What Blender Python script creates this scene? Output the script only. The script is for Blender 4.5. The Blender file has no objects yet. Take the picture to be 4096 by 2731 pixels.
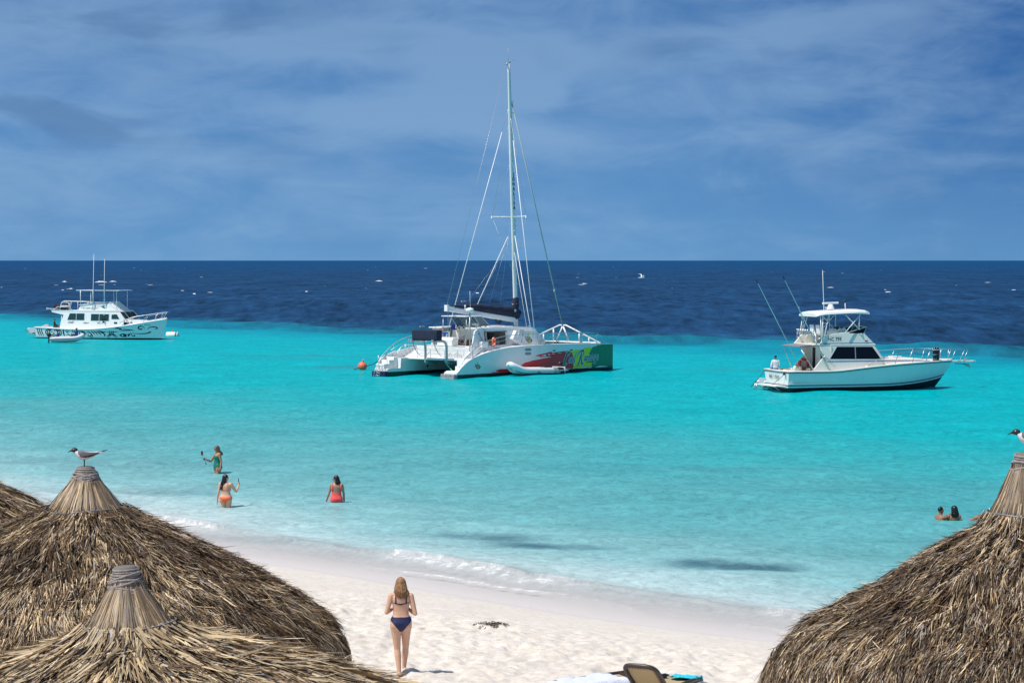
import bpy, math, random
import numpy as np
from math import sin, cos, pi, radians as R
from mathutils import Vector, Matrix
from mathutils.bvhtree import BVHTree
from mathutils.geometry import delaunay_2d_cdt

random.seed(7)
rng = np.random.default_rng(7)
scene = bpy.context.scene
col = scene.collection

# ------------------------------------------------------------------ camera
cam_d = bpy.data.cameras.new('camera')
cam = bpy.data.objects.new('camera', cam_d)
col.objects.link(cam)
cam.location = (0, 0, 7.8)
cam.rotation_euler = (R(90 - 1.922), 0, 0)
cam_d.lens = 85
cam_d.sensor_width = 36
cam_d.clip_start = 0.5
cam_d.clip_end = 120000
scene.camera = cam

# ------------------------------------------------------------------ light
SUN = Vector((-0.43, -0.25, 0.87)).normalized()
sd = bpy.data.lights.new('sun', 'SUN')
sd.energy = 4.3
sd.angle = R(0.5)
sd.color = (1.0, 0.955, 0.89)
sun = bpy.data.objects.new('sun', sd)
col.objects.link(sun)
sun.rotation_euler = SUN.to_track_quat('Z', 'Y').to_euler()
sun.location = (-30, -10, 60)

scene.view_settings.view_transform = 'Standard'
scene.view_settings.look = 'None'
scene.view_settings.exposure = 0.12
scene.view_settings.gamma = 1.0
scene.cycles.max_bounces = 6
scene.cycles.diffuse_bounces = 3
scene.cycles.glossy_bounces = 3


class NT:
    """small helper around a node tree"""
    def __init__(s, nt):
        s.nt = nt; s.n = nt.nodes; s.l = nt.links
    def new(s, t, **k):
        n = s.n.new(t)
        for a, b in k.items():
            setattr(n, a, b)
        return n
    def put(s, sock, v):
        if v is None: return
        if isinstance(v, bpy.types.NodeSocket): s.l.new(v, sock)
        elif isinstance(v, (tuple, list)) and len(v) == 3 and sock.type == 'RGBA': sock.default_value = (*v, 1)
        else: sock.default_value = v
    def math(s, op, a, b=None, c=None, clamp=False):
        n = s.new('ShaderNodeMath', operation=op, use_clamp=clamp)
        s.put(n.inputs[0], a); s.put(n.inputs[1], b)
        if c is not None: s.put(n.inputs[2], c)
        return n.outputs[0]
    def mix(s, f, a, b, mode='MIX'):
        n = s.new('ShaderNodeMixRGB', blend_type=mode)
        s.put(n.inputs[0], f); s.put(n.inputs[1], a); s.put(n.inputs[2], b)
        return n.outputs[0]
    def noise(s, vec, scale, detail=4, rough=.55, dist=0.0):
        n = s.new('ShaderNodeTexNoise')
        s.put(n.inputs['Vector'], vec); n.inputs['Scale'].default_value = scale
        n.inputs['Detail'].default_value = detail; n.inputs['Roughness'].default_value = rough
        n.inputs['Distortion'].default_value = dist
        return n.outputs[0]
    def mapping(s, vec, scale=(1, 1, 1), rot=(0, 0, 0), loc=(0, 0, 0)):
        n = s.new('ShaderNodeMapping')
        s.put(n.inputs[0], vec)
        n.inputs['Scale'].default_value = scale; n.inputs['Rotation'].default_value = rot
        n.inputs['Location'].default_value = loc
        return n.outputs[0]
    def ramp(s, f, pts):
        n = s.new('ShaderNodeValToRGB'); e = n.color_ramp.elements
        while len(e) < len(pts): e.new(0.5)
        for q, (p, c) in zip(e, pts):
            q.position = p; q.color = (*c, 1) if len(c) == 3 else c
        s.put(n.inputs[0], f)
        return n.outputs[0]
    def mr(s, v, a, b, c=0.0, d=1.0, smooth=False):
        n = s.new('ShaderNodeMapRange', interpolation_type='SMOOTHSTEP' if smooth else 'LINEAR')
        s.put(n.inputs[0], v)
        for i, q in enumerate((a, b, c, d)): n.inputs[i + 1].default_value = q
        return n.outputs[0]
    def bump(s, h, strength=.3, dist=.02, normal=None):
        n = s.new('ShaderNodeBump')
        n.inputs['Strength'].default_value = strength; n.inputs['Distance'].default_value = dist
        s.put(n.inputs['Height'], h); s.put(n.inputs['Normal'], normal)
        return n.outputs[0]


def lin(r, g, b):
    """display 0-255 to linear"""
    f = lambda c: (c / 255 / 12.92) if c / 255 <= .04045 else ((c / 255 + .055) / 1.055) ** 2.4
    return (f(r), f(g), f(b))


# ------------------------------------------------------------------ sky
w = bpy.data.worlds.new('World')
scene.world = w
w.use_nodes = True
T = NT(w.node_tree)
T.n.clear()
out = T.new('ShaderNodeOutputWorld'); bg = T.new('ShaderNodeBackground')
bg.inputs['Strength'].default_value = 0.1
T.l.new(bg.outputs[0], out.inputs[0])
sky = T.new('ShaderNodeTexSky', sky_type='NISHITA')
sky.sun_disc = False
sky.sun_elevation = math.asin(SUN.z)
sky.sun_rotation = math.atan2(SUN.x, SUN.y)
sky.dust_density = 0.5
tc = T.new('ShaderNodeTexCoord')
g = tc.outputs['Generated']
sep = T.new('ShaderNodeSeparateXYZ'); T.l.new(g, sep.inputs[0])
X, Y, Z = sep.outputs
azi = T.math('ARCTAN2', X, Y)                      # 0 straight out to sea
el = T.math('ARCSINE', Z)
K = 10.0
def sc(c, k=1.0): return tuple(q * K * k for q in lin(*c))
base = T.ramp(T.mr(el, 0.0, 0.30), [(0.0, sc((98, 148, 194))), (0.05, sc((93, 143, 192))), (0.2, sc((80, 130, 184))), (0.36, sc((62, 112, 170))), (1.0, sc((46, 92, 160)))])
# clear sky is deeper towards the right and upwards
side = T.mr(azi, 0.02, 0.26, 0.0, 1.0, True)
base = T.mix(T.math('MULTIPLY', side, T.mr(el, .0, .1, .15, .8)), base, sc((28, 82, 148)))
cv = T.new('ShaderNodeCombineXYZ'); T.put(cv.inputs[0], azi); T.put(cv.inputs[1], el)
cvec = cv.outputs[0]
def blob(ca, ce, ra, re, rot=0.0):
    m = T.mapping(cvec, loc=(0, 0, 0))
    sb = T.new('ShaderNodeVectorMath', operation='SUBTRACT'); T.put(sb.inputs[0], cvec); sb.inputs[1].default_value = (ca, ce, 0)
    mp = T.mapping(sb.outputs[0], rot=(0, 0, rot))
    m2 = T.new('ShaderNodeVectorMath', operation='MULTIPLY'); T.put(m2.inputs[0], mp); m2.inputs[1].default_value = (1 / ra, 1 / re, 0)
    ln = T.new('ShaderNodeVectorMath', operation='LENGTH'); T.put(ln.inputs[0], m2.outputs[0])
    return T.mr(ln.outputs['Value'], 1.0, 0.0, 0.0, 1.0, True)
n1 = T.noise(T.mapping(cvec, scale=(9, 30, 1), rot=(0, 0, R(-12)), loc=(3.3, 1.7, 0)), 1.0, 7, .55, .9)
n2 = T.noise(T.mapping(cvec, scale=(24, 60, 1), rot=(0, 0, R(-8)), loc=(7.3, 4.1, 2)), 1.0, 8, .6, .6)
n3 = T.noise(T.mapping(cvec, scale=(14, 38, 1), rot=(0, 0, R(14)), loc=(1.3, 9.1, 5)), 1.0, 6, .5, .5)
nn = T.math('ADD', T.math('MULTIPLY', n1, .58), T.math('MULTIPLY', n2, .42))
cov = T.mr(azi, -0.25, 0.22, .52, .42)
cov = T.math('ADD', cov, T.mr(el, .0, .07, -.12, .03))
for a in ((.012, .068, .016, .009, .3), (-.06, .088, .17, .014, .06), (-.02, .070, .12, .016, -.25), (.006, .070, .022, .016, 0), (.13, .096, .10, .014, -.1), (-.16, .052, .10, .012, .2), (-.02, .055, .11, .012, .1)):
    cov = T.math('ADD', cov, T.math('MULTIPLY', blob(*a), .20))
cl = T.mr(T.math('ADD', nn, cov), .76, 1.16, 0.0, 1.0, True)
c1 = T.mix(T.math('MULTIPLY', cl, .48), base, sc((146, 178, 210)))
dk = T.mr(n3, .50, .68, 0.0, 1.0, True)
dcov = 0.0
for a in ((-.16, .092, .12, .022, -.12), (-.20, .064, .09, .018, .25), (-.10, .078, .12, .012, -.12), (.09, .086, .06, .008, 0)):
    dcov = T.math('ADD', dcov, blob(*a))
dk = T.math('MULTIPLY', T.math('MULTIPLY', dk, T.mr(dcov, 0, .6, .25, 1.0)), .52)
c2 = T.mix(dk, c1, sc((72, 112, 160)))
hi = T.mr(el, .20, .60, 0.0, 1.0, True)
skyc = T.mix(hi, c2, sky.outputs[0])
T.l.new(skyc, bg.inputs['Color'])

# ------------------------------------------------------------------ materials
MATS = {}
def mat(name, c, rough=.5, metal=0.0, spec=.5, var=0.0, vscale=3.0, bump=0.0, bscale=20.0, dirt=0.0, alpha=1.0, coat=0.0):
    if name in MATS: return MATS[name]
    m = bpy.data.materials.new(name); m.use_nodes = True
    t = NT(m.node_tree)
    p = t.n['Principled BSDF']
    p.inputs['Roughness'].default_value = rough; p.inputs['Metallic'].default_value = metal
    p.inputs['Specular IOR Level'].default_value = spec
    if coat: p.inputs['Coat Weight'].default_value = coat
    c3 = c
    if var or dirt or bump:
        o = t.new('ShaderNodeTexCoord').outputs['Object']
    if var:
        nz = t.noise(o, vscale, 5, .6)
        c3 = t.mix(t.mr(nz, .3, .7), tuple(q * (1 - var) for q in c), tuple(min(1, q * (1 + var)) for q in c))
    if dirt:
        dz = t.noise(t.mapping(o, scale=(2.5, 2.5, .35)), 2.0, 6, .65)
        c3 = t.mix(t.math('MULTIPLY', t.mr(dz, .48, .75), dirt), c3, (.32, .27, .2))
    t.put(p.inputs['Base Color'], c3)
    if bump:
        t.put(p.inputs['Normal'], t.bump(t.noise(o, bscale, 5, .6), bump, .03))
    if alpha < 1: p.inputs['Alpha'].default_value = alpha
    MATS[name] = m
    return m

WHITE = mat('white gelcoat', (.80, .81, .80), .28, var=.03, dirt=.10, vscale=1.5)
CREAM = mat('cream gelcoat', (.80, .77, .70), .32, var=.03, dirt=.12)
WPAINT = mat('white painted alloy', (.82, .82, .81), .3)
STEEL = mat('stainless steel', (.62, .63, .64), .42, metal=1.0)
ALU = mat('dull aluminium', (.42, .44, .44), .42, metal=.6)
NAVY = mat('navy canvas', (.012, .018, .045), .85, var=.3, bump=.5, bscale=6)
BLACK = mat('black rubber', (.012, .012, .014), .5)
DARKGLASS = mat('tinted glass', (.004, .006, .012), .12, spec=.22)
GLASS = mat('sea tinted acrylic', (.20, .30, .33), .08, spec=.6, alpha=.55)
GREY = mat('grey non slip', (.28, .29, .30), .7, var=.1)
LGREY = mat('light grey plastic', (.52, .53, .54), .5)
RED = mat('red paint', (.70, .016, .030), .35)
YELL = mat('lime yellow paint', (.66, .72, .010), .35)
GREEN = mat('deep green paint', (.008, .20, .09), .35)
INK = mat('black lettering', (.010, .014, .022), .4)
LETW = mat('white lettering', (.85, .86, .86), .4)
LETC = mat('pale cyan lettering edge', (.35, .66, .80), .4)
ORANGE = mat('orange life ring', (.80, .10, .018), .45)
BUOYO = mat('orange buoy plastic', (.85, .16, .08), .45, var=.08)
ROPE = mat('dark rope', (.03, .035, .04), .9)
ROPEG = mat('green rope', (.06, .55, .36), .8)
BLUE = mat('blue canvas', (.01, .06, .33), .7)
BROWN = mat('brown plastic frame', (.050, .033, .028), .4, var=.15)
SLING = mat('beige sling', (.42, .32, .18), .8, var=.06, bump=.2, bscale=60)
TOWEL = mat('white towel', (.66, .69, .80), .95, bump=.5, bscale=40)
SCARF = mat('turquoise scarf', (.03, .52, .66), .9, bump=.6, bscale=30)
WOOD = mat('weathered post', (.20, .15, .10), .85, var=.25, bump=.6, bscale=14)
SKIN1 = mat('fair skin', (.62, .37, .25), .5, var=.05, vscale=8)
SKIN2 = mat('tanned skin', (.42, .22, .13), .5, var=.05, vscale=8)
SKIN3 = mat('dark skin', (.10, .05, .03), .5, var=.05, vscale=8)
HAIRB = mat('dark hair', (.012, .009, .008), .35, var=.3, vscale=20)
HAIRL = mat('light brown hair', (.29, .155, .07), .5, var=.5, vscale=22, bump=.6, bscale=40)
NAVYC = mat('navy swim fabric', (.006, .014, .075), .7)
ORC = mat('orange swim fabric', (.90, .14, .045), .7)
CORC = mat('coral swim fabric', (.80, .075, .075), .7, var=.1, vscale=12)
GRC = mat('emerald swim fabric', (.0, .16, .10), .45)
BLSH = mat('blue shirt', (.012, .07, .30), .85)
BKSH = mat('black shirt', (.012, .012, .016), .85)
WHSH = mat('white shirt', (.72, .72, .76), .85, var=.1, vscale=14)
DENIM = mat('blue shorts', (.08, .17, .35), .85, var=.25, vscale=12)
KHAKI = mat('dark shorts', (.05, .05, .06), .85)


# ------------------------------------------------------------------ mesh helpers
def link(name, data=None, parent=None):
    o = bpy.data.objects.new(name, data)
    col.objects.link(o)
    if parent: o.parent = parent
    return o

def tag(o, label=None, cat=None, group=None, kind=None):
    for k, v in (('label', label), ('category', cat), ('group', group), ('kind', kind)):
        if v: o[k] = v
    return o

def thing(name, label, cat, loc=(0, 0, 0), deg=0.0, group=None):
    o = link(name)
    o.location = loc; o.rotation_euler = (0, 0, R(deg))
    o.empty_display_size = .3
    return tag(o, label, cat, group)

class MB:
    def __init__(s):
        s.V = []; s.F = []; s.M = []; s.S = []
    def add(s, V, F, m=0, smooth=False):
        b = len(s.V)
        s.V += [tuple(v) for v in V]
        s.F += [tuple(i + b for i in f) for f in F]
        s.M += [m] * len(F); s.S += [smooth] * len(F)
        return s
    def box(s, x0, x1, y0, y1, z0, z1, m=0):
        V = [(x, y, z) for z in (z0, z1) for x, y in ((x0, y0), (x1, y0), (x1, y1), (x0, y1))]
        return s.add(V, [(3, 2, 1, 0), (4, 5, 6, 7), (0, 1, 5, 4), (1, 2, 6, 5), (2, 3, 7, 6), (3, 0, 4, 7)], m)
    def prism(s, poly, a, b, m=0, axis='y'):
        """poly in (x,z) extruded along y, in (x,y) along z, in (y,z) along x"""
        n = len(poly)
        f = {'y': lambda p, t: (p[0], t, p[1]), 'z': lambda p, t: (p[0], p[1], t), 'x': lambda p, t: (t, p[0], p[1])}[axis]
        V = [f(p, a) for p in poly] + [f(p, b) for p in poly]
        F = [tuple(range(n)), tuple(range(2 * n - 1, n - 1, -1))] + [((i + 1) % n, i, n + i, n + (i + 1) % n) for i in range(n)]
        return s.add(V, F, m)
    def loft(s, rings, m=0, smooth=True, caps=True, closed=True):
        n = len(rings[0]); V = [p for r in rings for p in r]; F = []
        for i in range(len(rings) - 1):
            for j in range(n if closed else n - 1):
                k = (j + 1) % n
                F.append((i * n + j, i * n + k, (i + 1) * n + k, (i + 1) * n + j))
        s.add(V, F, m, smooth)
        if caps and closed:
            b = len(s.V) - len(V)
            s.F += [tuple(b + j for j in range(n))[::-1], tuple(b + (len(rings) - 1) * n + j for j in range(n))]
            s.M += [m, m]; s.S += [False, False]
        return s
    def tube(s, pts, r, n=8, m=0, smooth=True, caps=True, flat=None):
        pts = [Vector(p) for p in pts]
        rr = r if isinstance(r, (list, tuple)) else [r] * len(pts)
        rings = []; up = None
        for i, p in enumerate(pts):
            d = (pts[min(i + 1, len(pts) - 1)] - pts[max(i - 1, 0)]).normalized()
            if up is None:
                up = Vector((0, 0, 1)) if abs(d.z) < .9 else Vector((1, 0, 0))
            a = d.cross(up).normalized(); b = a.cross(d).normalized(); up = b
            fx, fy = (flat if flat else (1, 1))
            rings.append([p + a * (cos(2 * pi * k / n) * rr[i] * fx) + b * (sin(2 * pi * k / n) * rr[i] * fy) for k in range(n)])
        return s.loft(rings, m, smooth, caps)
    def lathe(s, prof, c=(0, 0, 0), n=24, m=0, smooth=True, axis='z'):
        rings = []
        for r, z in prof:
            ring = []
            for k in range(n):
                a = 2 * pi * k / n
                p = (r * cos(a), r * sin(a), z)
                if axis == 'x': p = (z, r * cos(a), r * sin(a))
                if axis == 'y': p = (r * sin(a), z, r * cos(a))
                ring.append((p[0] + c[0], p[1] + c[1], p[2] + c[2]))
            rings.append(ring)
        return s.loft(rings, m, smooth, True)
    def ell(s, c, r, n=14, k=9, m=0, rot=None):
        rings = []
        for i in range(k + 1):
            t = pi * i / k; q = max(sin(t), 1e-3)
            ring = []
            for j in range(n):
                a = 2 * pi * j / n
                v = Vector((r[0] * q * cos(a), r[1] * q * sin(a), -r[2] * cos(t)))
                if rot: v = rot @ v
                ring.append((v.x + c[0], v.y + c[1], v.z + c[2]))
            rings.append(ring)
        return s.loft(rings, m, True, True)
    def torus(s, c, R0, r, axis='y', n=28, k=8, m=0, a0=0, a1=2 * pi, mfun=None):
        for i in range(n):
            t0 = a0 + (a1 - a0) * i / n; t1 = a0 + (a1 - a0) * (i + 1) / n
            ring = []
            for t in (t0, t1):
                rr = []
                for j in range(k):
                    u = 2 * pi * j / k
                    A = (R0 + r * cos(u)); h = r * sin(u)
                    p = {'y': (A * cos(t), h, A * sin(t)), 'x': (h, A * cos(t), A * sin(t)), 'z': (A * cos(t), A * sin(t), h)}[axis]
                    rr.append((p[0] + c[0], p[1] + c[1], p[2] + c[2]))
                ring.append(rr)
            s.loft(ring, mfun(i) if mfun else m, True, False)
        return s
    def mesh(s, name, mats):
        me = bpy.data.meshes.new(name)
        me.from_pydata(s.V, [], s.F)
        for q in mats: me.materials.append(q)
        me.polygons.foreach_set('material_index', s.M)
        me.polygons.foreach_set('use_smooth', s.S)
        me.update()
        return me
    def build(s, name, mats, parent=None, bevel=0.0, label=None):
        if not isinstance(mats, (list, tuple)): mats = [mats]
        o = link(name, s.mesh(name, mats), parent)
        if bevel:
            b = o.modifiers.new('bevel', 'BEVEL'); b.width = bevel; b.segments = 2; b.limit_method = 'ANGLE'; b.angle_limit = R(40)
        if label: o['label'] = label
        return o
    def bvh(s):
        return BVHTree.FromPolygons([Vector(v) for v in s.V], s.F)

def rnd(a, b): return random.uniform(a, b)

def catmull(pts, k=8):
    P = [Vector(p) for p in pts]; P = [P[0] * 2 - P[1]] + P + [P[-1] * 2 - P[-2]]; o = []
    for i in range(1, len(P) - 2):
        a, b, c, d = P[i - 1:i + 3]
        for j in range(k):
            t = j / k
            o.append(.5 * ((2 * b) + (c - a) * t + (2 * a - 5 * b + 4 * c - d) * t * t + (3 * b - a - 3 * c + d) * t ** 3))
    o.append(P[-2]); return o

class Skin2D:
    """puts flat shapes given in (x,z) on the side of a hull found by casting against its mesh"""
    def __init__(s, bvh, side=-1, fallback=None):
        s.b = bvh; s.side = side; s.f = fallback
    def y(s, x, z):
        h = s.b.ray_cast(Vector((x, s.side * 12, z)), Vector((0, -s.side, 0)))
        return h[0].y if h[0] is not None else s.f
    def put(s, mb, P2, F, m, off):
        V = []
        for x, z in P2:
            y = s.y(x, z)
            V.append((x, y, z) if y is not None else None)
        ok = [v is not None for v in V]
        V = [(v[0], v[1] + s.side * off, v[2]) if v else (0, 0, 0) for v in V]
        mb.add(V, [f for f in F if all(ok[i] for i in f)], m)
    def poly(s, mb, P, m, off, step=.35):
        x0 = min(p[0] for p in P); x1 = max(p[0] for p in P); z0 = min(p[1] for p in P); z1 = max(p[1] for p in P)
        vs = [Vector(p) for p in P]; n = len(vs)
        ed = [(i, (i + 1) % n) for i in range(n)]
        x = x0 + step / 2
        while x < x1:
            z = z0 + step / 2
            while z < z1:
                vs.append(Vector((x, z))); z += step
            x += step
        r = delaunay_2d_cdt(vs, ed, [tuple(range(n))], 1, 1e-5)
        F = []
        # keep the triangles whose centre lies inside the outline
        for f in r[2]:
            c = sum((r[0][i] for i in f), Vector((0, 0))) / len(f)
            ins = False; j = n - 1
            for i in range(n):
                a = P[i]; b = P[j]
                if (a[1] > c.y) != (b[1] > c.y) and c.x < (b[0] - a[0]) * (c.y - a[1]) / (b[1] - a[1]) + a[0]: ins = not ins
                j = i
            if ins: F.append(tuple(f))
        s.put(mb, [(v.x, v.y) for v in r[0]], F, m, off)
    def stroke(s, mb, pts, w, m, off, k=6, smooth=True):
        P = catmull([(p[0], p[1], 0) for p in pts], k) if smooth and len(pts) > 2 else [Vector((p[0], p[1], 0)) for p in pts]
        n = len(P); L = []; Rr = []
        for i, p in enumerate(P):
            d = (P[min(i + 1, n - 1)] - P[max(i - 1, 0)])
            d = d.normalized() if d.length > 1e-6 else Vector((1, 0, 0))
            t = i / (n - 1)
            ww = w(t) if callable(w) else w
            q = Vector((-d.y, d.x, 0)) * (ww / 2)
            L.append((p.x + q.x, p.y + q.y)); Rr.append((p.x - q.x, p.y - q.y))
        s.put(mb, L + Rr, [(i, i + 1, n + i + 1, n + i) for i in range(n - 1)], m, off)
    def disc(s, mb, cx, cz, r, m, off, n=20, rz=None):
        s.put(mb, [(cx, cz)] + [(cx + r * cos(2 * pi * k / n), cz + (rz or r) * sin(2 * pi * k / n)) for k in range(n)],
              [(0, 1 + k, 1 + (k + 1) % n) for k in range(n)], m, off)

def text2d(txt, size=1.0, offset=0.0, shear=0.0, space=1.0):
    cu = bpy.data.curves.new('t', 'FONT'); cu.body = txt; cu.size = size; cu.offset = offset; cu.shear = shear
    cu.space_character = space; cu.resolution_u = 3
    o = bpy.data.objects.new('t', cu); col.objects.link(o)
    dg = bpy.context.evaluated_depsgraph_get(); dg.update()
    me = bpy.data.meshes.new_from_object(o.evaluated_get(dg))
    V = [(v.co.x, v.co.y) for v in me.vertices]; F = [tuple(p.vertices) for p in me.polygons]
    bpy.data.objects.remove(o); bpy.data.curves.remove(cu); bpy.data.meshes.remove(me)
    return V, F

def text_on(sk, mb, txt, x, z, size, m, off, wx=1.0, skew=0.0, offset=0.0, shear=0.0, flip=False):
    V, F = text2d(txt, size, offset, shear)
    sk.put(mb, [(x + a * wx, z + b + a * wx * skew) for a, b in V], F, m, off)
# ------------------------------------------------------------------ shore line and ground
SH = np.array([(-400, 420), (-120, 190), (-60, 128), (-30, 92), (-18, 76.0), (-13.75, 71.0), (-9.5, 65.5), (-6.6, 62.3), (-4.36, 60.0), (-1.46, 56.4), (1.9, 52.5), (5.6, 49.1), (10, 46.0), (18, 41.5), (32, 36), (80, 24), (400, -40)], float)
# smooth it
def resample(P, k=12):
    P = np.vstack([2 * P[0] - P[1], P, 2 * P[-1] - P[-2]]); o = []
    for i in range(1, len(P) - 2):
        a, b, c, d = P[i - 1:i + 3]
        for j in range(k):
            t = j / k
            o.append(.5 * ((2 * b) + (c - a) * t + (2 * a - 5 * b + 4 * c - d) * t * t + (3 * b - a - 3 * c + d) * t ** 3))
    o.append(P[-2]); return np.array(o)
SHS = resample(SH, 6)
def shore(x, y):
    """signed distance to the water's edge, positive at sea"""
    x = np.asarray(x, float); y = np.asarray(y, float)
    best = np.full(x.shape, 1e18); sg = np.ones(x.shape); arc = np.zeros(x.shape); al = 0.0
    for i in range(len(SHS) - 1):
        a = SHS[i]; b = SHS[i + 1]; d = b - a; L2 = (d ** 2).sum(); L = math.sqrt(L2)
        t = np.clip(((x - a[0]) * d[0] + (y - a[1]) * d[1]) / L2, 0, 1)
        px = x - a[0] - t * d[0]; py = y - a[1] - t * d[1]
        q = px * px + py * py
        m = q < best
        best = np.where(m, q, best)
        sg = np.where(m, np.where(d[0] * py - d[1] * px > 0, 1.0, -1.0), sg)
        arc = np.where(m, al + t * L, arc); al += L
    return np.sqrt(best) * sg, arc

def vnoise(x, y, seed=0):
    """smooth value noise, vectorised"""
    xi = np.floor(x); yi = np.floor(y); fx = x - xi; fy = y - yi
    fx = fx * fx * (3 - 2 * fx); fy = fy * fy * (3 - 2 * fy)
    def h(a, b):
        q = np.sin(a * 127.1 + b * 311.7 + seed * 74.7) * 43758.5453
        return q - np.floor(q)
    return (h(xi, yi) * (1 - fx) + h(xi + 1, yi) * fx) * (1 - fy) + (h(xi, yi + 1) * (1 - fx) + h(xi + 1, yi + 1) * fx) * fy
def fbm(x, y, o=4, seed=0):
    v = 0; a = .5; t = 0
    for i in range(o):
        v = v + a * vnoise(x, y, seed + i); t += a; x = x * 2.03 + 5.1; y = y * 2.03 + 3.7; a *= .5
    return v / t

def ground_z(x, y, fine=True):
    d, _ = shore(x, y)
    L = np.maximum(-d, 0)
    z = 0.95 * (1 - np.exp(-L / 6.5)) + np.minimum(L, 60) * .004
    z = np.where(d > 0, -0.052 * d, z)
    if fine:
        k = np.clip((L - 2.6) / 3.0, 0, 1)          # trampled dry sand
        z = z + k * ((fbm(x * 1.6, y * 1.1, 4, 3) - .5) * .12 + (fbm(x * 6.5, y * 5.0, 3, 9) - .5) * .13)
        cell = vnoise(x * 3.1, y * 2.6, 21)
        z = z - k * np.clip(cell - .66, 0, 1) * .30
    return z
def gz(x, y): return float(ground_z(np.array([x]), np.array([y]), True)[0])

def grid_mesh(name, X, Y, Zf, mats):
    nx, ny = X.shape[1], X.shape[0]
    V = np.stack([X, Y, Zf], -1).reshape(-1, 3)
    i = np.arange(nx * ny).reshape(ny, nx)
    F = np.stack([i[:-1, :-1], i[:-1, 1:], i[1:, 1:], i[1:, :-1]], -1).reshape(-1, 4)
    me = bpy.data.meshes.new(name)
    me.vertices.add(len(V)); me.vertices.foreach_set('co', V.astype(np.float32).ravel())
    me.loops.add(F.size); me.loops.foreach_set('vertex_index', F.astype(np.int32).ravel())
    me.polygons.add(len(F)); me.polygons.foreach_set('loop_start', np.arange(0, F.size, 4, dtype=np.int32))
    me.polygons.foreach_set('loop_total', np.full(len(F), 4, np.int32))
    me.update(calc_edges=True)
    me.polygons.foreach_set('use_smooth', np.ones(len(F), bool))
    for m in mats: me.materials.append(m)
    return me

xs = np.concatenate([np.linspace(-420, -30, 26), np.linspace(-28, -10.5, 26), np.arange(-10, 8.6, .065), np.linspace(9, 26, 26), np.linspace(30, 420, 26)])
ys = np.concatenate([np.linspace(-120, 20, 24), np.linspace(22, 36.5, 26), np.arange(37, 62, .07), np.linspace(62.3, 90, 70), np.linspace(95, 420, 24)])
gx, gy = np.meshgrid(xs, ys)
me = grid_mesh('sand', gx, gy, ground_z(gx, gy), [])
dsh, _ = shore(gx, gy)
at = me.attributes.new('shore', 'FLOAT', 'POINT'); at.data.foreach_set('value', dsh.astype(np.float32).ravel())
sand = link('sand', me); tag(sand, kind='structure')
m = bpy.data.materials.new('sand'); m.use_nodes = True; t = NT(m.node_tree); p = t.n['Principled BSDF']
o = t.new('ShaderNodeTexCoord').outputs['Object']
sa = t.new('ShaderNodeAttribute', attribute_name='shore').outputs['Fac']
n_big = t.noise(o, .7, 4, .6); n_fine = t.noise(o, 6, 7, .75); n_gr = t.noise(o, 60, 3, .7)
c = t.mix(t.mr(n_big, .35, .65), (.74, .68, .605), (.79, .735, .665))
c = t.mix(t.mr(n_fine, .36, .56), (.64, .56, .46), c)
wet = t.mr(t.math('ADD', sa, t.math('MULTIPLY', t.math('SUBTRACT', n_big, .5), .8)), -.9, -.1, 0.0, 1.0, True)
c = t.mix(wet, c, (.66, .61, .57))
sp = t.math('MULTIPLY', t.mr(t.noise(o, 5.5, 6, .8), .70, .74), t.mr(sa, -3.0, -3.6))
c = t.mix(t.math('MULTIPLY', sp, .6), c, (.16, .11, .07))
t.put(p.inputs['Base Color'], c)
t.put(p.inputs['Roughness'], t.mr(wet, 0, 1, .9, .5))
hh = t.math('ADD', t.math('MULTIPLY', n_fine, .7), t.math('MULTIPLY', n_gr, .3))
t.put(p.inputs['Normal'], t.bump(t.math('MULTIPLY', hh, t.math('SUBTRACT', 1.0, t.math('MULTIPLY', wet, .97))), .8, .06))
me.materials.append(m)

# ------------------------------------------------------------------ sea
yy = 1 / np.linspace(1 / 38., 1 / 2500., 760)
yy = np.concatenate([[26, 30, 34], yy, [3000, 4000, 6000, 10000, 20000, 60000]])
tt = np.concatenate([np.linspace(-3.0, -.5, 24)[:-1], np.linspace(-.5, -.245, 36)[:-1], np.linspace(-.245, .245, 640), np.linspace(.245, .5, 36)[1:], np.linspace(.5, 3.0, 24)[1:]])
TX, WY = np.meshgrid(tt, yy)
WX = TX * WY
WD, WA = shore(WX, WY)
# where the reef drops off to deep blue, from the left towards the right
drop = (WY - (256 - np.where(WX < 0, 1.45, 1.02) * WX)) / math.sqrt(1 + 1.12 ** 2)
drop = drop + (fbm(WX / 26, WY / 26, 4, 5) - .5) * 34 + (fbm(WX / 7, WY / 9, 3, 15) - .5) * 12
deep = 1 / (1 + np.exp(-drop / 5.0))
mid = np.clip((drop + 34) / 34, 0, 1) ** 1.5 * (1 - deep)
rowsp = np.gradient(yy)[:, None] * np.ones_like(WX)
z = np.zeros_like(WX)
rw = np.random.default_rng(11)
for L, amp_s, amp_d in ((2.0, .010, .02), (2.9, .012, .03), (3.7, .014, .04), (4.6, .014, .05), (6.0, .016, .07), (8.0, .018, .09), (11.0, .018, .12), (15.0, .02, .14), (22.0, .02, .16), (34.0, .02, .18)):
    for q in range(3):
        th = R(-112 + rw.uniform(-32, 32)); k = 2 * pi / (L * rw.uniform(.85, 1.15))
        ph = k * (WX * cos(th) + WY * sin(th)) + rw.uniform(0, 6.28) + 2.5 * (vnoise(WX / (L * 3), WY / (L * 3), 60 + q) - .5)
        A = (amp_s * (1 - deep) + amp_d * deep) * np.clip(L / (rowsp * 2.5) - .6, 0, 1)
        z += A * (1 - 2 * np.abs(np.sin(ph / 2)))
z *= np.clip(WD / 9, .0, 1)
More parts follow.
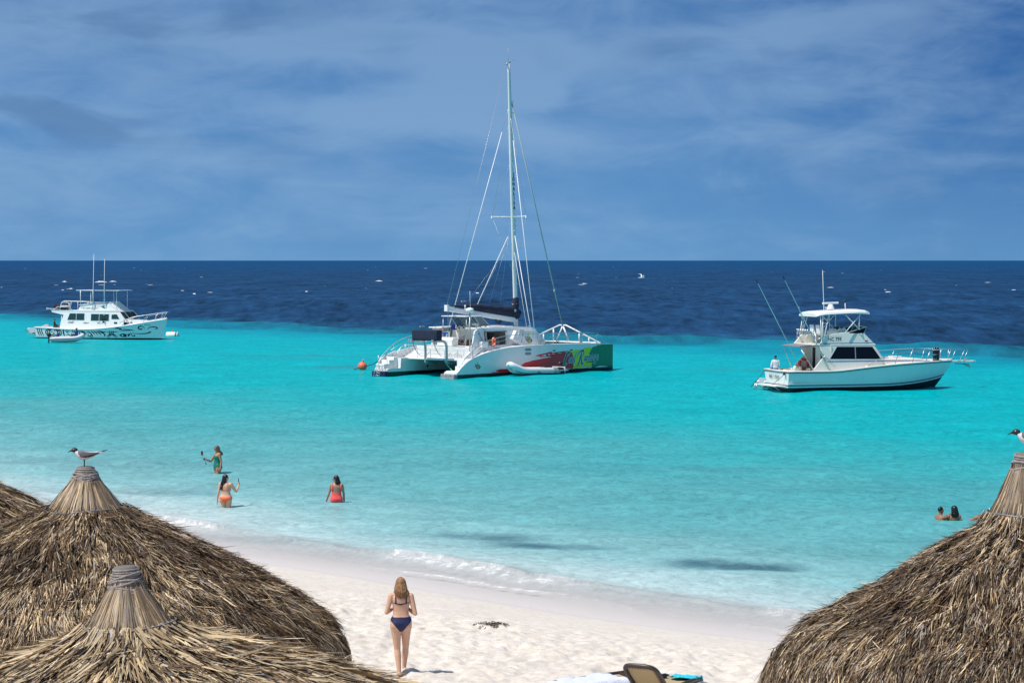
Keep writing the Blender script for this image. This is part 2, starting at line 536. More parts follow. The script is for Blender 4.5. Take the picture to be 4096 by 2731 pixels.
# low wave that breaks in front of the beach
brk = 3.3 + (fbm(WA / 6.0, WA * 0 + 2.2, 3, 31) - .5) * 2.6
amp = .34 + .8 * np.exp(-((WX + 1.2) / 3.0) ** 2) + 1.0 * np.exp(-((WX + 10.2) / 1.9) ** 2)
amp = np.clip(amp * (.55 + .9 * fbm(WA / 2.0, WA * 0 + 9.2, 3, 41)), 0, 1.1) + .5 * np.exp(-((WX - 6.2) / 1.2) ** 2)
crest = np.exp(-((WD - brk) / .55) ** 2) + .6 * np.exp(-(np.clip(WD - brk, 0, 9) / 1.6) ** 2) * (WD > brk)
z += .16 * amp * crest * (WD > 0)
br2 = 1.4 + (fbm(WA / 4.0, WA * 0 + 5.2, 3, 51) - .5) * 1.6
z += .03 * np.exp(-((WD - br2) / .35) ** 2)
z += .012 * (WD < 3)
foam = amp * (.66 * np.exp(-((WD - brk + .15) / .45) ** 2) + .42 * np.exp(-((WD - brk + 1.3) / 1.0) ** 2))
foam = foam + .33 * np.exp(-((WD - br2) / .22) ** 2) + .36 * np.exp(-((WD - .12) / .16) ** 2)
cols = [(0.0, (.72, .68, .66)), (2.5, (.58, .60, .60)), (5.0, (.40, .53, .53)), (9, (.215, .425, .435)), (15, (.130, .355, .370)), (24, (.075, .325, .345)), (36, (.028, .325, .350)), (52, (.003, .340, .370)), (75, (.0, .340, .380)), (110, (.0, .325, .38)), (1e6, (.0, .29, .36))]
dd = WD + (fbm(WX / 11, WY / 15, 4, 71) - .5) * np.clip(WD, 0, 30) * .55
RGB = np.stack([np.interp(dd, [q[0] for q in cols], [q[1][i] for q in cols]) for i in range(3)], -1)
MIDC = np.array((.0, .14, .26)); DEEP = np.array((.012, .048, .118))
RGB = RGB * (1 - mid[..., None] * .75) + MIDC * mid[..., None] * .75
RGB = RGB * (1 - deep[..., None]) + DEEP * deep[..., None]
far = np.clip((WY - 900) / 2500, 0, 1)[..., None]
RGB = RGB * (1 - far * deep[..., None]) + np.array((.007, .054, .150)) * far * deep[..., None]
# weed beds on the bottom
def bed(cx, cy, a, b, ang, s):
    ca, sa_ = cos(ang), sin(ang); u = ((WX - cx) * ca + (WY - cy) * sa_) / a; v = (-(WX - cx) * sa_ + (WY - cy) * ca) / b
    n = fbm(WX / 1.5, WY / 2.2, 4, int(abs(cx) * 7) + 3)
    return s * np.clip(1.5 * np.exp(-(u * u + v * v)) * (n + .25) - .35, 0, 1)
W = sum(bed(*q) for q in ((-1.2, 69.0, 3.4, 1.3, -.25, .85), (.9, 66.8, 2.4, .9, -.25, .9), (5.4, 62.8, 1.6, 1.2, -.15, 1.1), (6.6, 62.0, 1.3, .8, 0, .9), (-13, 82, 5, 2, 0, .35), (-17, 95, 8, 3, 0, .3),
                          (-7.4, 67.4, 4, .8, -.5, .25), (-18, 200, 9, 4, 0, .3), (-12, 178, 5, 2.5, 0, .45), (3, 92, 10, 3, 0, .22), (12, 84, 8, 3, 0, .22), (18, 175, 8, 4, 0, .25), (14, 69, 4, 1.6, -.2, .28)))
W = np.clip(W, 0, .9)[..., None]
RGB = RGB * (1 - W) + np.array((.045, .12, .155)) * W
alpha = np.clip(.04 + WD / 5.0, 0, 1)
me = grid_mesh('sea', WX, WY, z, [])
for nm, arr in (('tint', np.concatenate([RGB, alpha[..., None]], -1)),):
    at = me.attributes.new(nm, 'FLOAT_COLOR', 'POINT'); at.data.foreach_set('color', arr.astype(np.float32).ravel())
for nm, arr in (('foam', foam), ('deep', deep), ('alpha', alpha)):
    at = me.attributes.new(nm, 'FLOAT', 'POINT'); at.data.foreach_set('value', arr.astype(np.float32).ravel())
sea = link('sea_water', me); tag(sea, kind='structure')
m = bpy.data.materials.new('sea water'); m.use_nodes = True; t = NT(m.node_tree); t.n.clear()
mo = t.new('ShaderNodeOutputMaterial')
o = t.new('ShaderNodeTexCoord').outputs['Object']
tint = t.new('ShaderNodeAttribute', attribute_name='tint').outputs['Color']
fo = t.new('ShaderNodeAttribute', attribute_name='foam').outputs['Fac']
dp = t.new('ShaderNodeAttribute', attribute_name='deep').outputs['Fac']
al = t.new('ShaderNodeAttribute', attribute_name='alpha').outputs['Fac']
nA = t.noise(t.mapping(o, scale=(1.0, .62, 1), rot=(0, 0, R(14))), 3.0, 6, .68, .8)      # ripples
nB = t.noise(t.mapping(o, scale=(.6, .8, 1), rot=(0, 0, R(-9))), .48, 6, .66, .6)         # wavelets
nC = t.noise(t.mapping(o, scale=(1.0, .26, 1), rot=(0, 0, R(3))), .40, 6, .62, .3)         # deep sea chop
nD = t.noise(t.mapping(o, scale=(1.0, .22, 1)), .055, 7, .66, .3)
lag = t.math('ADD', t.math('MULTIPLY', t.math('SUBTRACT', nA, .5), 1.25), t.math('MULTIPLY', t.math('SUBTRACT', nB, .5), .60))
lagk = t.math('MULTIPLY', lag, t.mr(al, .15, 1.0, .1, 1.0))
dpk = t.math('ADD', t.math('MULTIPLY', t.math('SUBTRACT', nC, .5), 2.4), t.math('MULTIPLY', t.math('SUBTRACT', nD, .5), 1.7))
k1 = t.math('ADD', 1.0, t.math('ADD', t.math('MULTIPLY', lagk, t.math('SUBTRACT', 1.0, dp)), t.math('MULTIPLY', dpk, dp)))  # light and dark of ripples and wave faces put into the water colour
k1 = t.math('MAXIMUM', k1, .35)
vm = t.new('ShaderNodeVectorMath', operation='SCALE'); t.put(vm.inputs[0], tint); t.put(vm.inputs['Scale'], k1)
body = vm.outputs[0]
fn = t.noise(o, 3.2, 6, .72, .4)
fm = t.mr(t.math('ADD', fo, t.math('MULTIPLY', t.math('SUBTRACT', fn, .5), 1.5)), .34, 1.10, 0.0, 1.0, True)
fm = t.math('MULTIPLY', fm, t.mr(fo, .03, .2))
h = t.math('ADD', t.math('MULTIPLY', nA, .35), t.math('MULTIPLY', nB, t.mr(al, 0, 1, .15, 1.1)))
h = t.math('ADD', h, t.math('MULTIPLY', t.math('MULTIPLY', nC, dp), 6.0))
bn = t.bump(h, 1.0, .11)
dif = t.new('ShaderNodeBsdfDiffuse'); t.put(dif.inputs[0], body); t.put(dif.inputs['Normal'], bn)
glo = t.new('ShaderNodeBsdfGlossy'); glo.inputs['Roughness'].default_value = .12; glo.inputs[0].default_value = (1, 1, 1, 1); t.put(glo.inputs['Normal'], bn)
fr = t.new('ShaderNodeFresnel'); fr.inputs[0].default_value = 1.33; t.put(fr.inputs['Normal'], bn)
fac = t.math('MINIMUM', t.math('MULTIPLY', fr.outputs[0], .55), t.mr(dp, 0, 1, .11, .05))
mx = t.new('ShaderNodeMixShader'); t.put(mx.inputs[0], fac); t.l.new(dif.outputs[0], mx.inputs[1]); t.l.new(glo.outputs[0], mx.inputs[2])
fd = t.new('ShaderNodeBsdfDiffuse'); fd.inputs[0].default_value = (.80, .82, .83, 1); t.put(fd.inputs['Normal'], t.bump(fn, .8, .08))
m2 = t.new('ShaderNodeMixShader'); t.put(m2.inputs[0], fm); t.l.new(mx.outputs[0], m2.inputs[1]); t.l.new(fd.outputs[0], m2.inputs[2])
tr = t.new('ShaderNodeBsdfTransparent')
m3 = t.new('ShaderNodeMixShader'); t.put(m3.inputs[0], t.math('MAXIMUM', al, fm, clamp=True)); t.l.new(tr.outputs[0], m3.inputs[1]); t.l.new(m2.outputs[0], m3.inputs[2])
t.l.new(m3.outputs[0], mo.inputs[0])
me.materials.append(m)

# breaking crests far out: small ridges of foam
FOAM = mat('sea foam', (.55, .60, .66), .9, var=.3, vscale=1.5)
mb = MB()
def whitecap(x, y, wd, h):
    n = 9; base = z_at = -.05
    ridge = []
    for i in range(n):
        u = i / (n - 1); e = sin(pi * u) ** 1.3
        ridge.append((x + (u - .5) * wd, y + rnd(-.1, .1) * wd, h * e * rnd(.45, 1.0)))
    V = []
    for (a, b, c) in ridge: V += [(a, b - .3, -.2), (a, b, c), (a, b + .5, -.2)]
    F = []
    for i in range(n - 1):
        for j in (0, 1): F.append((i * 3 + j, i * 3 + 3 + j, i * 3 + 4 + j, i * 3 + 1 + j))
    mb.add(V, F, 0, True)
for i in range(64):
    y = 1 / rnd(1 / 560., 1 / 3000.)
    x = rnd(-.27, .27) * y
    if y - (256 - 1.12 * x) < 90: continue
    k = rnd(.2, 1) ** 2.2
    whitecap(x, y, (.4 + 1.9 * k) * (.5 + y / 1500), (.02 + .10 * k) * (.5 + y / 1100))
for (px, d, wd, hh) in ((-.17, 860, 5, .6), (-.165, 880, 3, .4), (-.185, 870, 2, .4), (-.055, 900, 3, .4), (.03, 800, 2, .35)):
    whitecap(px * d, d, wd, hh)
tag(mb.build('sea_foam', FOAM), kind='stuff')
# ------------------------------------------------------------------ catamaran
def hull_paint(name, c, boot, curve=0.0, x0=0.0, band=None, rise=0.0):
    """painted hull: antifouling below the boot line, optional stripe band above"""
    m = bpy.data.materials.new(name); m.use_nodes = True; t = NT(m.node_tree); p = t.n['Principled BSDF']
    o = t.new('ShaderNodeTexCoord').outputs['Object']
    s = t.new('ShaderNodeSeparateXYZ'); t.l.new(o, s.inputs[0])
    dx = t.math('MAXIMUM', t.math('SUBTRACT', s.outputs[0], x0), 0.0)
    zb = t.math('SUBTRACT', s.outputs[2], t.math('MULTIPLY', t.math('MULTIPLY', dx, dx), curve))
    nz = t.noise(o, .9, 5, .6)
    cc = t.mix(t.mr(nz, .3, .7), tuple(q * .97 for q in c), c)
    st = t.noise(t.mapping(o, scale=(3, 3, .25)), 1.6, 6, .7)
    cc = t.mix(t.math('MULTIPLY', t.mr(st, .52, .78), .22), cc, (.42, .38, .30))
    if band:
        for a, b, bc in band:
            cc = t.mix(t.math('MULTIPLY', t.math('GREATER_THAN', zb, a), t.math('LESS_THAN', zb, b)), cc, bc)
    bt = t.mr(t.math('ADD', zb, t.math('MULTIPLY', t.noise(o, 6, 4), .02)), boot + .012, boot + .006)
    cc = t.mix(bt, cc, (.006, .010, .022))
    sl = t.mr(t.math('ADD', zb, t.math('MULTIPLY', t.noise(o, 2.5, 5, .7), .16)), .16, .04)
    cc = t.mix(t.math('MULTIPLY', sl, .35), cc, (.03, .06, .04))
    t.put(p.inputs['Base Color'], cc)
    p.inputs['Roughness'].default_value = .25
    return m

CATP = hull_paint('catamaran hull paint', (.80, .81, .80), .125)
CO, CA = (-6.57, 164.39, 0), 48.5
cat = thing('sailing_catamaran', 'white sailing catamaran with a tall bare mast and a red, yellow and green bow', 'catamaran', CO, CA)

XS = [0.0, .25, .5, .96, 1.28, 1.32, 1.6, 2.0, 2.7, 3.9, 5.2, 6.2, 7.1, 8.7, 10.4, 12, 13.4, 14.6, 15.5, 16.3, 16.9, 17.25]
OUTP = ([0, .3, .7, 1.1, 1.68, 2.7, 3.98, 5.2, 7.1, 10.4, 13, 15.2, 16.4, 17.3], [.30, .82, 1.12, 1.27, 1.40, 1.58, 1.76, 1.84, 1.9, 1.93, 1.9, 1.86, 1.8, 1.77])
OUT = ([0, .06, .37, .97, 1.58, 2.69, 3.93, 5.19, 7.1, 10.4, 13, 15.2, 16.4, 17.3], [.20, .26, .52, .91, 1.18, 1.48, 1.69, 1.82, 1.9, 1.93, 1.9, 1.86, 1.8, 1.77])
def cat_hull(side):
    yc = side * 3.25; rings = []
    for x in XS:
        zs = float(np.interp(x, *(OUTP if side > 0 else OUT)))
        zl = .36 if x < 1.3 else (1.05 if x < 3 else float(np.interp(x, [3, 7], [1.5, 1.90])))
        zl = min(zl, zs) if x > .9 else min(.36, max(zs, .25))
        w = .65 * float(np.interp(x, [0, 11, 13, 15, 16.3, 17.25], [1, 1, .93, .66, .33, .045]))
        pw = float(np.interp(x, [0, 9, 17.25], [.10, .14, .30]))
        zk = -.45
        def yo(z, top): return w * max(0.0, (z - zk) / (1.9 - zk)) ** pw
        n = 12; ring = []
        for i in range(n + 1):                           # outer side, from the rail down to the keel
            z = zs + (zk - zs) * i / n
            ring.append((x, yc + side * yo(z, zs), z))
        for i in range(1, n + 1):                        # inner side, back up to the deck
            z = zk + (zl - zk) * i / n
            ring.append((x, yc - side * yo(z, zl), z))
        ti = w - .10 if w > .2 else w * .5
        ring.append((x, yc + side * ti, zl + .001))
        ring.append((x, yc + side * ti, zs))
        if side > 0: ring = ring[::-1]
        rings.append(ring)
    mb = MB(); mb.loft(rings, 0, False, True)
    return mb
hulls = {}
for side in (-1, 1):
    mb = cat_hull(side)
    sk = Skin2D(mb.bvh(), side)
    hulls[side] = mb
    if side == -1:
        J = lambda x, z, a=.04: (x + rnd(-a, a), z + rnd(-a * .5, a * .5))
        # red: torn brush stroke
        top = [(6.2, .40), (6.75, .66), (6.95, .74), (7.3, .78), (7.75, .86), (8.3, .90), (8.9, .98), (9.6, 1.03), (9.7, 1.07), (9.1, 1.08), (8.5, 1.05), (8.4, 1.10), (8.65, 1.12), (8.1, 1.15), (8.0, 1.18), (8.5, 1.27), (8.9, 1.31), (9.7, 1.42), (9.72, 1.36), (9.9, 1.34), (10.3, 1.37), (10.8, 1.40), (11.3, 1.41), (11.75, 1.42), (11.9, 1.36), (11.83, 1.3), (12.1, 1.26), (11.98, 1.2), (12.2, 1.16), (12.05, 1.08), (12.3, .98), (12.2, .8), (12.45, .7), (12.3, .5), (12.2, .42), (12.32, .3), (12.2, .127)]
        sk.poly(mb, top + [(6.0, .127), (5.6, .127), (3.7, .128), (3.45, .17), (4.0, .24), (3.9, .29), (4.4, .37), (4.9, .36), (5.3, .39), (5.7, .36)], 1, .004)
        for (a, b, r, rz) in ((9.0, 1.18, .16, .045), (8.75, 1.17, .10, .03), (9.45, 1.22, .12, .04), (9.9, 1.26, .2, .02), (10.6, 1.30, .22, .018), (3.95, .20, .28, .022), (11.3, 1.33, .1, .02)):
            sk.disc(mb, a, b, r, 0, .007, 14, rz)
        yel = [(11.75, 1.42)]
        x = 11.75
        while x < 14.2:
            x += rnd(.05, .16); yel.append((x, 1.38 + (x - 11.75) / 2.5 * .22 + rnd(-.05, .06)))
        yel += [(14.35, 1.60), (14.3, 1.4), (14.2, 1.2), (14.3, .6), (14.6, .55), (14.45, .39), (14.52, .3), (14.45, .20), (12.15, .127), (12.22, .25), (12.4, .42), (12.2, .55), (12.3, .75), (12.1, .95), (12.25, 1.05), (12.0, 1.16), (12.05, 1.25), (11.85, 1.32)]
        sk.poly(mb, yel, 2, .008)
        gr = []
        x = 14.1
        gr = [(14.05, 1.24), (14.2, 1.30), (14.12, 1.40), (14.35, 1.45), (14.3, 1.60), (14.5, 1.57), (14.55, 1.66), (14.75, 1.62), (14.8, 1.68), (15.0, 1.64), (15.1, 1.72), (15.3, 1.70), (15.5, 1.765), (17.22, 1.74), (17.22, .127), (14.4, .127), (14.5, .25), (14.35, .36), (14.55, .44), (14.3, .5), (13.9, .52), (13.75, .47), (13.7, .56), (13.9, .62), (14.1, .60), (14.0, .8), (14.2, .95), (14.02, 1.1)]
        sk.poly(mb, gr, 3, .012)
        # the lettering, drawn as brush strokes
        def LW(a, b): return lambda t: a + (b - a) * sin(pi * min(max(t, .02), .98)) ** 1.0
        def word(strokes, ox, oz, s, slant=.28):
            for lay, (mi, ex, off) in enumerate(((5, .085, .016), (4, .060, .020), (6, .004, .024))):
                for P, a, b in strokes:
                    Q = [(ox + (u + v * slant) * s, oz + v * s + (u * s) * .012) for u, v in P]
                    sk.stroke(mb, Q, (lambda a=a, b=b, ex=ex: (lambda t: (a + (b - a) * sin(pi * min(max(t, 0), 1))) * s * .9 + ex))(), mi, off, 6)
        def o_(u): return [([(u + .16, .46), (u + .02, .30), (u + .03, .06), (u + .15, 0), (u + .27, .16), (u + .26, .40), (u + .16, .46)], .07, .10)]
        def n_(u): return [([(u, .46), (u, .2), (u, 0)], .08, .10), ([(u, .2), (u + .1, .44), (u + .2, .42), (u + .2, .2), (u + .24, .0), (u + .32, .08)], .05, .10)]
        def u_(u): return [([(u, .46), (u, .2), (u + .06, .0), (u + .2, .12), (u + .22, .46)], .07, .09), ([(u + .22, .46), (u + .22, .15), (u + .26, 0), (u + .33, .06)], .05, .10)]
        C_ = [([(.50, .86), (.58, 1.02), (.42, 1.12), (.18, .88), (.02, .42), (.06, 0.02), (.24, -.14), (.46, .06)], .05, .20), ([(.50, .86), (.42, .80), (.40, .92)], .05, .10)]
        S = 1.0 * .72
        word(C_, 11.15, .52, S, .18)
        word(o_(0) + o_(.37) + [([(.90, 1.0), (.83, .5), (.81, .1), (.88, 0), (.97, .08)], .06, .12)], 11.66, .60, S, .22)
        R_ = [([(.06, -.30), (.18, -.34), (.30, -.05), (.46, .5), (.60, .98), (.66, 1.08)], .05, .17),
              ([(.02, .42), (-.02, .72), (.22, .98), (.62, 1.10), (.90, 1.04), (.92, .78), (.66, .56), (.44, .50)], .05, .12),
              ([(.50, .52), (.66, .30), (.72, -.06), (.86, -.22), (1.02, -.08)], .06, .17), ([(.66, 1.08), (.78, 1.2), (.9, 1.14)], .04, .06)]
        word(R_, 12.62, .58, S, .05)
        rest = u_(0) + n_(.40) + n_(.80) + [([(1.22, .46), (1.20, .2), (1.26, 0), (1.34, .08)], .06, .10), ([(1.25, .62), (1.27, .66)], .09, .09)] + n_(1.42)
        rest += [([(2.04, .42), (1.90, .46), (1.82, .22), (1.90, .02), (2.04, .14), (2.06, .46)], .06, .09), ([(2.06, .46), (2.04, -.1), (1.94, -.36), (1.80, -.24), (1.96, -.06), (2.16, .06)], .06, .10),
                 ([(2.44, .42), (2.32, .46), (2.24, .34), (2.40, .18), (2.36, .02), (2.20, .06)], .06, .10)]
        word(rest, 13.42, .66, S, .16)
        # round club logo near the stern
        def logo(mb, sk, cx, cz, r, off=.004, mi=(1, 2, 3, 6, 4)):
            sk.disc(mb, cx, cz, r * 1.0, mi[4], off, 24, r * .9)
            sk.poly(mb, [(cx - r * .9, cz - .1 * r), (cx - .2 * r, cz - .85 * r), (cx - .1 * r, cz - .2 * r)], mi[0], off + .003)
            sk.poly(mb, [(cx - r * .3, cz - .8 * r), (cx + .2 * r, cz - .9 * r), (cx + .05 * r, cz + .85 * r), (cx - .4 * r, cz + .6 * r)], mi[1], off + .003)
            sk.poly(mb, [(cx + r * .45, cz - .1 * r), (cx + r * .9, cz - .3 * r), (cx + .6 * r, cz - .7 * r), (cx + .2 * r, cz - .85 * r)], mi[2], off + .003)
            text_on(sk, mb, 'irie', cx - .92 * r, cz - .38 * r, 1.2 * r, mi[4], off + .006, .86, 0, .05 * r)
            text_on(sk, mb, 'irie', cx - .92 * r, cz - .38 * r, 1.2 * r, mi[3], off + .010, .86, 0, .014 * r)
            text_on(sk, mb, 'TOURS', cx - .5 * r, cz - .78 * r, .32 * r, mi[3], off + .010, .9)
        logo(mb, sk, 2.08, .72, .34)
        # two capsule windows, scuppers and the strap of the shroud
        for z in (1.64, 1.36):
            sk.poly(mb, [(6.85, z), (6.95, z + .08), (7.45, z + .08), (7.56, z - .02), (7.46, z - .11), (6.95, z - .11)], 7, .006)
        for (a, b) in ((9.85, 1.48), (11.75, 1.47), (15.0, 1.70)):
            sk.poly(mb, [(a, b - .04), (a + .28, b - .03), (a + .28, b + .04), (a, b + .04)], 6, .006)
        sk.poly(mb, [(7.95, 1.25), (8.03, 1.25), (8.06, 1.92), (7.98, 1.92)], 8, .02)
    else:
        sk2 = Skin2D(mb.bvh(), -1)
        sk2.disc(mb, 4.0, .42, .09, 6, .006, 12)
    mb.build('hull', [CATP, RED, YELL, GREEN, LETW, LETC, INK, mat('grey hull window', (.22, .26, .29), .3), ALU], cat)
# steps and rails at both sterns
for side in (-1, 1):
    y0, y1 = sorted((side * 2.98, side * 3.78))
    mb = MB()
    sx_ = 0 if side > 0 else .75
    mb.box(0.0 + sx_, .50 + sx_, y0, y1, .30, .67); mb.box(.50 + sx_, .96 + sx_, y0, y1, .30, .93); mb.box(.96 + sx_, 1.7 + sx_, y0, y1, .30, 1.12)
    mb.build('stern_steps', WHITE, cat, .025)
    # worn grey stern pad
    pad = MB(); a, b = sorted((side * 2.62, side * 3.88))
    pad.box(-.32, .04, a, b, -.3, .17)
    pad.build('swim_platform', mat('worn grey platform', (.30, .30, .31), .8, var=.7, vscale=5, dirt=.5) if side < 0 else NAVYC, cat, .05)
    # stern rail
    ry = side * 3.78
    X, Zz = ([0.1, .5, 1.0, 1.7, 2.4, 3.2, 4.0, 5.1, 8.0, 12.6, 14.8], [.55, 1.1, 1.5, 1.96, 2.26, 2.46, 2.58, 2.66, 2.70, 2.68, 2.60]) if side > 0 else ([.3, .8, 1.4, 2.0, 2.8, 3.6, 5.1, 8.0, 12.6, 14.8], [.62, 1.1, 1.52, 1.88, 2.2, 2.42, 2.62, 2.70, 2.68, 2.60])
    pts = catmull([(x, ry, z) for x, z in zip(X, Zz)], 4)
    mb = MB(); mb.tube(pts, .026, 6)
    mb.tube([(14.8, ry, 2.6), (15.3, ry, 2.35), (15.6, ry * .98, 1.88)], .02, 6)
    for fr_ in (.34, .67):
        mb.tube([(x, ry, float(np.interp(x, *OUT)) + (float(np.interp(x, X, Zz)) - float(np.interp(x, *OUT))) * fr_) for x in [1.4, 2.4, 3.6, 5, 6.6, 8.2, 9.8, 11.4, 13, 14.8]], .011, 5)
    mb.build('guard_rail', STEEL, cat)
    for x in (1.64, 3.25, 5.0, 6.7, 8.3, 10.0, 11.5, 13.2, 14.8):
        s = MB(); s.tube([(x, ry, float(np.interp(x, *OUT)) - .03), (x, ry, float(np.interp(x, X, Zz)))], .017, 6); s.build('stanchion', STEEL, cat)
# boarding ladder on the port stern
mb = MB()
for y in (3.2, 3.45, 2.9):
    mb.tube([(-.62, y, -.25), (-.45, y, .25), (-.25, y, .55), (-.02, y, .50), (.05, y, .3)], .022, 6)
for x, z in ((-.58, -.1), (-.52, .08), (-.44, .28)):
    mb.tube([(x, 2.9, z), (x, 3.45, z)], .018, 6)
mb.build('boarding_ladder', STEEL, cat)
for x, y in ((.0, 3.55), (.05, 2.75)):
    mb = MB(); mb.tube([(x, y, .3), (x, y, 1.25)], .017, 6); mb.build('grab_post', STEEL, cat)
# bridge deck
mb = MB()
mb.prism([(2.0, .95), (2.0, 1.08), (3.0, 1.10), (2.9, 1.84), (3.0, 1.88), (10.9, 1.90), (10.9, 1.55), (10.2, .95)], -2.64, 2.64)
mb.build('bridge_deck', WHITE, cat, .04)
mb = MB()
mb.torus((2.93, -1.2, 1.1), .36, .03, 'x', 16, 6, 0, 0, pi); mb.ell((2.92, -1.2, 1.1), (.03, .36, .36), 14, 8)
mb.ell((2.92, -.45, 1.1), (.03, .26, .24), 14, 8)
mb.build('cockpit_vent_panel', LGREY, cat)
# side bulwark from the deck up to the cockpit on the near side
mb = MB()
mb.prism([(2.7, 1.08), (3.0, 1.3), (3.2, 1.9), (2.0, 1.08)], -2.6, -2.45)
mb.build('cockpit_coaming', WHITE, cat, .02)
# aft rail with wires
mb = MB()
mb.tube(catmull([(1.25, 3.05, 1.25), (1.7, 3.0, 1.8), (2.05, 2.95, 1.94), (2.05, 2.0, 1.94)], 4) + [Vector((2.05, -2.6, 1.90)), Vector((2.05, -3.3, 1.9))], .024, 6)
for z in (1.38, 1.64): mb.tube([(2.05, 2.95, z), (2.05, -2.6, z - .02)], .010, 5)
mb.build('aft_rail', STEEL, cat)
for y in (2.95, 1.78, .53, -.8, -1.99, -2.6):
    s = MB(); s.tube([(2.05, y, 1.06), (2.05, y, 1.92)], .016, 6); s.build('stanchion', STEEL, cat)
# curved davits
for y in (1.0, -1.0):
    mb = MB()
    mb.tube(catmull([(3.0, y, .72), (2.5, y, .76), (2.04, y, .80)], 2), .10, 10)
    mb.tube(catmull([(2.04, y, .74), (2.04, y, 1.3), (2.03, y, 1.86), (1.93, y, 2.14), (1.68, y, 2.27), (1.3, y, 2.30), (.72, y, 2.30)], 6), .095, 12)
    mb.box(.60, .80, y - .09, y + .09, 2.20, 2.40)
    for dx in (0, .05):
        mb.tube(catmull([(.75 + dx, y, 2.2), (.95 + dx, y - .05, 1.7), (1.35, y - .2, 1.25), (1.75, y - .35, 1.25), (2.0, y - .45, 1.55)], 5), .014, 5)
    mb.build('davit', ALU, cat)
mb = MB()
rings = []
for i in range(13):
    y = .98 - 2.36 * i / 12; ring = []
    k = .90 if i in (0, 12) else 1
    for j in range(20):
        a = 2 * pi * (j + .5) / 20
        cx = max(-1, min(1, 1.55 * cos(a))); cz = max(-1, min(1, 1.5 * sin(a)))
        wob = 1 + .05 * sin(i * 2.1 + j * 1.7) + rnd(-.025, .025)
        ring.append((.92 + .27 * cx * k * wob, y, 2.70 + .36 * cz * k * wob))
    rings.append(ring)
mb.loft(rings)
mb.build('davit_cover', NAVY, cat)
# cabin
mb = MB()
S_ = -2.6
mb.prism([(2.9, 1.88), (3.05, 2.35), (3.3, 2.95), (3.62, 3.10), (4.25, 3.10), (4.25, 1.88)], S_, S_ + .12)
mb.prism([(4.25, 2.86), (4.25, 3.10), (6.5, 3.10), (6.5, 2.83)], S_, S_ + .12)
mb.prism([(4.25, 1.88), (4.25, 1.96), (6.5, 1.96), (6.5, 1.88)], S_, S_ + .12)
mb.prism([(6.5, 1.88), (6.5, 3.10), (9.3, 3.02), (9.62, 2.95), (10.45, 2.08), (10.45, 1.9)], S_, S_ + .12)
mb.prism([(6.75, 2.35), (7.25, 2.93), (9.35, 2.90), (10.3, 2.02), (10.3, 1.90), (7.5, 1.90)], S_ - .32, S_)
mb.build('cabin_wall', WHITE, cat, .03)
mb = MB()
mb.prism([(4.3, 1.88), (4.3, 3.1), (6.0, 3.1), (6.0, 2.8), (4.5, 2.8), (4.5, 2.2), (6.0, 2.2), (6.0, 1.88)], 2.48, 2.6)
mb.prism([(6.0, 1.88), (6.0, 3.1), (9.3, 3.02), (9.62, 2.95), (10.45, 2.08), (10.45, 1.9)], 2.48, 2.6)
mb.build('cabin_wall', WHITE, cat, .03)
mb = MB(); mb.prism([(9.62, 2.95), (9.5, 3.03), (10.42, 2.1), (10.45, 1.9), (10.3, 1.9), (9.5, 2.9)], -2.5, 2.5); mb.build('cabin_front', WHITE, cat, .02)
mb = MB(); mb.prism([(5.4, 3.08), (5.4, 3.18), (9.3, 3.09), (9.75, 2.95), (9.3, 3.0)], -2.62, 2.62)
mb.prism([(3.6, 3.08), (3.6, 3.16), (5.4, 3.18), (5.4, 3.08)], -2.62, -1.4)
mb.prism([(3.9, 3.08), (3.9, 3.16), (5.4, 3.18), (5.4, 3.08)], 1.3, 2.62)
mb.build('roof', WHITE, cat, .02)
mb = MB(); mb.box(5.8, 7.6, -1.6, .2, 3.17, 3.24); mb.box(8.3, 9.2, -.8, .8, 3.10, 3.17); mb.build('roof_hatch', WPAINT, cat, .02)
mb = MB(); mb.tube([(6.2, -2.4, 3.22), (9.0, -2.4, 3.16)], .02, 6)
for x in (6.2, 7.6, 9.0): mb.tube([(x, -2.4, 3.1), (x, -2.4, 3.2)], .018, 6)
mb.build('roof_handrail', STEEL, cat)
mb = MB(); mb.box(5.75, 5.83, -2.45, 2.45, 1.90, 2.30); mb.box(6.6, 6.68, -2.45, 1.0, 1.9, 3.02)
mb.build('cabin_partition', mat('grey cabin lining', (.20, .19, .17), .7, var=.2), cat)
mb = MB(); mb.box(5.0, 6.2, -1.2, 2.3, 1.9, 2.25); mb.build('saloon_seat', mat('brown cushion', (.09, .03, .02), .7), cat, .05)
mb = MB()
for a in ((4.22, -2.62, 1.95), ): mb.box(4.22, 4.28, -2.63, -2.60, 1.95, 2.86); mb.box(4.22, 6.53, -2.63, -2.60, 2.84, 2.90)
mb.build('opening_trim', mat('varnished trim', (.16, .055, .02), .5), cat)
sk = Skin2D(MB().box(2, 12, -2.92, -2.6, 1.5, 4).bvh(), -1)
mb = MB(); logo(mb, sk, 8.47, 2.38, .42, .006, (1, 2, 3, 0, 4)); mb.build('cabin_emblem', [INK, RED, YELL, GREEN, LETW], cat)
sk = Skin2D(MB().box(2, 12, -2.6, 0, 1.5, 4).bvh(), -1)
mb = MB(); sk.disc(mb, 3.72, 2.78, .10, 0, .008, 18); sk.disc(mb, 3.72, 2.78, .07, 1, .012, 18)
mb.build('porthole', [STEEL, DARKGLASS], cat)
mb = MB()
for k in range(8): sk.disc(mb, 3.72 + .10 * cos(k * pi / 4), 2.10 + .12 * sin(k * pi / 4), .038, 0, .008, 8)
mb.build('round_emblem', mat('violet grey emblem', (.14, .13, .25), .5), cat)
mb = MB(); mb.prism([(6.55, 2.0), (6.55, 2.6), (7.05, 2.5), (7.35, 1.95)], -2.66, -2.62); mb.build('locker_panel', LGREY, cat)
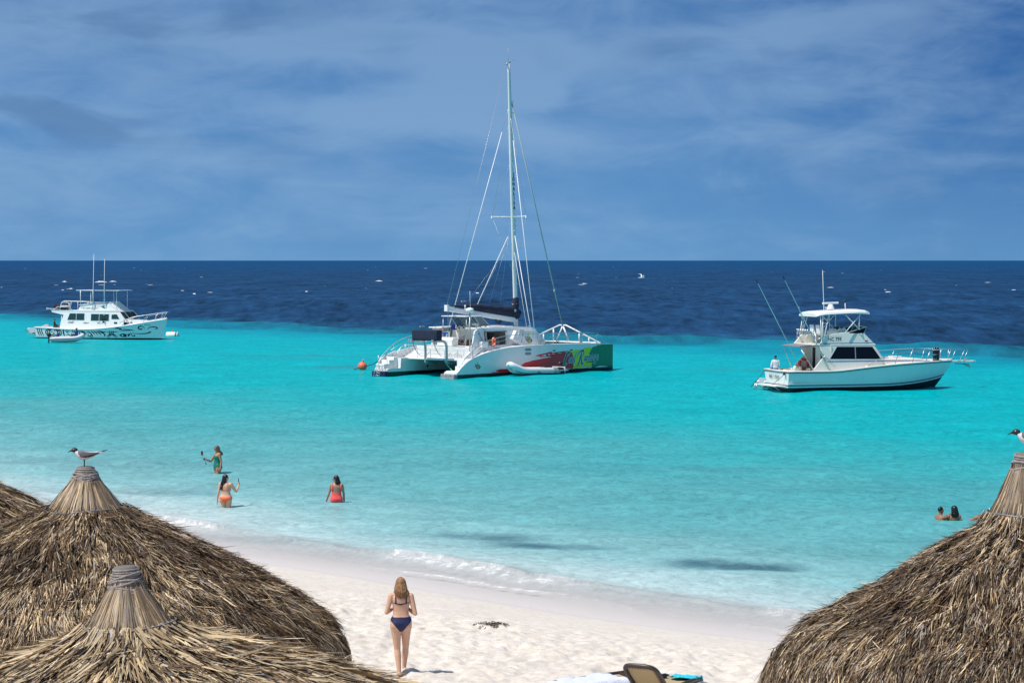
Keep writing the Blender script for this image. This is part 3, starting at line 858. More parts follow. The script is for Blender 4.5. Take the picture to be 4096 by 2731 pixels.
mb = MB()
for P in ([(7.0, -2.98, 2.0), (7.45, -3.0, 2.9), (7.9, -3.0, 2.95)], [(7.9, -3.0, 2.95), (7.55, -3.0, 2.1), (8.3, -3.0, 2.0), (7.75, -3.0, 2.75)]): mb.tube(P, .02, 6)
mb.build('folded_ladder', STEEL, cat)
# life rings
def ring_buoy(parent_loc, deg, label, R0=.30, r=.075, tilt=0.0):
    o = MB(); o.torus((0, 0, 0), R0, r, 'y', 32, 10, 0, mfun=lambda i: 1 if i % 8 == 3 else 0)
    q = o.build('life_ring', [ORANGE, mat('white reflective tape', (.8, .8, .8), .5)])
    q.location = parent_loc; q.rotation_euler = (R(tilt), 0, R(deg))
    return tag(q, label, 'life ring')
def W_(fr_o, ang, x, y, z):
    a = R(ang); return (fr_o[0] + cos(a) * x - sin(a) * y, fr_o[1] + sin(a) * x + cos(a) * y, z)
ring_buoy(W_(CO, CA, 4.95, -2.72, 2.20), CA + 25, 'orange life ring hanging in the open cabin side of the catamaran', .26, .075)
mb = MB()
mb.torus((4.1, 1.55, 2.56), .20, .08, 'x', 20, 8)
mb.build('horseshoe_buoy', ORANGE, cat)
# cockpit: seat box, helm with wheel, instruments
mb = MB(); mb.prism([(3.35, 1.88), (3.35, 2.30), (3.5, 2.48), (3.9, 2.48), (4.0, 2.36), (4.0, 1.88)], -.28, 1.16); mb.build('helm_seat', WHITE, cat, .05)
mb = MB(); mb.box(3.75, 4.0, .7, 1.15, 2.72, 2.80); mb.tube([(3.88, .92, 2.45), (3.88, .92, 2.74)], .03, 6); mb.build('stool', BLUE, cat, .02)
mb = MB(); mb.prism([(5.2, 1.88), (5.3, 2.9), (5.2, 3.2), (5.5, 3.25), (5.7, 3.1), (5.7, 1.88)], -1.4, 1.5); mb.build('helm_console', CREAM, cat, .03)
mb = MB()
for k in range(12):
    y = -1.1 + k * .2; mb.ell((5.15 + rnd(-.03, .05), y, 3.12 + rnd(-.1, .12)), (.06, .07, rnd(.05, .09)), 8, 6)
mb.box(5.2, 5.5, -1.05, -.45, 3.24, 3.42, 1)
mb.build('instruments', [BLACK, WPAINT], cat)
mb = MB(); mb.torus((5.0, .30, 2.50), .50, .02, 'x', 32, 6); 
for k in range(6): mb.tube([(5.0, .30, 2.5), (5.0, .30 + .5 * cos(k * pi / 3), 2.5 + .5 * sin(k * pi / 3))], .010, 5)
mb.tube([(5.0, .3, 2.5), (5.25, .3, 2.5)], .05, 8)
mb.build('steering_wheel', STEEL, cat)
# helm roof on posts with raked screens
mb = MB(); mb.box(3.8, 5.55, -1.15, 1.15, 3.90, 3.96); mb.build('helm_roof', WPAINT, cat, .015)
for x, y in ((3.95, 1.1), (3.95, -1.1), (5.45, 1.1), (5.45, -1.1)):
    s = MB()
    if x > 5: s.tube([(x, y, 3.9), (6.35, y * 1.05, 3.17)], .035, 6)
    else: s.tube([(x, y, 3.9), (3.85, y, 1.9)], .028, 6)
    s.build('roof_post', ALU, cat)
for a, b in (((5.45, 0, 3.9), (6.35, 0, 3.17)), ((4.7, -1.12, 3.9), (5.4, -1.12, 3.2)), ((4.7, 1.12, 3.9), (5.4, 1.12, 3.2))):
    mb = MB(); mb.tube([a, b], .03, 6); mb.build('roof_post', ALU, cat)
for y0, y1 in ((-1.06, -.04), (.04, 1.06)):
    s = MB(); s.add([(5.47, y0, 3.86), (5.47, y1, 3.86), (6.32, y1, 3.19), (6.32, y0, 3.19), (5.48, y0, 3.88), (5.48, y1, 3.88), (6.34, y1, 3.20), (6.34, y0, 3.20)], [(0, 1, 2, 3), (7, 6, 5, 4), (0, 4, 5, 1), (1, 5, 6, 2), (2, 6, 7, 3), (3, 7, 4, 0)])
    s.build('windscreen', GLASS, cat)
for y in (-1.1, 1.1):
    s = MB(); s.prism([(4.72, 3.88), (5.5, 3.88), (6.28, 3.22), (5.42, 3.22)], y - .006, y + .006); s.build('windscreen', GLASS, cat)
mb = MB(); mb.prism([(4.3, 3.05), (4.7, 3.35), (4.62, 3.1), (4.9, 3.0), (4.6, 2.95)], .6, .9); mb.build('folded_canvas', BLUE, cat, .03)
# radar pole on the near quarter
mb = MB()
mb.tube([(2.75, -2.5, 1.08), (2.75, -2.5, 4.25)], .045, 8)
mb.tube([(2.75, -2.5, 3.75), (3.1, -1.6, 1.9)], .025, 6); mb.tube([(2.75, -2.5, 3.75), (3.5, -2.55, 3.05), (3.9, -2.62, 2.3)], .025, 6)
mb.tube([(2.75, -2.5, 3.85), (4.3, -2.55, 2.95), (4.35, -2.75, 1.9)], .022, 6)
mb.build('radar_pole', ALU, cat)
mb = MB(); mb.lathe([(.02, 4.24), (.20, 4.26), (.27, 4.33), (.28, 4.42), (.24, 4.52), (.08, 4.57), (.01, 4.575)], (2.75, -2.5, 0), 20)
mb.build('radar_dome', WPAINT, cat)
mb = MB(); mb.tube([(2.75, -2.55, 4.3), (2.70, -2.55, 5.7)], .012, 5); mb.lathe([(.02, 4.3), (.05, 4.5), (.03, 4.6), (.07, 4.66), (.07, 4.72), (.01, 4.76)], (2.55, -2.25, 0), 10); mb.build('aerial', WPAINT, cat)
# mast
MB0, MT = Vector((10.35, 0, 3.1)), Vector((9.57, 0, 21.72))
def mast_at(z): return MB0 + (MT - MB0) * ((z - 3.1) / (21.72 - 3.1))
rings = []
for i in range(25):
    z = 3.1 + (21.72 - 3.1) * i / 24; p = mast_at(z); k = 1 if i < 16 else 1 - (i - 16) * .045
    ring = []
    for j in range(16):
        a = 2 * pi * j / 16
        ring.append((p.x + .20 * k * cos(a), p.y + .115 * k * sin(a), p.z))
    rings.append(ring)
mb = MB(); mb.loft(rings)
class MastSkin(Skin2D):
    def y(s, x, z): return -.128
sk = MastSkin(None)
for i, ch in enumerate('JONALISA'):
    z = 13.75 - i * .335; p = mast_at(z)
    V, F = text2d(ch, .34, .006)
    ww = max(v[0] for v in V) + min(v[0] for v in V)
    sk.put(mb, [(p.x + .03 + (a - ww / 2), z + b) for a, b in V], F, 1, 0)
mast = mb.build('mast', [mat('mast paint', (.74, .77, .75), .35, dirt=.3), INK, BLACK], cat)
for z in (19.0, 18.2, 16.2, 15.1, 10.6, 10.2):
    mb = MB(); p = mast_at(z); mb.ell((p.x + .2, -.08, z), (.08, .07, .09), 8, 6); mb.build('mast_light', [WPAINT], mast)
mb = MB(); p = mast_at(21.7); mb.tube([(p.x - .3, 0, 21.62), (p.x + .12, 0, 21.80)], .06, 6); mb.tube([(p.x, .05, 21.7), (p.x, .05, 22.75)], .010, 5); mb.tube([(p.x - .1, -.05, 21.7), (p.x - .12, -.05, 22.6)], .006, 5); mb.tube([(p.x, 0, 21.8), (p.x + .5, -.1, 21.95)], .008, 5)
mb.build('masthead_fitting', ALU, mast)
mb = MB(); p = mast_at(4.5)
mb.lathe([(.16, 3.6), (.22, 3.9), (.24, 4.6), (.23, 5.1), (.2, 5.15)], (p.x, 0, 0), 14); mb.build('mast_boot', NAVY, mast)
# spreaders
zsp = 10.88; ps = mast_at(zsp)
for s_ in (1, -1):
    mb = MB(); mb.tube([(ps.x, 0, zsp), (ps.x - .42, s_ * 1.62, zsp + .02)], .045, 8, flat=(1, .6)); mb.box(ps.x - .48, ps.x - .36, s_ * 1.62 - .05, s_ * 1.62 + .05, zsp - .1, zsp + .08); mb.build('spreader', WPAINT, mast)
# boom and stowed sail
mb = MB()
rings = []
for i in range(9):
    t_ = i / 8; x = 3.1 + 7.2 * t_; z = 4.47 - .92 * t_
    rings.append([(x, .12 * a, z + .17 * b) for a, b in ((-.7, -1), (.7, -1), (1, -.6), (1, .6), (.7, 1), (-.7, 1), (-1, .6), (-1, -.6))])
mb.loft(rings, 0, False); mb.box(3.02, 3.22, -.15, .15, 4.28, 4.72)
mb.build('boom', WPAINT, cat, .01)
rings = []
for i in range(37):
    t_ = i / 36; x = 3.75 + 6.85 * t_; zb = 4.55 - .90 * t_
    hgt = (.10 + .27 * min(1, t_ * 3) + .36 * t_ ** 1.6) * (1 - .25 * max(0, t_ - .93) / .07); wd = .17 + .10 * t_
    ring = []
    for j in range(18):
        a = 2 * pi * j / 18; wob = 1 + .06 * sin(i * 1.1 + j * .9) + rnd(-.03, .03)
        ring.append((x + (.06 if a < pi else -.02), wd * cos(a) * wob, zb + .05 + hgt * .5 + hgt * .55 * sin(a) * wob))
    rings.append(ring)
mb = MB(); mb.loft(rings); mb.build('stowed_sail_cover', NAVY, cat)
mb = MB(); mb.box(9.9, 10.05, -.285, -.26, 4.15, 4.32); mb.build('cover_patch', LGREY, cat)
mb = MB()
for k in range(5): mb.tube(catmull([(8.2 + rnd(-.1, .1), 0, 3.75), (8.3 + rnd(-.15, .15), rnd(-.1, .1), 3.45), (8.55 + rnd(-.1, .2), 0, 3.35), (8.7 + rnd(-.1, .1), 0, 3.68)], 4), .022, 5)
mb.build('vang_block', BLACK, cat)
# standing rigging, each wire its own
def wire(a, b, r=.012, name='shroud', m=STEEL):
    s = MB(); s.tube([a, b], r, 5); return s.build(name, m, cat)
wh = WPAINT
p19 = mast_at(18.9); p18 = mast_at(18.2); p103 = mast_at(10.4)
def cable(a, b, split, r0=.010, r1=.028):
    a, b = Vector(a), Vector(b); c = a.lerp(b, split); s = MB(); s.tube([a, c], r0, 5, 1); s.tube([c, b], r1, 6, 0); s.build('shroud', [wh, STEEL], cat)
cable(p19, (6.9, 3.75, 1.9), .12); cable(p18, (8.0, -3.93, 1.9), .12, .010, .026)
cable(mast_at(10.3), (7.6, 2.9, 1.9), .10); cable(mast_at(10.2), (8.1, -3.6, 1.9), .08)
wire(mast_at(8.6), (8.9, -2.3, 3.0), .016, 'shroud', wh)
wire((MT.x - .3, 0, 21.6), (3.15, 0, 4.7), .012, 'topping_lift', ALU)
s = MB(); a, b = Vector((mast_at(18.95).x + .2, 0, 18.95)), Vector((15.45, 0, 3.05)); s.tube([a, b], .045, 7); s.lathe([(.03, -.12), (.08, -.05), (.08, .1), (.03, .2)], b.lerp(a, .16), 10); s.build('forestay', mat('furled forestay', (.32, .42, .42), .5), cat)
for s_ in (1, -1):
    tip = (ps.x - .42, s_ * 1.62, zsp)
    wire(mast_at(18.0), tip, .009, 'diamond_wire', ALU); wire(mast_at(15.0), tip, .007, 'diamond_wire', ALU); wire(tip, mast_at(6.6), .009, 'diamond_wire', ALU)
wire((3.1, 0, 4.35), (2.05, .9, 2.3), .010, 'mainsheet', ROPE); wire((3.2, 0, 4.3), (3.7, .3, 1.95), .012, 'mainsheet', ALU); wire((3.25, 0, 4.3), (3.8, .1, 1.95), .012, 'mainsheet', ALU)
for k in range(4): wire((5.2 + k * 1.2, .18, 4.7 - k * .1), (mast_at(9 + k * .5).x - .2, .1, 9 + k * .5), .006, 'lazy_jack', ALU)
# foredeck: net, cross beam with striker arch
mb = MB(); mb.tube([(15.5, -3.3, 1.80), (15.5, 3.3, 1.80)], .14, 10); mb.build('cross_beam', WPAINT, cat)
mb = MB()
mb.tube([(15.5, -3.55, 1.85), (15.5, -.3, 3.08), (15.5, .3, 3.08), (15.5, 3.55, 1.85)], .058, 8)
for y, z in ((.89, 2.8), (1.85, 2.4), (-1.56, 2.5), (-2.47, 2.2)): mb.tube([(15.5, y, 1.85), (15.5, y, z)], .055, 8)
mb.tube([(15.5, 0, 3.05), (15.3, .45, 1.9)], .05, 8); mb.tube([(15.5, 0, 3.05), (15.7, -.45, 1.9)], .065, 8)
mb.build('striker_arch', WPAINT, cat)
mb = MB()
for i in range(24): mb.tube([(10.9 + 4.5 * i / 23, -2.7, 1.84), (10.9 + 4.5 * i / 23, 2.7, 1.84)], .014, 4)
for i in range(24): mb.tube([(10.9, -2.7 + 5.4 * i / 23, 1.86), (15.4, -2.7 + 5.4 * i / 23, 1.86)], .014, 4)
mb.build('trampoline_net', BLACK, cat)
mb = MB(); mb.box(10.6, 13.2, -.45, .45, 1.80, 1.98); mb.build('foredeck_plank', WHITE, cat, .03)
mb = MB(); mb.prism([(9.4, 1.93), (9.45, 2.12), (10.4, 2.10), (10.4, 1.93)], -3.5, -3.0); mb.build('deck_box', GLASS, cat)
mb = MB(); mb.box(3.5, 4.1, -2.95, -2.66, 1.85, 2.25); mb.build('deck_locker', WHITE, cat, .03)
# green mooring rope from the aft deck
mb = MB(); mb.tube(catmull([(2.0, -.75, 1.0), (1.9, -1.2, .65), (1.6, -1.9, .3), (1.2, -2.4, .08), (1.0, -2.9, .02)], 6), [.02] * 24 + [.05], 6) if False else mb.tube(catmull([(2.0, -.75, 1.0), (1.9, -1.2, .65), (1.6, -1.9, .3), (1.2, -2.3, .08), (.9, -2.5, .05)], 6), .035, 6)
mb.build('green_rope', ROPEG, cat)

# mooring line with its orange buoy
buoy = MB(); buoy.ell((0, 0, 0), (.33, .33, .31), 20, 12); buoy.tube([(0, 0, .3), (0, 0, .50)], .05, 8)
wb = W_(CO, CA, 4.63, 9.73, 0)
o_b = buoy.build('mooring_buoy', BUOYO); o_b.location = (wb[0], wb[1], .18); o_b.rotation_euler = (R(14), R(10), 0)
tag(o_b, 'round orange mooring buoy floating off the stern of the catamaran', 'buoy')
P0 = Vector(W_(CO, CA, .75, 3.8, 1.08)); P1 = Vector((wb[0] + .3, wb[1] - .15, .2))
mb = MB(); mb.tube([P0 + Vector((.25, .1, .2)), P0, P0.lerp(P1, .3) + Vector((0, 0, -.08)), P0.lerp(P1, .65) + Vector((0, 0, -.12)), P1, P1 + Vector((-.9, 0, -.25))], .028, 6)
tag(mb.build('mooring_line', ROPE), 'dark rope running from the catamaran stern to the orange buoy', 'rope')

# ------------------------------------------------------------------ inflatable dinghies
def dinghy(name, label, loc, deg, L=3.6, Bm=1.6, r=.21, tube_m=None, engine=True, cover=None, patches=False, pitch=0.0, rise=.22, seat=True):
    t_ = thing(name, label, 'dinghy', loc, deg); t_.rotation_euler = (0, R(-pitch), R(deg))
    h = Bm / 2 - r
    P = [(-L / 2, -h, .26), (-L / 4, -h, .26), (L * .12, -h, .28), (L * .32, -h * .82, .34), (L * .45, -h * .38, .34 + rise * .8), (L * .47, 0, .36 + rise), (L * .45, h * .38, .34 + rise * .8), (L * .32, h * .82, .34), (L * .12, h, .28), (-L / 4, h, .26), (-L / 2, h, .26)]
    C_ = catmull(P, 5)
    n = len(C_); rr = [r * min(1, .25 + .75 * min(i, n - 1 - i) / 2.5) if min(i, n - 1 - i) < 3 else r for i in range(n)]
    mb = MB(); mb.tube(C_, rr, 12, 0)
    mb.build('inflatable_tube', tube_m or WPAINT, t_)
    mb = MB()
    mb.tube([p + Vector((0, 0, 0)) + (Vector((p.x * 0, p.y, 0)).normalized() if abs(p.y) > .05 else Vector((1, 0, 0))) * r * .97 for p in C_], .03, 5)
    mb.build('rubbing_strake', mat('dark blue strake', (.02, .03, .10), .6) if not patches else LGREY, t_)
    mb = MB(); rings = []
    for x, w_, zk in ((-L / 2 + .1, h, -.06), (0, h, -.08), (L * .25, h * .8, -.05), (L * .40, h * .4, .12), (L * .47, .03, .36)):
        rings.append([(x, -w_, .22 if x < L * .3 else .34), (x, -w_ * .5, .06 + zk * .4), (x, 0, zk), (x, w_ * .5, .06 + zk * .4), (x, w_, .22 if x < L * .3 else .34), (x, 0, .18 if x < L * .3 else .34)])
    mb.loft(rings, 0, False); mb.build('rigid_hull', mat('dinghy hull', (.68, .70, .66), .4, dirt=.5), t_)
    mb = MB(); mb.box(-L / 2 + .08, -L / 2 + .14, -h, h, .02, .50); mb.build('transom', LGREY, t_, .01)
    if seat:
        mb = MB(); mb.box(-L * .12, -L * .02, -h, h, .36, .42); mb.build('thwart', LGREY, t_, .01)
    if patches:
        for s_ in (1, -1):
            for a, b, mi in ((-.42, -.30, INK), (-.295, -.22, GREY), (.02, .10, GREY)):
                mb = MB(); c0 = Vector((a * L, s_ * h, .262)); c1 = Vector((b * L, s_ * h, .265)); mb.tube([c0, c1], r * 1.012, 12, 0, caps=False)
                mb.build('tube_patch', mi, t_)
    if engine:
        e = MB(); rings = []
        for k, (z, a, b) in enumerate(((.46, .10, .10), (.52, .19, .14), (.66, .21, .15), (.78, .19, .13), (.84, .10, .08))):
            rings.append([(-L / 2 - .06 + a * cos(2 * pi * j / 12), b * sin(2 * pi * j / 12), z) for j in range(12)])
        e.loft(rings); e.prism([(-L / 2 - .14, .48), (-L / 2 - .01, .48), (-L / 2 - .03, -.3), (-L / 2 - .16, -.3)], -.05, .05); e.tube([(-L / 2 + .05, 0, .6), (-L / 2 + .5, .1, .66)], .02, 6)
        e.build('outboard_motor', cover or BLACK, t_)
    return t_
dinghy('inflatable_dinghy', 'white inflatable dinghy with grey patches tied alongside the painted catamaran hull', (1.55, 165.95, -.02), -133, 5.2, 1.6, .20, mat('hypalon white', (.74, .75, .76), .45, var=.03), True, mat('red and black cowling', (.05, .02, .02), .35), True, 1.0, .34)
# ------------------------------------------------------------------ sport fishing boat
SO, SA = (16.07, 146.77, 0), 17
sf = thing('fishing_boat', 'cream sport fishing boat NC 799 with flybridge, outriggers and long bow pulpit', 'motor boat', SO, SA)
SP = hull_paint('fishing boat hull paint', (.74, .80, .79), .13, .018, 6.2, [(.215, .30, (.10, .15, .24))])
def motor_hull(st, pw, zk, n=14):
    """st rows: x at sheer, half beam, sheer z, rake length at the keel"""
    rings = []
    for (x, w_, zs, rk, pp, zkk) in st:
        R1 = []
        for i in range(n + 1):
            s_ = i / n; z = zkk + (zs - zkk) * s_
            R1.append((x - rk * (1 - s_) ** 1.15, w_ * s_ ** pp, z))
        ring = [(a, -b, c_) for a, b, c_ in R1[::-1]] + [(a, b, c_) for a, b, c_ in R1[1:]]
        rings.append(ring)
    mb = MB(); mb.loft(rings, 0, False, True)
    return mb
st = [(0, 1.86, 1.07, -.12, .16, -.5), (1.5, 1.92, 1.06, 0, .17, -.5), (3, 1.96, 1.07, 0, .18, -.5), (4.2, 1.98, 1.17, 0, .2, -.5), (5.2, 1.98, 1.27, .0, .22, -.5), (6.4, 1.95, 1.37, .05, .26, -.5),
      (7.6, 1.84, 1.45, .12, .34, -.5), (8.8, 1.62, 1.50, .25, .46, -.5), (9.9, 1.24, 1.53, .5, .62, -.5), (10.8, .76, 1.54, .85, .8, -.48), (11.4, .36, 1.54, 1.2, .95, -.45), (11.8, .04, 1.54, 1.5, 1.0, -.42)]
mb = motor_hull(st, 0, 0)
sk = Skin2D(mb.bvh(), -1)
# transom lettering is laid in the transom plane
V, F = text2d('BAR', .26, .004); mb.add([(-.02 - .05 * (1 - (b + .66)), 1.08 - a * .95, .66 + b) for a, b in V], F, 1)
V, F = text2d('FOUR', .26, .004); mb.add([(-.02 - .05 * (1 - (b + .66)), .22 - a * .95, .66 + b) for a, b in V], F, 1)
for pts in ([(.40, .60), (.28, .74), (.40, .90), (.52, .74), (.40, .60)], [(.40, .54), (.40, .97)], [(1.1, .62), (.50, .62)], [(.32, .62), (-.5, .62)], [(1.1, .88), (.5, .88)]):
    for a, b in zip(pts, pts[1:]):
        mb.add([(-.045, a[0], a[1]), (-.045, b[0], b[1]), (-.045, b[0] - .012, b[1] + .012), (-.045, a[0] - .012, a[1] + .012)], [(0, 1, 2, 3)], 1)
V, F = text2d('CURACAO', .085); mb.add([(-.055, -.1 - a * .9, .50 + b) for a, b in V], F, 1)
mb.build('hull', [SP, INK], sf)
def rail_strip(st, r, m, name, parent, lift=0.0):
    mb = MB(); 
    for s_ in (1, -1): mb.tube(catmull([(a, s_ * (b + .015), c_ + lift) for a, b, c_, *_ in st], 3), r, 6)
    mb.tube([(st[0][0], -st[0][1], st[0][2] + lift), (st[0][0] - .02, 0, st[0][2] + lift), (st[0][0], st[0][1], st[0][2] + lift)], r, 6)
    return mb.build(name, m, parent)
rail_strip(st, .035, mat('dark rubbing rail', (.08, .11, .14), .5), 'rubbing_rail', sf, -.02)
rail_strip(st, .055, CREAM, 'gunwale', sf, .05)
mb = MB(); rings = []
for (x, w_, zs, *_r) in st[4:]:
    rings.append([(x, -w_ * .97, zs + .03), (x, -w_ * .6, zs + .12), (x, 0, zs + .17), (x, w_ * .6, zs + .12), (x, w_ * .97, zs + .03), (x, 0, zs - .1)])
mb.loft(rings, 0, True); mb.build('foredeck', CREAM, sf)
mb = MB(); rings = []
for x, w_, z in ((5.7, 1.35, 1.86), (6.4, 1.3, 1.84), (7.6, 1.2, 1.82), (8.8, 1.0, 1.80), (9.3, .85, 1.76), (9.9, .6, 1.58)):
    rings.append([(x, -w_, 1.45), (x, -w_ * .94, z - .06), (x, -w_ * .8, z), (x, w_ * .8, z), (x, w_ * .94, z - .06), (x, w_, 1.45)])
mb.loft(rings, 0, False); mb.build('cabin_trunk', CREAM, sf, .02)
mb = MB(); mb.box(7.6, 8.2, -.35, .35, 1.83, 1.90); mb.build('deck_hatch', WPAINT, sf, .02)
# pulpit and anchor
mb = MB(); mb.prism([(11.3, 1.50), (11.3, 1.60), (13.35, 1.57), (13.35, 1.50), (12.9, 1.46)], -.22, .22); mb.build('bow_pulpit', CREAM, sf, .02)
mb = MB(); mb.tube([(12.0, 0, 1.40), (12.9, 0, 1.32)], .035, 6); mb.prism([(12.6, 1.40), (12.9, 1.38), (13.05, 1.12), (12.8, 1.22)], -.1, .1); mb.tube([(12.5, 0, 1.55), (12.9, .1, 1.7), (13.1, .2, 1.58)], .03, 6); mb.build('anchor', ALU, sf)
# cockpit floor, side coamings
mb = MB(); mb.box(.1, 3.0, -1.8, 1.8, .35, .42); mb.build('cockpit_floor', CREAM, sf)
# deckhouse: two raked side walls, roof and front
mb = MB()
side = [(1.65, 1.10), (2.50, 2.05), (2.28, 2.30), (2.22, 2.66), (5.80, 2.66), (6.42, 1.78), (6.42, 1.30), (4.0, 1.15)]
for s_ in (-1, 1):
    a, b = sorted((s_ * 1.50, s_ * 1.62)); mb.prism(side, a, b)
mb.build('cabin_side', CREAM, sf, .02)
mb = MB(); mb.prism([(5.70, 2.66), (5.80, 2.66), (6.42, 1.78), (6.42, 1.5), (6.30, 1.5), (6.30, 1.78)], -1.5, 1.5); mb.build('cabin_front', CREAM, sf)
mb = MB(); mb.prism([(2.9, 1.0), (2.9, 2.6), (3.0, 2.6), (3.0, 1.0)], -1.5, 1.5); mb.build('aft_bulkhead', CREAM, sf)
mb = MB(); mb.box(2.86, 2.90, -.9, -.1, 1.1, 2.4); mb.build('cabin_door', DARKGLASS, sf)
mb = MB(); mb.box(2.86, 2.90, .75, 1.1, 1.2, 2.45); mb.build('aft_window', DARKGLASS, sf)
win = [(2.84, 1.84), (3.34, 2.57), (5.68, 2.55), (6.22, 1.80)]
for s_ in (-1, 1):
    a, b = sorted((s_ * 1.62, s_ * 1.628)); s2 = MB(); s2.prism(win, a, b); w0 = s2.build('side_window', DARKGLASS, sf)
    a, b = sorted((s_ * 1.628, s_ * 1.640)); s2 = MB(); s2.prism([(4.50, 1.84), (4.50, 2.55), (4.56, 2.55), (4.56, 1.84)], a, b); s2.build('window_mullion', ALU, w0)
mb = MB(); mb.prism([(2.62, 1.66), (6.35, 1.66), (9.5, 1.62), (9.5, 1.655), (6.35, 1.72), (2.70, 1.72)], -1.627, -1.62); mb.build('blue_stripe', mat('slate blue stripe', (.16, .22, .34), .4), sf)
# flybridge
mb = MB()
fb = [(2.18, 2.70), (2.66, 3.28), (3.70, 3.42), (4.20, 3.44), (4.22, 3.36), (5.20, 3.36), (5.86, 2.70)]
for s_ in (-1, 1):
    a, b = sorted((s_ * 1.50, s_ * 1.60)); mb.prism(fb, a, b)
mb.prism([(1.75, 2.66), (1.75, 2.72), (5.9, 2.72), (5.9, 2.64)], -1.64, 1.64)
mb.prism([(5.10, 3.36), (5.20, 3.36), (5.86, 2.72), (5.74, 2.72)], -1.5, 1.5)
mb.build('flybridge', CREAM, sf, .02)
mb = MB(); mb.prism([(2.2, 2.735), (2.25, 2.80), (5.70, 2.80), (5.78, 2.735)], -1.606, -1.60); mb.build('flybridge_stripe', mat('slate blue stripe', (.16, .22, .34), .4), sf)
skf = Skin2D(MB().box(1, 7, -1.6, 1.6, 2, 4).bvh(), -1)
mb = MB(); text_on(skf, mb, 'NC 799', 2.78, 2.94, .27, 0, .008, 1.0, 0, .004)
for z in (2.90, 3.18): skf.stroke(mb, [(2.76, z), (3.74, z)], .010, 0, .008, smooth=False)
skf.poly(mb, [(5.2, 2.86), (5.4, 2.86), (5.4, 2.93), (5.2, 2.93)], 0, .03)
mb.build('registration_number', INK, sf)
# dark wrap round venturi screen
mb = MB()
mb.prism([(4.15, 3.40), (5.35, 3.70), (5.22, 3.36), (4.3, 3.36)], -1.5, -1.49); mb.prism([(4.15, 3.40), (5.35, 3.70), (5.22, 3.36), (4.3, 3.36)], 1.49, 1.5)
mb.add([(5.22, -1.5, 3.36), (5.22, 1.5, 3.36), (5.45, 1.3, 3.74), (5.45, -1.3, 3.74)], [(0, 1, 2, 3), (3, 2, 1, 0)])
mb.build('bridge_screen', DARKGLASS, sf)
mb = MB(); 
for s_ in (-1, 1): mb.tube([(4.1, s_ * 1.5, 3.42), (5.42, s_ * 1.42, 3.72), (5.20, s_ * 1.5, 3.36)], .03, 6)
mb.tube([(5.42, -1.42, 3.72), (5.48, 0, 3.78), (5.42, 1.42, 3.72)], .03, 6)
for y in (-.7, .1, .9): mb.tube([(5.2, y, 3.36), (5.46, y, 3.75)], .02, 6)
mb.build('screen_frame', WPAINT, sf)
# hard top
rings = []
for x, z, w_ in ((2.05, 4.40, 1.32), (2.2, 4.46, 1.40), (2.6, 4.52, 1.44), (3.6, 4.57, 1.45), (4.8, 4.62, 1.45), (5.3, 4.60, 1.42), (5.55, 4.52, 1.34)):
    rings.append([(x, -w_, z), (x, -w_ * .97, z + .10), (x, -w_ * .8, z + .17), (x, 0, z + .21), (x, w_ * .8, z + .17), (x, w_ * .97, z + .10), (x, w_, z), (x, w_ * .9, z - .02), (x, -w_ * .9, z - .02)])
mb = MB(); mb.loft(rings, 0, False); mb.build('hard_top', WPAINT, sf)
for a, b in (((2.30, -1.3, 4.45), (2.36, -1.45, 2.75)), ((2.45, -1.3, 4.45), (2.40, -1.45, 2.75)), ((2.85, -1.3, 4.5), (2.46, -1.45, 2.9)), ((4.95, -1.3, 4.5), (3.85, -1.5, 3.42)), ((3.95, -1.3, 4.5), (4.85, -1.45, 3.58)), ((4.90, -1.25, 4.5), (4.80, -1.45, 3.6)),
             ((2.3, 1.3, 4.45), (2.12, 1.5, 2.75)), ((2.45, 1.3, 4.45), (2.15, 1.5, 2.75)), ((2.65, 1.3, 4.45), (2.3, 1.5, 3.2)), ((4.1, 1.3, 4.5), (4.15, 1.45, 3.5)), ((4.5, 1.3, 4.5), (4.55, 1.45, 3.5)), ((3.5, 1.3, 4.5), (4.6, 1.45, 3.45)), ((4.5, 1.3, 4.5), (3.5, 1.45, 3.4))):
    s2 = MB(); s2.tube([a, b], .028, 6); s2.build('hard_top_leg', WPAINT, sf)
mb = MB()
for z in (3.2, 3.6, 4.0, 4.25): mb.tube([(2.38, -1.42 + (z - 2.75) * .08, z), (2.75 - (4.5 - z) * .2, -1.40, z)], .018, 5)
mb.build('side_ladder_rungs', STEEL, sf)
# open array radar
mb = MB(); mb.lathe([(.25, 4.80), (.24, 4.86), (.17, 5.05), (.12, 5.12), (.02, 5.13)], (3.55, 0, 0), 16)
mb.loft([[(3.55 + (u - .5) * 1.02 * 1.0, v * .07, 5.19 + w_ * .055 + (u - .5) * .03) for v, w_ in ((-1, -.7), (-.7, -1), (.7, -1), (1, -.7), (1, .7), (.7, 1), (-.7, 1), (-1, .7))] for u in (0, .03, .5, .97, 1)], 0, False)
mb.build('radar_scanner', WPAINT, sf)
mb = MB(); mb.tube([(3.12, 0, 4.78), (3.02, 0, 7.2)], [.028, .012], 6); mb.build('whip_aerial', WPAINT, sf)
mb = MB(); mb.tube([(4.55, 0, 4.8), (4.53, 0, 5.25)], .03, 8, 0); mb.tube([(4.53, 0, 5.22), (4.53, 0, 5.38)], .06, 8, 1); mb.build('mast_light', [WPAINT, BLACK], sf)
mb = MB(); mb.tube([(3.25, 0, 4.8), (3.25, 0, 4.88)], .02, 6); mb.ell((3.25, 0, 4.92), (.06, .06, .05), 10, 6); mb.build('gps_dome', WPAINT, sf)
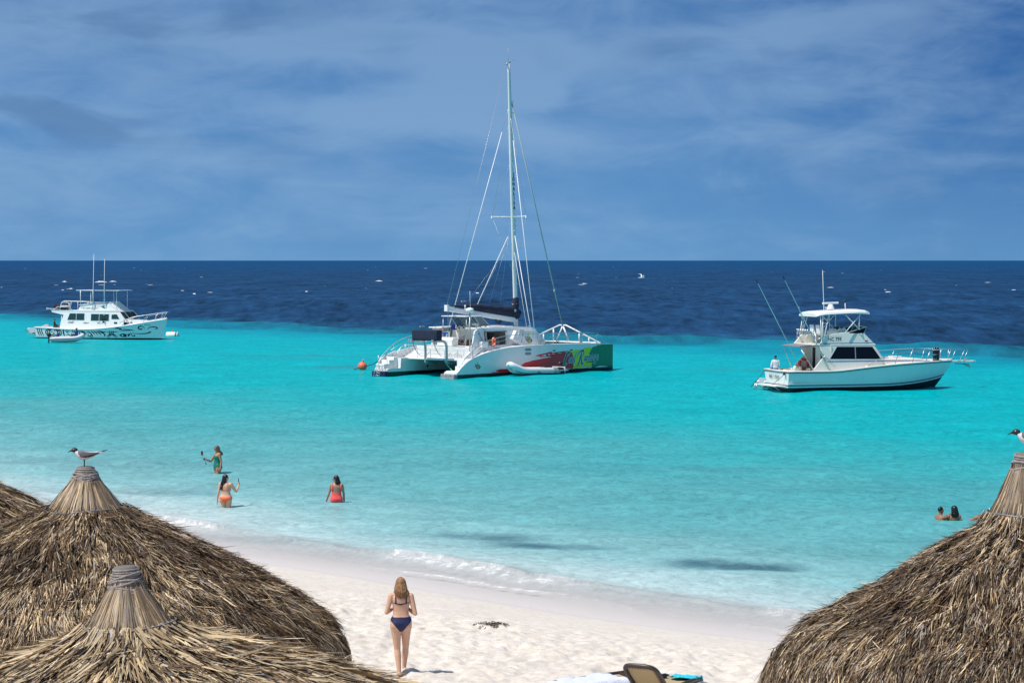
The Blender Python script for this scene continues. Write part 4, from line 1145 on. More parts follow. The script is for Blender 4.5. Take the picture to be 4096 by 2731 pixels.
# flybridge fittings
mb = MB(); mb.prism([(3.6, 2.74), (3.6, 3.45), (3.75, 3.6), (4.15, 3.68), (4.25, 3.5), (4.25, 2.74)], -.9, .6); mb.build('bridge_console', CREAM, sf, .03)
mb = MB()
for k in range(6): mb.ell((3.72 + rnd(-.1, .3), -.8 + k * .2, 3.66 + rnd(-.05, .05)), (.07, .08, .06), 8, 6)
mb.build('console_instruments', BLACK, sf)
for y in (-.55, .35):
    mb = MB(); mb.tube([(2.75, y, 2.74), (2.75, y, 3.25)], .05, 8); mb.box(2.55, 3.0, y - .25, y + .25, 3.25, 3.33); mb.prism([(2.50, 3.33), (2.42, 3.85), (2.50, 3.88), (2.62, 3.35)], y - .25, y + .25)
    mb.tube([(2.55, y - .27, 3.5), (2.95, y - .27, 3.5)], .02, 5); mb.tube([(2.55, y + .27, 3.5), (2.95, y + .27, 3.5)], .02, 5)
    mb.build('helm_chair', WPAINT, sf, .02)
mb = MB(); mb.tube([(1.95, 1.35, 3.42), (1.95, -1.35, 3.42)], .03, 6); mb.tube([(1.95, 1.35, 3.30), (1.95, -1.35, 3.30)], .02, 6)
for k in range(10): mb.tube([(1.93, 1.2 - k * .26, 3.25), (1.88, 1.2 - k * .26, 3.60)], .03, 6)
mb.build('rod_holder_rack', STEEL, sf)
for y in (1.5, -1.5):
    mb = MB(); mb.tube([(1.95, y * .9, 3.42), (2.0, y, 2.74)], .022, 6); mb.tube([(2.0, y, 3.05), (2.6, y, 3.2)], .02, 6); mb.build('bridge_rail', STEEL, sf)
mb = MB(); mb.prism([(1.75, 2.72), (2.25, 3.25), (2.6, 3.22), (2.6, 2.72)], 1.3, 1.42); mb.build('bridge_wing', CREAM, sf, .02)
mb = MB(); mb.tube([(1.45, 0, 4.9 + .1), (2.02, .3, 3.35)], [.012, .022], 6); mb.build('fishing_rod', ALU, sf)
# outriggers
for (tp, bs) in (((-.55, 1.95, 6.62), (2.1, 1.9, 1.75)), ((-.38, -1.75, 6.88), (2.72, -1.72, 1.15))):
    a, b = Vector(tp), Vector(bs)
    mb = MB(); mb.tube([b, b.lerp(a, .5), b.lerp(a, .95), a], [.030, .026, .017, .013], 6); o_ = mb.build('outrigger', mat('pale green fibreglass pole', (.36, .62, .60), .35), sf)
    mb = MB(); mb.tube([b.lerp(a, .955), a + (a - b).normalized() * .03], .03, 6); mb.build('outrigger_tip', BLACK, o_)
mb = MB(); mb.tube([(2.72, -1.72, 1.15), (2.30, -1.66, 2.1), (1.95, -1.62, 2.66)], .03, 6)
for k in range(4): mb.tube(catmull([(2.35, -1.7, 2.0), (2.5 + .1 * k, -1.75, 1.75), (2.75 + .12 * k, -1.75, 1.65 - .12 * k)], 3), .012, 5)
mb.build('outrigger_bracket', STEEL, sf)
# cockpit awning with struts
mb = MB(); mb.prism([(.95, 2.55), (.95, 2.62), (1.7, 2.70), (2.3, 2.68), (2.3, 2.62)], -1.3, 1.4); mb.build('cockpit_awning', mat('grey canvas awning', (.20, .20, .23), .8), sf, .02)
for a, b in (((1.0, 1.3, 2.55), (1.75, 1.7, 1.15)), ((1.0, -1.2, 2.55), (1.75, -1.72, 1.1))):
    s2 = MB(); s2.tube([a, b], .022, 6); s2.build('awning_strut', STEEL, sf)
mb = MB(); mb.box(1.0, 1.7, .9, 1.6, .42, 1.12); mb.ell((1.55, .75, 1.2), (.13, .1, .16), 10, 8); mb.box(.9, 1.5, 1.35, 1.7, 1.12, 1.17, 1)
for k in range(5): mb.tube([(1.7 + k * .05, .7 - k * .05, 1.1), (1.8 + rnd(-.1, .1), .6 + rnd(-.2, .2), 1.32)], .03, 5)
mb.build('cockpit_station', [CREAM, mat('teak top', (.18, .08, .04), .6)], sf, .02)
# stern: swim platform, lines
mb = MB(); mb.box(-.75, -.05, -1.55, 1.55, .20, .26); mb.build('swim_platform', CREAM, sf, .015)
mb = MB()
for y in (-1.2, 0, 1.2): mb.tube([(-.7, y, .2), (-.1, y, -.15)], .025, 6)
mb.tube([(-.75, 1.5, .3), (-.85, 1.5, -.15)], .03, 6); mb.tube([(-.75, 1.25, .3), (-.85, 1.25, -.15)], .03, 6)
mb.build('platform_bracket', STEEL, sf)
mb = MB(); mb.tube([(-.06, -1.45, .98), (-.4, -.2, .22)], .015, 5); mb.tube([(-.06, 1.75, 1.0), (-.8, 2.1, .0)], .018, 5); mb.build('stern_line', ROPE, sf)
mb = MB(); mb.box(-.14, -.05, -1.5, -1.28, .90, 1.02); mb.build('stern_cleat', BLACK, sf, .01)
# bow rail
rp = catmull([(4.9, -1.95, 1.30), (6.3, -1.85, 1.95), (7.3, -1.72, 2.14), (8.8, -1.45, 2.26), (9.9, -1.15, 2.32)], 5)
for s_ in (1, -1):
    mb = MB(); mb.tube([(p.x, p.y * -s_, p.z) for p in rp], .02, 6)
    mb.tube([(9.9, 1.15 * s_, 2.32), (11.6, .55 * s_, 2.28), (13.3, .22 * s_, 2.26)], .010, 5)
    mb.build('bow_rail', STEEL, sf)
    for (x, y, dz, lean) in ((6.3, 1.85, .55, .1), (7.3, 1.72, .64, .25), (8.6, 1.5, .72, .28), (9.75, 1.18, .74, .35), (10.35, .85, .72, .25), (11.3, .5, .70, .05), (11.9, .3, .70, .3), (12.8, .22, .68, .35)):
        zs = min(1.56, float(np.interp(x, [q[0] for q in st], [q[2] for q in st])) + .03)
        s2 = MB(); s2.tube([(x - lean, y * s_, zs), (x, y * s_, zs + dz)], .018 if x != 9.75 else .03, 6); s2.build('stanchion', STEEL, sf)
# fenders hung on the rail
for x, y in ((10.15, -.92), (10.42, -.72)):
    mb = MB(); mb.lathe([(.02, -.52), (.09, -.48), (.13, -.38), (.13, .30), (.09, .42), (.04, .46)], (x, y, 2.0), 12, 0)
    for z in (-.3, 0, .28): mb.torus((x, y, 2.0 + z), .132, .008, 'z', 16, 4, 1)
    mb.build('fender', [mat('black fender', (.01, .012, .02), .2), WPAINT], sf)
ring_buoy(W_(SO, SA, 2.42, 1.43, 1.42), SA + 2, 'orange life ring with white bands on the inner cockpit wall of the fishing boat', .29, .085, 0)

# ------------------------------------------------------------------ dive boat on the left
LO, LA = (-47.55, 246.8, 0), -22
lb = thing('dive_boat', 'white boat with black tribal pattern on its hull and a flat sun roof', 'motor boat', LO, LA)
LP = hull_paint('dive boat hull paint', (.80, .83, .82), .02)
st = [(-.1, 1.95, 1.02, -.02, .10, -.5), (1.5, 2.0, .96, 0, .10, -.5), (3, 2.05, .90, 0, .11, -.5), (5, 2.08, .86, 0, .12, -.5), (6.9, 2.05, .92, 0, .14, -.5), (8.5, 1.98, 1.06, .0, .18, -.5), (10, 1.75, 1.24, .05, .26, -.5), (11.5, 1.35, 1.47, .12, .38, -.5), (12.7, .85, 1.68, .3, .52, -.5), (13.5, .42, 1.82, .45, .7, -.5), (14.1, .04, 1.92, .62, 1, -.5)]
mb = motor_hull(st, 0, 0)
sk = Skin2D(mb.bvh(), -1)
S = sk.stroke
tp = lambda a, b: (lambda t_: a + (b - a) * sin(pi * t_))
def spiral(cx, cz, r, turns=1.2, a0=0, w=.11, sx=1.3, dirn=1):
    P = []
    for i in range(12):
        u = i / 11; a = a0 + dirn * u * turns * 2 * pi; q = r * (1 - .8 * u)
        P.append((cx + q * sx * cos(a), cz + q * sin(a)))
    S(mb, P, tp(.02, w), 1, .008, 3)
# carved face at the stern: nested arcs, stripes and eyes
for x in (.18, .42, .66):
    S(mb, [(x, .95), (x + .05, .55), (x + .22, .15)], tp(.03, .13), 1, .008)
fx, fz = 2.1, .52
for k, (rx, rz) in enumerate(((.95, .46), (.75, .40), (.52, .34))):
    for sg in (-1, 1):
        S(mb, [(fx + sg * rx * cos(a), fz + rz * sin(a)) for a in (-1.2, -.6, 0, .6, 1.2)], tp(.03, .11), 1, .008)
for sg in (-1, 1):
    spiral(fx + sg * .24, fz + .14, .15, .9, 0, .06, 1.2, sg); S(mb, [(fx + sg * .06, fz + .3), (fx + sg * .3, fz + .36), (fx + sg * .5, fz + .2)], .05, 1, .008)
S(mb, [(fx - .05, fz + .1), (fx, fz - .15), (fx + .12, fz - .05)], .05, 1, .008); S(mb, [(fx - .25, fz - .25), (fx, fz - .18), (fx + .25, fz - .25), (fx, fz - .36), (fx - .25, fz - .25)], .045, 1, .008)
S(mb, [(3.35, .9), (3.3, .5), (3.4, .12)], tp(.04, .16), 1, .008)
for x in (3.6, 4.35):
    spiral(x + .2, .66, .18, 1.1, 1.0, .08)
    S(mb, [(x, .3), (x + .25, .36), (x + .5, .2), (x + .7, .5)], tp(.02, .09), 1, .008)
for k in range(4):
    S(mb, [(4.6 + k * .28, .78 - k * .04), (4.9 + k * .28, .62), (4.85 + k * .3, .3), (4.7 + k * .3, .12)], tp(.02, .10), 1, .008)
sk.poly(mb, [(5.1, .78), (5.35, .80), (5.85, .48), (6.1, .52), (5.8, .36), (5.5, .50)], 1, .008)
spiral(6.25, .34, .30, 1.1, 2.2, .10, 1.1, -1); S(mb, [(6.0, .62), (6.5, .46), (6.62, .2), (6.4, .02)], tp(.02, .10), 1, .008)
for k in range(3): S(mb, [(6.5 + k * .32, .72), (6.75 + k * .32, .56), (6.95 + k * .34, .30)], tp(.02, .13), 1, .008)
sk.poly(mb, [(7.3, .80), (7.9, .66), (8.3, .68), (7.95, .56), (8.15, .30), (7.9, .16), (7.95, .4), (7.6, .55)], 1, .008)
for sg in (-1, 1):
    for k in range(4): S(mb, [(8.75, .40 - k * .02), (8.75 + sg * (.18 + .1 * k), .48 - k * .08), (8.78 + sg * (.16 + .08 * k), .18 - k * .05)], .045, 1, .008)
for x in (8.55, 8.75, 8.95): S(mb, [(x, .75), (x + .04, .60), (x, .48)], .07, 1, .008)
S(mb, [(8.2, .62), (8.6, .58), (9.2, .66), (9.5, .60)], tp(.02, .07), 1, .008)
sk.poly(mb, [(9.1, .98), (9.45, 1.10), (9.9, 1.00), (10.3, .98), (9.7, .86), (9.6, .94)], 1, .008)
for dz in (0, .12): S(mb, [(9.6, .72 + dz), (10.4, .80 + dz * .6), (11.1, .78 + dz * .4)], tp(.01, .06), 1, .008)
sk.poly(mb, [(9.5, .34), (9.9, .50), (10.4, .40), (10.75, .58), (10.5, .22), (10.1, .12), (9.7, .14)], 1, .008)
sk.disc(mb, 9.85, .30, .09, 0, .012, 12); sk.disc(mb, 10.3, .27, .08, 0, .012, 12)
spiral(10.95, .34, .20, 1.0, 1.5, .09); S(mb, [(10.8, .52), (11.6, .46), (12.3, .52), (12.6, .68), (12.35, .62)], tp(.02, .10), 1, .008)
spiral(11.75, 1.02, .27, 1.15, -.4, .13, 1.25, 1); S(mb, [(12.75, .86), (13.0, 1.10), (13.4, 1.14), (13.5, .98), (13.2, .94)], tp(.02, .10), 1, .008) if False else S(mb, [(12.3, .88), (12.6, 1.12), (13.1, 1.14), (13.2, .98), (12.95, .92)], tp(.02, .10), 1, .008)
for k in range(5): S(mb, [(12.1 + k * .12, 1.32 + rnd(-.06, .06)), (12.2 + k * .12, 1.36 + rnd(-.06, .06))], .04, 1, .008, smooth=False)
S(mb, [(13.1, 1.02), (13.3, 1.06)], .035, 1, .008, smooth=False)
text_on(sk, mb, 'Z', 12.0, .0, .01, 1, .005)
sk.poly(mb, [(4.9, .70), (6.3, .70), (6.3, .82), (4.9, .82)], 2, .03); sk.poly(mb, [(5.6, .72), (6.2, .72), (6.2, .80), (5.6, .80)], 0, .036)
mb.build('hull', [LP, INK, LGREY], lb)
rail_strip(st, .06, WHITE, 'rubbing_rail', lb, .0)
mb = MB(); rings = []
for (x, w_, zs, *_r) in st[4:]:
    rings.append([(x, -w_ * .95, zs + .02), (x, -w_ * .6, zs + .14), (x, 0, zs + .2), (x, w_ * .6, zs + .14), (x, w_ * .95, zs + .02), (x, 0, zs - .1)])
mb.loft(rings, 0, True); mb.build('foredeck', WHITE, lb)
mb = MB(); mb.box(0, 2.7, -1.85, 1.85, .42, .5); mb.box(.4, .9, -1.4, 1.4, .5, .95); mb.build('aft_deck', WHITE, lb)
# cabin with its windows
mb = MB()
prof = [(2.66, .92), (2.68, 1.5), (3.0, 2.30), (1.60, 2.55), (1.58, 2.68), (9.35, 2.70), (9.75, 2.40), (10.05, 1.95), (10.05, 1.1), (6, .9)]
for s_ in (-1, 1):
    a, b = sorted((s_ * 1.52, s_ * 1.62)); mb.prism(prof, a, b)
mb.prism([(1.56, 2.66), (1.56, 2.74), (9.3, 2.76), (9.42, 2.68)], -1.66, 1.66)
mb.prism([(9.30, 2.70), (9.38, 2.70), (10.10, 1.92), (10.3, 1.6), (10.0, 1.6)], -1.5, 1.5)
mb.prism([(2.66, .9), (2.66, 2.3), (2.74, 2.3), (2.74, .9)], -1.5, 1.5)
mb.build('cabin', WHITE, lb, .02)
mb = MB(); mb.prism([(10.0, 1.2), (10.0, 1.85), (11.2, 1.80), (12.2, 1.6), (12.2, 1.2)], -.95, .95); mb.build('cabin_trunk', WHITE, lb, .04)
DG2 = mat('dark cabin window', (.015, .05, .055), .08, spec=.6)
WFR = mat('pale window frame', (.6, .62, .62), .4)
def lwin(poly, bars=()):
    cx = sum(p[0] for p in poly) / len(poly); cz = sum(p[1] for p in poly) / len(poly)
    s2 = MB(); s2.prism([(cx + (x - cx) * 1.05, cz + (z - cz) * 1.09) for x, z in poly], -1.632, -1.62); f = s2.build('window_frame', WFR, lb)
    s2 = MB(); s2.prism(poly, -1.640, -1.632); s2.build('pane', DG2, f)
    for x in bars:
        s2 = MB(); s2.prism([(x, poly[0][1]), (x, poly[1][1]), (x + .05, poly[1][1]), (x + .05, poly[0][1])], -1.650, -1.640); s2.build('mullion', WFR, f)
lwin([(3.50, 1.80), (3.76, 2.45), (5.46, 2.45), (5.46, 1.78)], (4.5,))
lwin([(6.25, 1.75), (6.25, 2.41), (8.32, 2.40), (8.32, 1.74)], (7.18,))
lwin([(8.63, 1.92), (8.63, 2.36), (9.22, 2.40), (9.55, 1.92)])
for y0, y1 in ((-1.42, -.55), (-.45, .45), (.55, 1.42)):
    s2 = MB(); s2.add([(9.48, y0, 2.62), (9.48, y1, 2.62), (10.08, y1, 1.98), (10.08, y0, 1.98)], [(0, 3, 2, 1), (0, 1, 2, 3)]); s2.build('windscreen', DG2, lb)
mb = MB()
for a in ((8.95, 9.3), (10.4, 10.7)): mb.prism([(a[0], 1.48), (a[0], 1.62), (a[1], 1.62), (a[1], 1.48)], -1.66, -1.62) if a[0] < 10 else mb.prism([(a[0], 1.50), (a[0], 1.60), (a[1], 1.60), (a[1], 1.50)], -1.0, -.955)
mb.build('vent', INK, lb)
skc = Skin2D(MB().box(1, 12, -1.62, 1.6, 0, 3).bvh(), -1)
mb = MB(); text_on(skc, mb, 'NC-17', 7.0, 1.44, .27, 0, .008, 1.0, 0, .004)
text_on(skc, mb, 'Isalbani', 5.35, 1.44, .24, 0, .008, .9, 0, 0, .3); text_on(skc, mb, 'ALLWEST', 3.62, 1.44, .17, 0, .008, .9, 0, 0, .3)
skc.stroke(mb, [(3.55, 1.44), (3.75, 1.62), (4.0, 1.55), (4.15, 1.66), (4.35, 1.60)], tp(.01, .05), 0, .008)
mb.build('cabin_lettering', INK, lb)
# upper house
mb = MB()
up = [(4.56, 2.76), (4.85, 3.28), (6.5, 3.42), (8.1, 3.48), (9.0, 2.78)]
mb.prism(up, -1.42, -1.32); mb.prism(up, 1.32, 1.42)
mb.add([(8.1, -1.42, 3.48), (8.1, 1.42, 3.48), (9.0, 1.42, 2.78), (9.0, -1.42, 2.78), (7.9, -1.0, 3.50), (7.9, 1.0, 3.50)], [(0, 3, 2, 1), (0, 1, 5, 4)])
mb.add([(8.1, -1.0, 3.66), (8.1, 1.0, 3.66), (9.2, 1.2, 2.76), (9.2, -1.2, 2.76)], [(0, 3, 2, 1)])
mb.prism([(8.0, 2.76), (8.0, 3.64), (8.1, 3.66), (9.3, 2.76)], -1.0, 1.0)
mb.build('flybridge', WHITE, lb, .02)
sku = Skin2D(MB().box(1, 12, -1.42, 1.42, 2, 4).bvh(), -1)
mb = MB(); text_on(sku, mb, '+5999 690 5717', 5.38, 2.88, .235, 0, .008, 1.0, .0, .003); text_on(sku, mb, '2019 C-2128', 6.45, 3.14, .13, 0, .008, 1.1)
mb.build('phone_number', mat('grey lettering', (.12, .13, .15), .5), lb)
mb = MB(); sku.stroke(mb, [(5.24 + .10 * cos(a), 2.97 + .10 * sin(a)) for a in [k * pi / 4 for k in range(9)]], .018, 0, .008); sku.disc(mb, 5.24, 2.97, .04, 0, .008, 8)
for k in range(9): sku.stroke(mb, [(7.3 + rnd(-.1, .25), 3.0 + rnd(0, .35)), (7.45 + rnd(-.1, .3), 3.0 + rnd(-.05, .3)), (7.55 + rnd(-.1, .3), 2.95 + rnd(0, .25))], tp(.01, .04), k % 2, .009 + .001 * k)
mb.build('painted_motif', [INK, mat('teal motif', (.05, .35, .35), .5)], lb)
# sun roof on posts
mb = MB(); mb.box(4.4, 9.4, -1.35, 1.25, 4.74, 4.80, 0); mb.box(6.3, 8.6, -1.2, 1.1, 4.80, 4.83, 1); mb.build('sun_roof', [WPAINT, BLACK], lb, .01)
for (x, y, z) in ((4.92, -1.35, 3.2), (6.4, -1.38, 2.7), (7.72, -1.35, 3.4), (8.85, 1.15, 2.8), (8.85, -.9, 3.0), (4.55, 1.2, 2.76), (7.25, 1.2, 2.76)):
    s2 = MB(); s2.tube([(x, y, z), (x, y, 4.75)], .032, 6); s2.build('roof_post', WPAINT, lb)
for (a, b) in (((6.40, -1.42, 2.72), (6.56, -1.42, 8.45)), ((7.72, -1.42, 3.4), (7.80, -1.42, 7.92))):
    s2 = MB(); a, b = Vector(a), Vector(b); s2.tube([a, a.lerp(b, .45), b], [.045, .03, .012], 6); s2.build('whip_aerial', WPAINT, lb)
# railings and gear on the upper deck
mb = MB()
for P in ([(1.3, .9, 2.76), (1.3, .9, 3.55), (1.5, .9, 3.64), (5.2, .9, 3.58)], [(1.3, -.9, 2.76), (1.0, -1.4, 3.0), (1.0, -1.45, 2.76)], [(1.75, -1.4, 2.76), (2.3, -1.45, 3.1), (3.9, -1.45, 3.05)], [(2.5, -1.4, 2.76), (2.7, -1.4, 3.5), (2.9, -1.4, 3.56), (3.5, -1.4, 3.54), (3.7, -1.4, 3.4), (3.75, -1.4, 2.76)], [(3.6, -1.4, 2.76), (3.6, -1.4, 3.5)], [(3.0, 1.2, 2.76), (3.0, 1.2, 3.6)], [(4.2, 1.2, 2.76), (4.2, 1.2, 3.6)], [(5.2, .9, 3.4), (8.0, .9, 3.66)], [(4.7, -1.3, 3.3), (6.4, -1.3, 3.55), (8.0, -1.3, 3.6)], [(.95, -1.4, 2.9), (2.4, -1.4, 2.9)], [(2.2, 1.2, 2.76), (2.2, 1.2, 3.64)]):
    mb.tube(P, .028, 6)
mb.tube([(1.6, .9, 3.64), (5.2, .9, 3.58)], .05, 6); mb.tube([(2.6, -1.4, 3.2), (3.8, -1.4, 3.18)], .05, 6)
mb.build('upper_railing', WPAINT, lb)
mb = MB()
for k in range(9): mb.ell((1.5 + (k % 5) * .36, -.6 + (k // 5) * .7, 3.05 + rnd(-.04, .08)), (.28, .44, .31), 10, 7)
mb.build('gear_pile', NAVY, lb)
mb = MB()
for s_ in (-1, 1):
    mb.tube(catmull([(9.7, -1.75 * s_, 1.55), (11, -1.5 * s_, 2.10), (12.4, -.95 * s_, 2.35), (13.6, -.35 * s_, 2.55), (14.35, 0, 2.62)], 4), .032, 6)
    for x, y, z0_ in ((10.9, 1.52, 1.38), (12.2, 1.05, 1.62), (13.2, .55, 1.78), (13.8, .2, 1.9)):
        mb.tube([(x - .2, -y * s_, z0_), (x + .15, -y * s_ * .9, float(np.interp(x + .15, [9.7, 11, 12.4, 13.6, 14.35], [1.55, 2.10, 2.35, 2.55, 2.62])))], .024, 6)
mb.build('bow_rail', STEEL, lb)
dinghy('inflatable_dinghy', 'grey inflatable tender hanging across the stern of the dive boat', W_(LO, LA, -1.0, .2, .42), LA + 90, 3.0, 1.4, .24, mat('grey tender fabric', (.34, .36, .36), .5), False, seat=False)
mb = MB(); mb.box(-1.5, -.1, -1.3, 1.3, .26, .34); mb.tube([(-.1, -1.0, .1), (-.9, -1.0, .3)], .04, 6); mb.tube([(-1.3, -1.2, .3), (-1.3, -1.2, .95)], .03, 6); mb.build('swim_platform', ALU, lb)
# white cylindrical buoy off its bow
mb = MB(); mb.lathe([(.02, -.85), (.40, -.85), (.44, -.80), (.44, .80), (.40, .85), (.02, .85)], (0, 0, .05), 20, 0, axis='x'); mb.lathe([(.441, .45), (.441, .70)], (0, 0, .05), 20, 1, axis='x')
mb.tube([(0, 0, .45), (0, 0, .62)], .12, 8, 2); mb.tube([(0, 0, .6), (.05, 0, .80)], .07, 8, 3)
b_ = mb.build('mooring_buoy', [WPAINT, mat('green band', (.05, .22, .14), .6), mat('yellow cap', (.7, .35, .02), .5), RED]); b_.scale = (.74,) * 3; b_.location = (-35.2, 250.6, 0.02); b_.rotation_euler = (0, 0, R(-12))
tag(b_, 'white barrel shaped mooring buoy with a red and yellow top near the dive boat bow', 'buoy')
dinghy('inflatable_dinghy', 'light grey inflatable dinghy with black outboard carrying two men in blue shirts', (-42.85, 232.5, 0), 12, 3.2, 1.6, .22, mat('pale grey fabric', (.62, .63, .66), .5), True)
# ------------------------------------------------------------------ boats: slight inward lean of house sides
def lean(parent, names, k, z0):
    seen = set()
    def rec(o, on):
        for c in o.children:
            hit = on or any(c.name.split('.')[0] == n for n in names)
            if hit and c.type == 'MESH' and c.data.name not in seen:
                seen.add(c.data.name)
                a = np.empty(len(c.data.vertices) * 3, np.float32); c.data.vertices.foreach_get('co', a); a = a.reshape(-1, 3)
                up_ = np.maximum(a[:, 2] - z0, 0); a[:, 1] *= 1 - k * up_
                c.data.vertices.foreach_set('co', a.ravel()); c.data.update()
            rec(c, hit)
    rec(parent, False)
lean(sf, ['cabin_side', 'side_window', 'flybridge', 'flybridge_stripe', 'registration_number', 'blue_stripe', 'cabin_front', 'bridge_screen', 'screen_frame'], .075, 1.2)
lean(lb, ['cabin', 'window_frame', 'vent', 'cabin_lettering', 'flybridge', 'phone_number', 'painted_motif', 'windscreen'], .06, 1.0)
lean(cat, ['cabin_wall', 'roof', 'roof_hatch', 'cabin_emblem', 'porthole', 'round_emblem', 'opening_trim', 'cabin_front', 'locker_panel', 'folded_ladder'], .05, 1.9)

# ------------------------------------------------------------------ thatched shelters
def strip_mesh(name, P, parent, matl):
    """P: dict of arrays for straw blades: base, direction, side, normal, length, width, lift, colour"""
    b, d, s_, n_, L, w_, lift, c = (P[k] for k in ('b', 'd', 's', 'n', 'L', 'w', 'lift', 'c'))
    N = len(b); segs = 3; V = np.zeros((N, (segs + 1) * 2, 3))
    for i in range(segs + 1):
        t_ = i / segs
        ctr = b + d * (L * t_)[:, None] + n_ * ((lift * t_ * t_ + .012) [:, None])
        ww = w_ * (1 - .72 * t_ ** 2.2) * .5
        tw = s_ * np.cos(P['tw'] * t_)[:, None] + n_ * np.sin(P['tw'] * t_)[:, None]
        V[:, i * 2] = ctr - tw * ww[:, None]; V[:, i * 2 + 1] = ctr + tw * ww[:, None]
    base_i = (np.arange(N) * (segs + 1) * 2)[:, None]
    F = np.stack([base_i + np.array([2 * i, 2 * i + 1, 2 * i + 3, 2 * i + 2])[None, :] for i in range(segs)], 1).reshape(-1, 4)
    me = bpy.data.meshes.new(name)
    me.vertices.add(N * (segs + 1) * 2); me.vertices.foreach_set('co', V.astype(np.float32).ravel())
    me.loops.add(F.size); me.loops.foreach_set('vertex_index', F.astype(np.int32).ravel())
    me.polygons.add(len(F)); me.polygons.foreach_set('loop_start', np.arange(0, F.size, 4, dtype=np.int32)); me.polygons.foreach_set('loop_total', np.full(len(F), 4, np.int32))
    me.update(calc_edges=True)
    cc = np.repeat(np.concatenate([c, np.ones((N, 1))], 1), (segs + 1) * 2, axis=0)
    a = me.attributes.new('tone', 'FLOAT_COLOR', 'POINT'); a.data.foreach_set('color', cc.astype(np.float32).ravel())
    me.materials.append(matl)
    return link(name, me, parent)

m = bpy.data.materials.new('palm thatch'); m.use_nodes = True; t = NT(m.node_tree); p = t.n['Principled BSDF']
tone = t.new('ShaderNodeAttribute', attribute_name='tone').outputs['Color']
o = t.new('ShaderNodeTexCoord').outputs['Object']
nz = t.noise(o, 9, 5, .65)
t.put(p.inputs['Base Color'], t.mix(1.0, tone, t.mix(nz, (.70, .70, .70), (1.25, 1.22, 1.18)), 'MULTIPLY'))
p.inputs['Roughness'].default_value = .62; p.inputs['Specular IOR Level'].default_value = .35
t.put(p.inputs['Normal'], t.bump(t.noise(o, 80, 3, .6), .35, .01))
THATCH = m
UNDER = mat('dark thatch underlayer', (.045, .030, .018), .9, var=.6, vscale=6, bump=1.0, bscale=12)
ROPEM = mat('weathered grey rope', (.30, .27, .25), .9, var=.25, vscale=14, bump=.6, bscale=60)
PAL_A = np.array([(.40, .28, .15), (.53, .40, .235), (.21, .13, .066), (.115, .067, .034), (.060, .035, .019), (.68, .55, .36), (.34, .30, .265), (.18, .115, .065)])
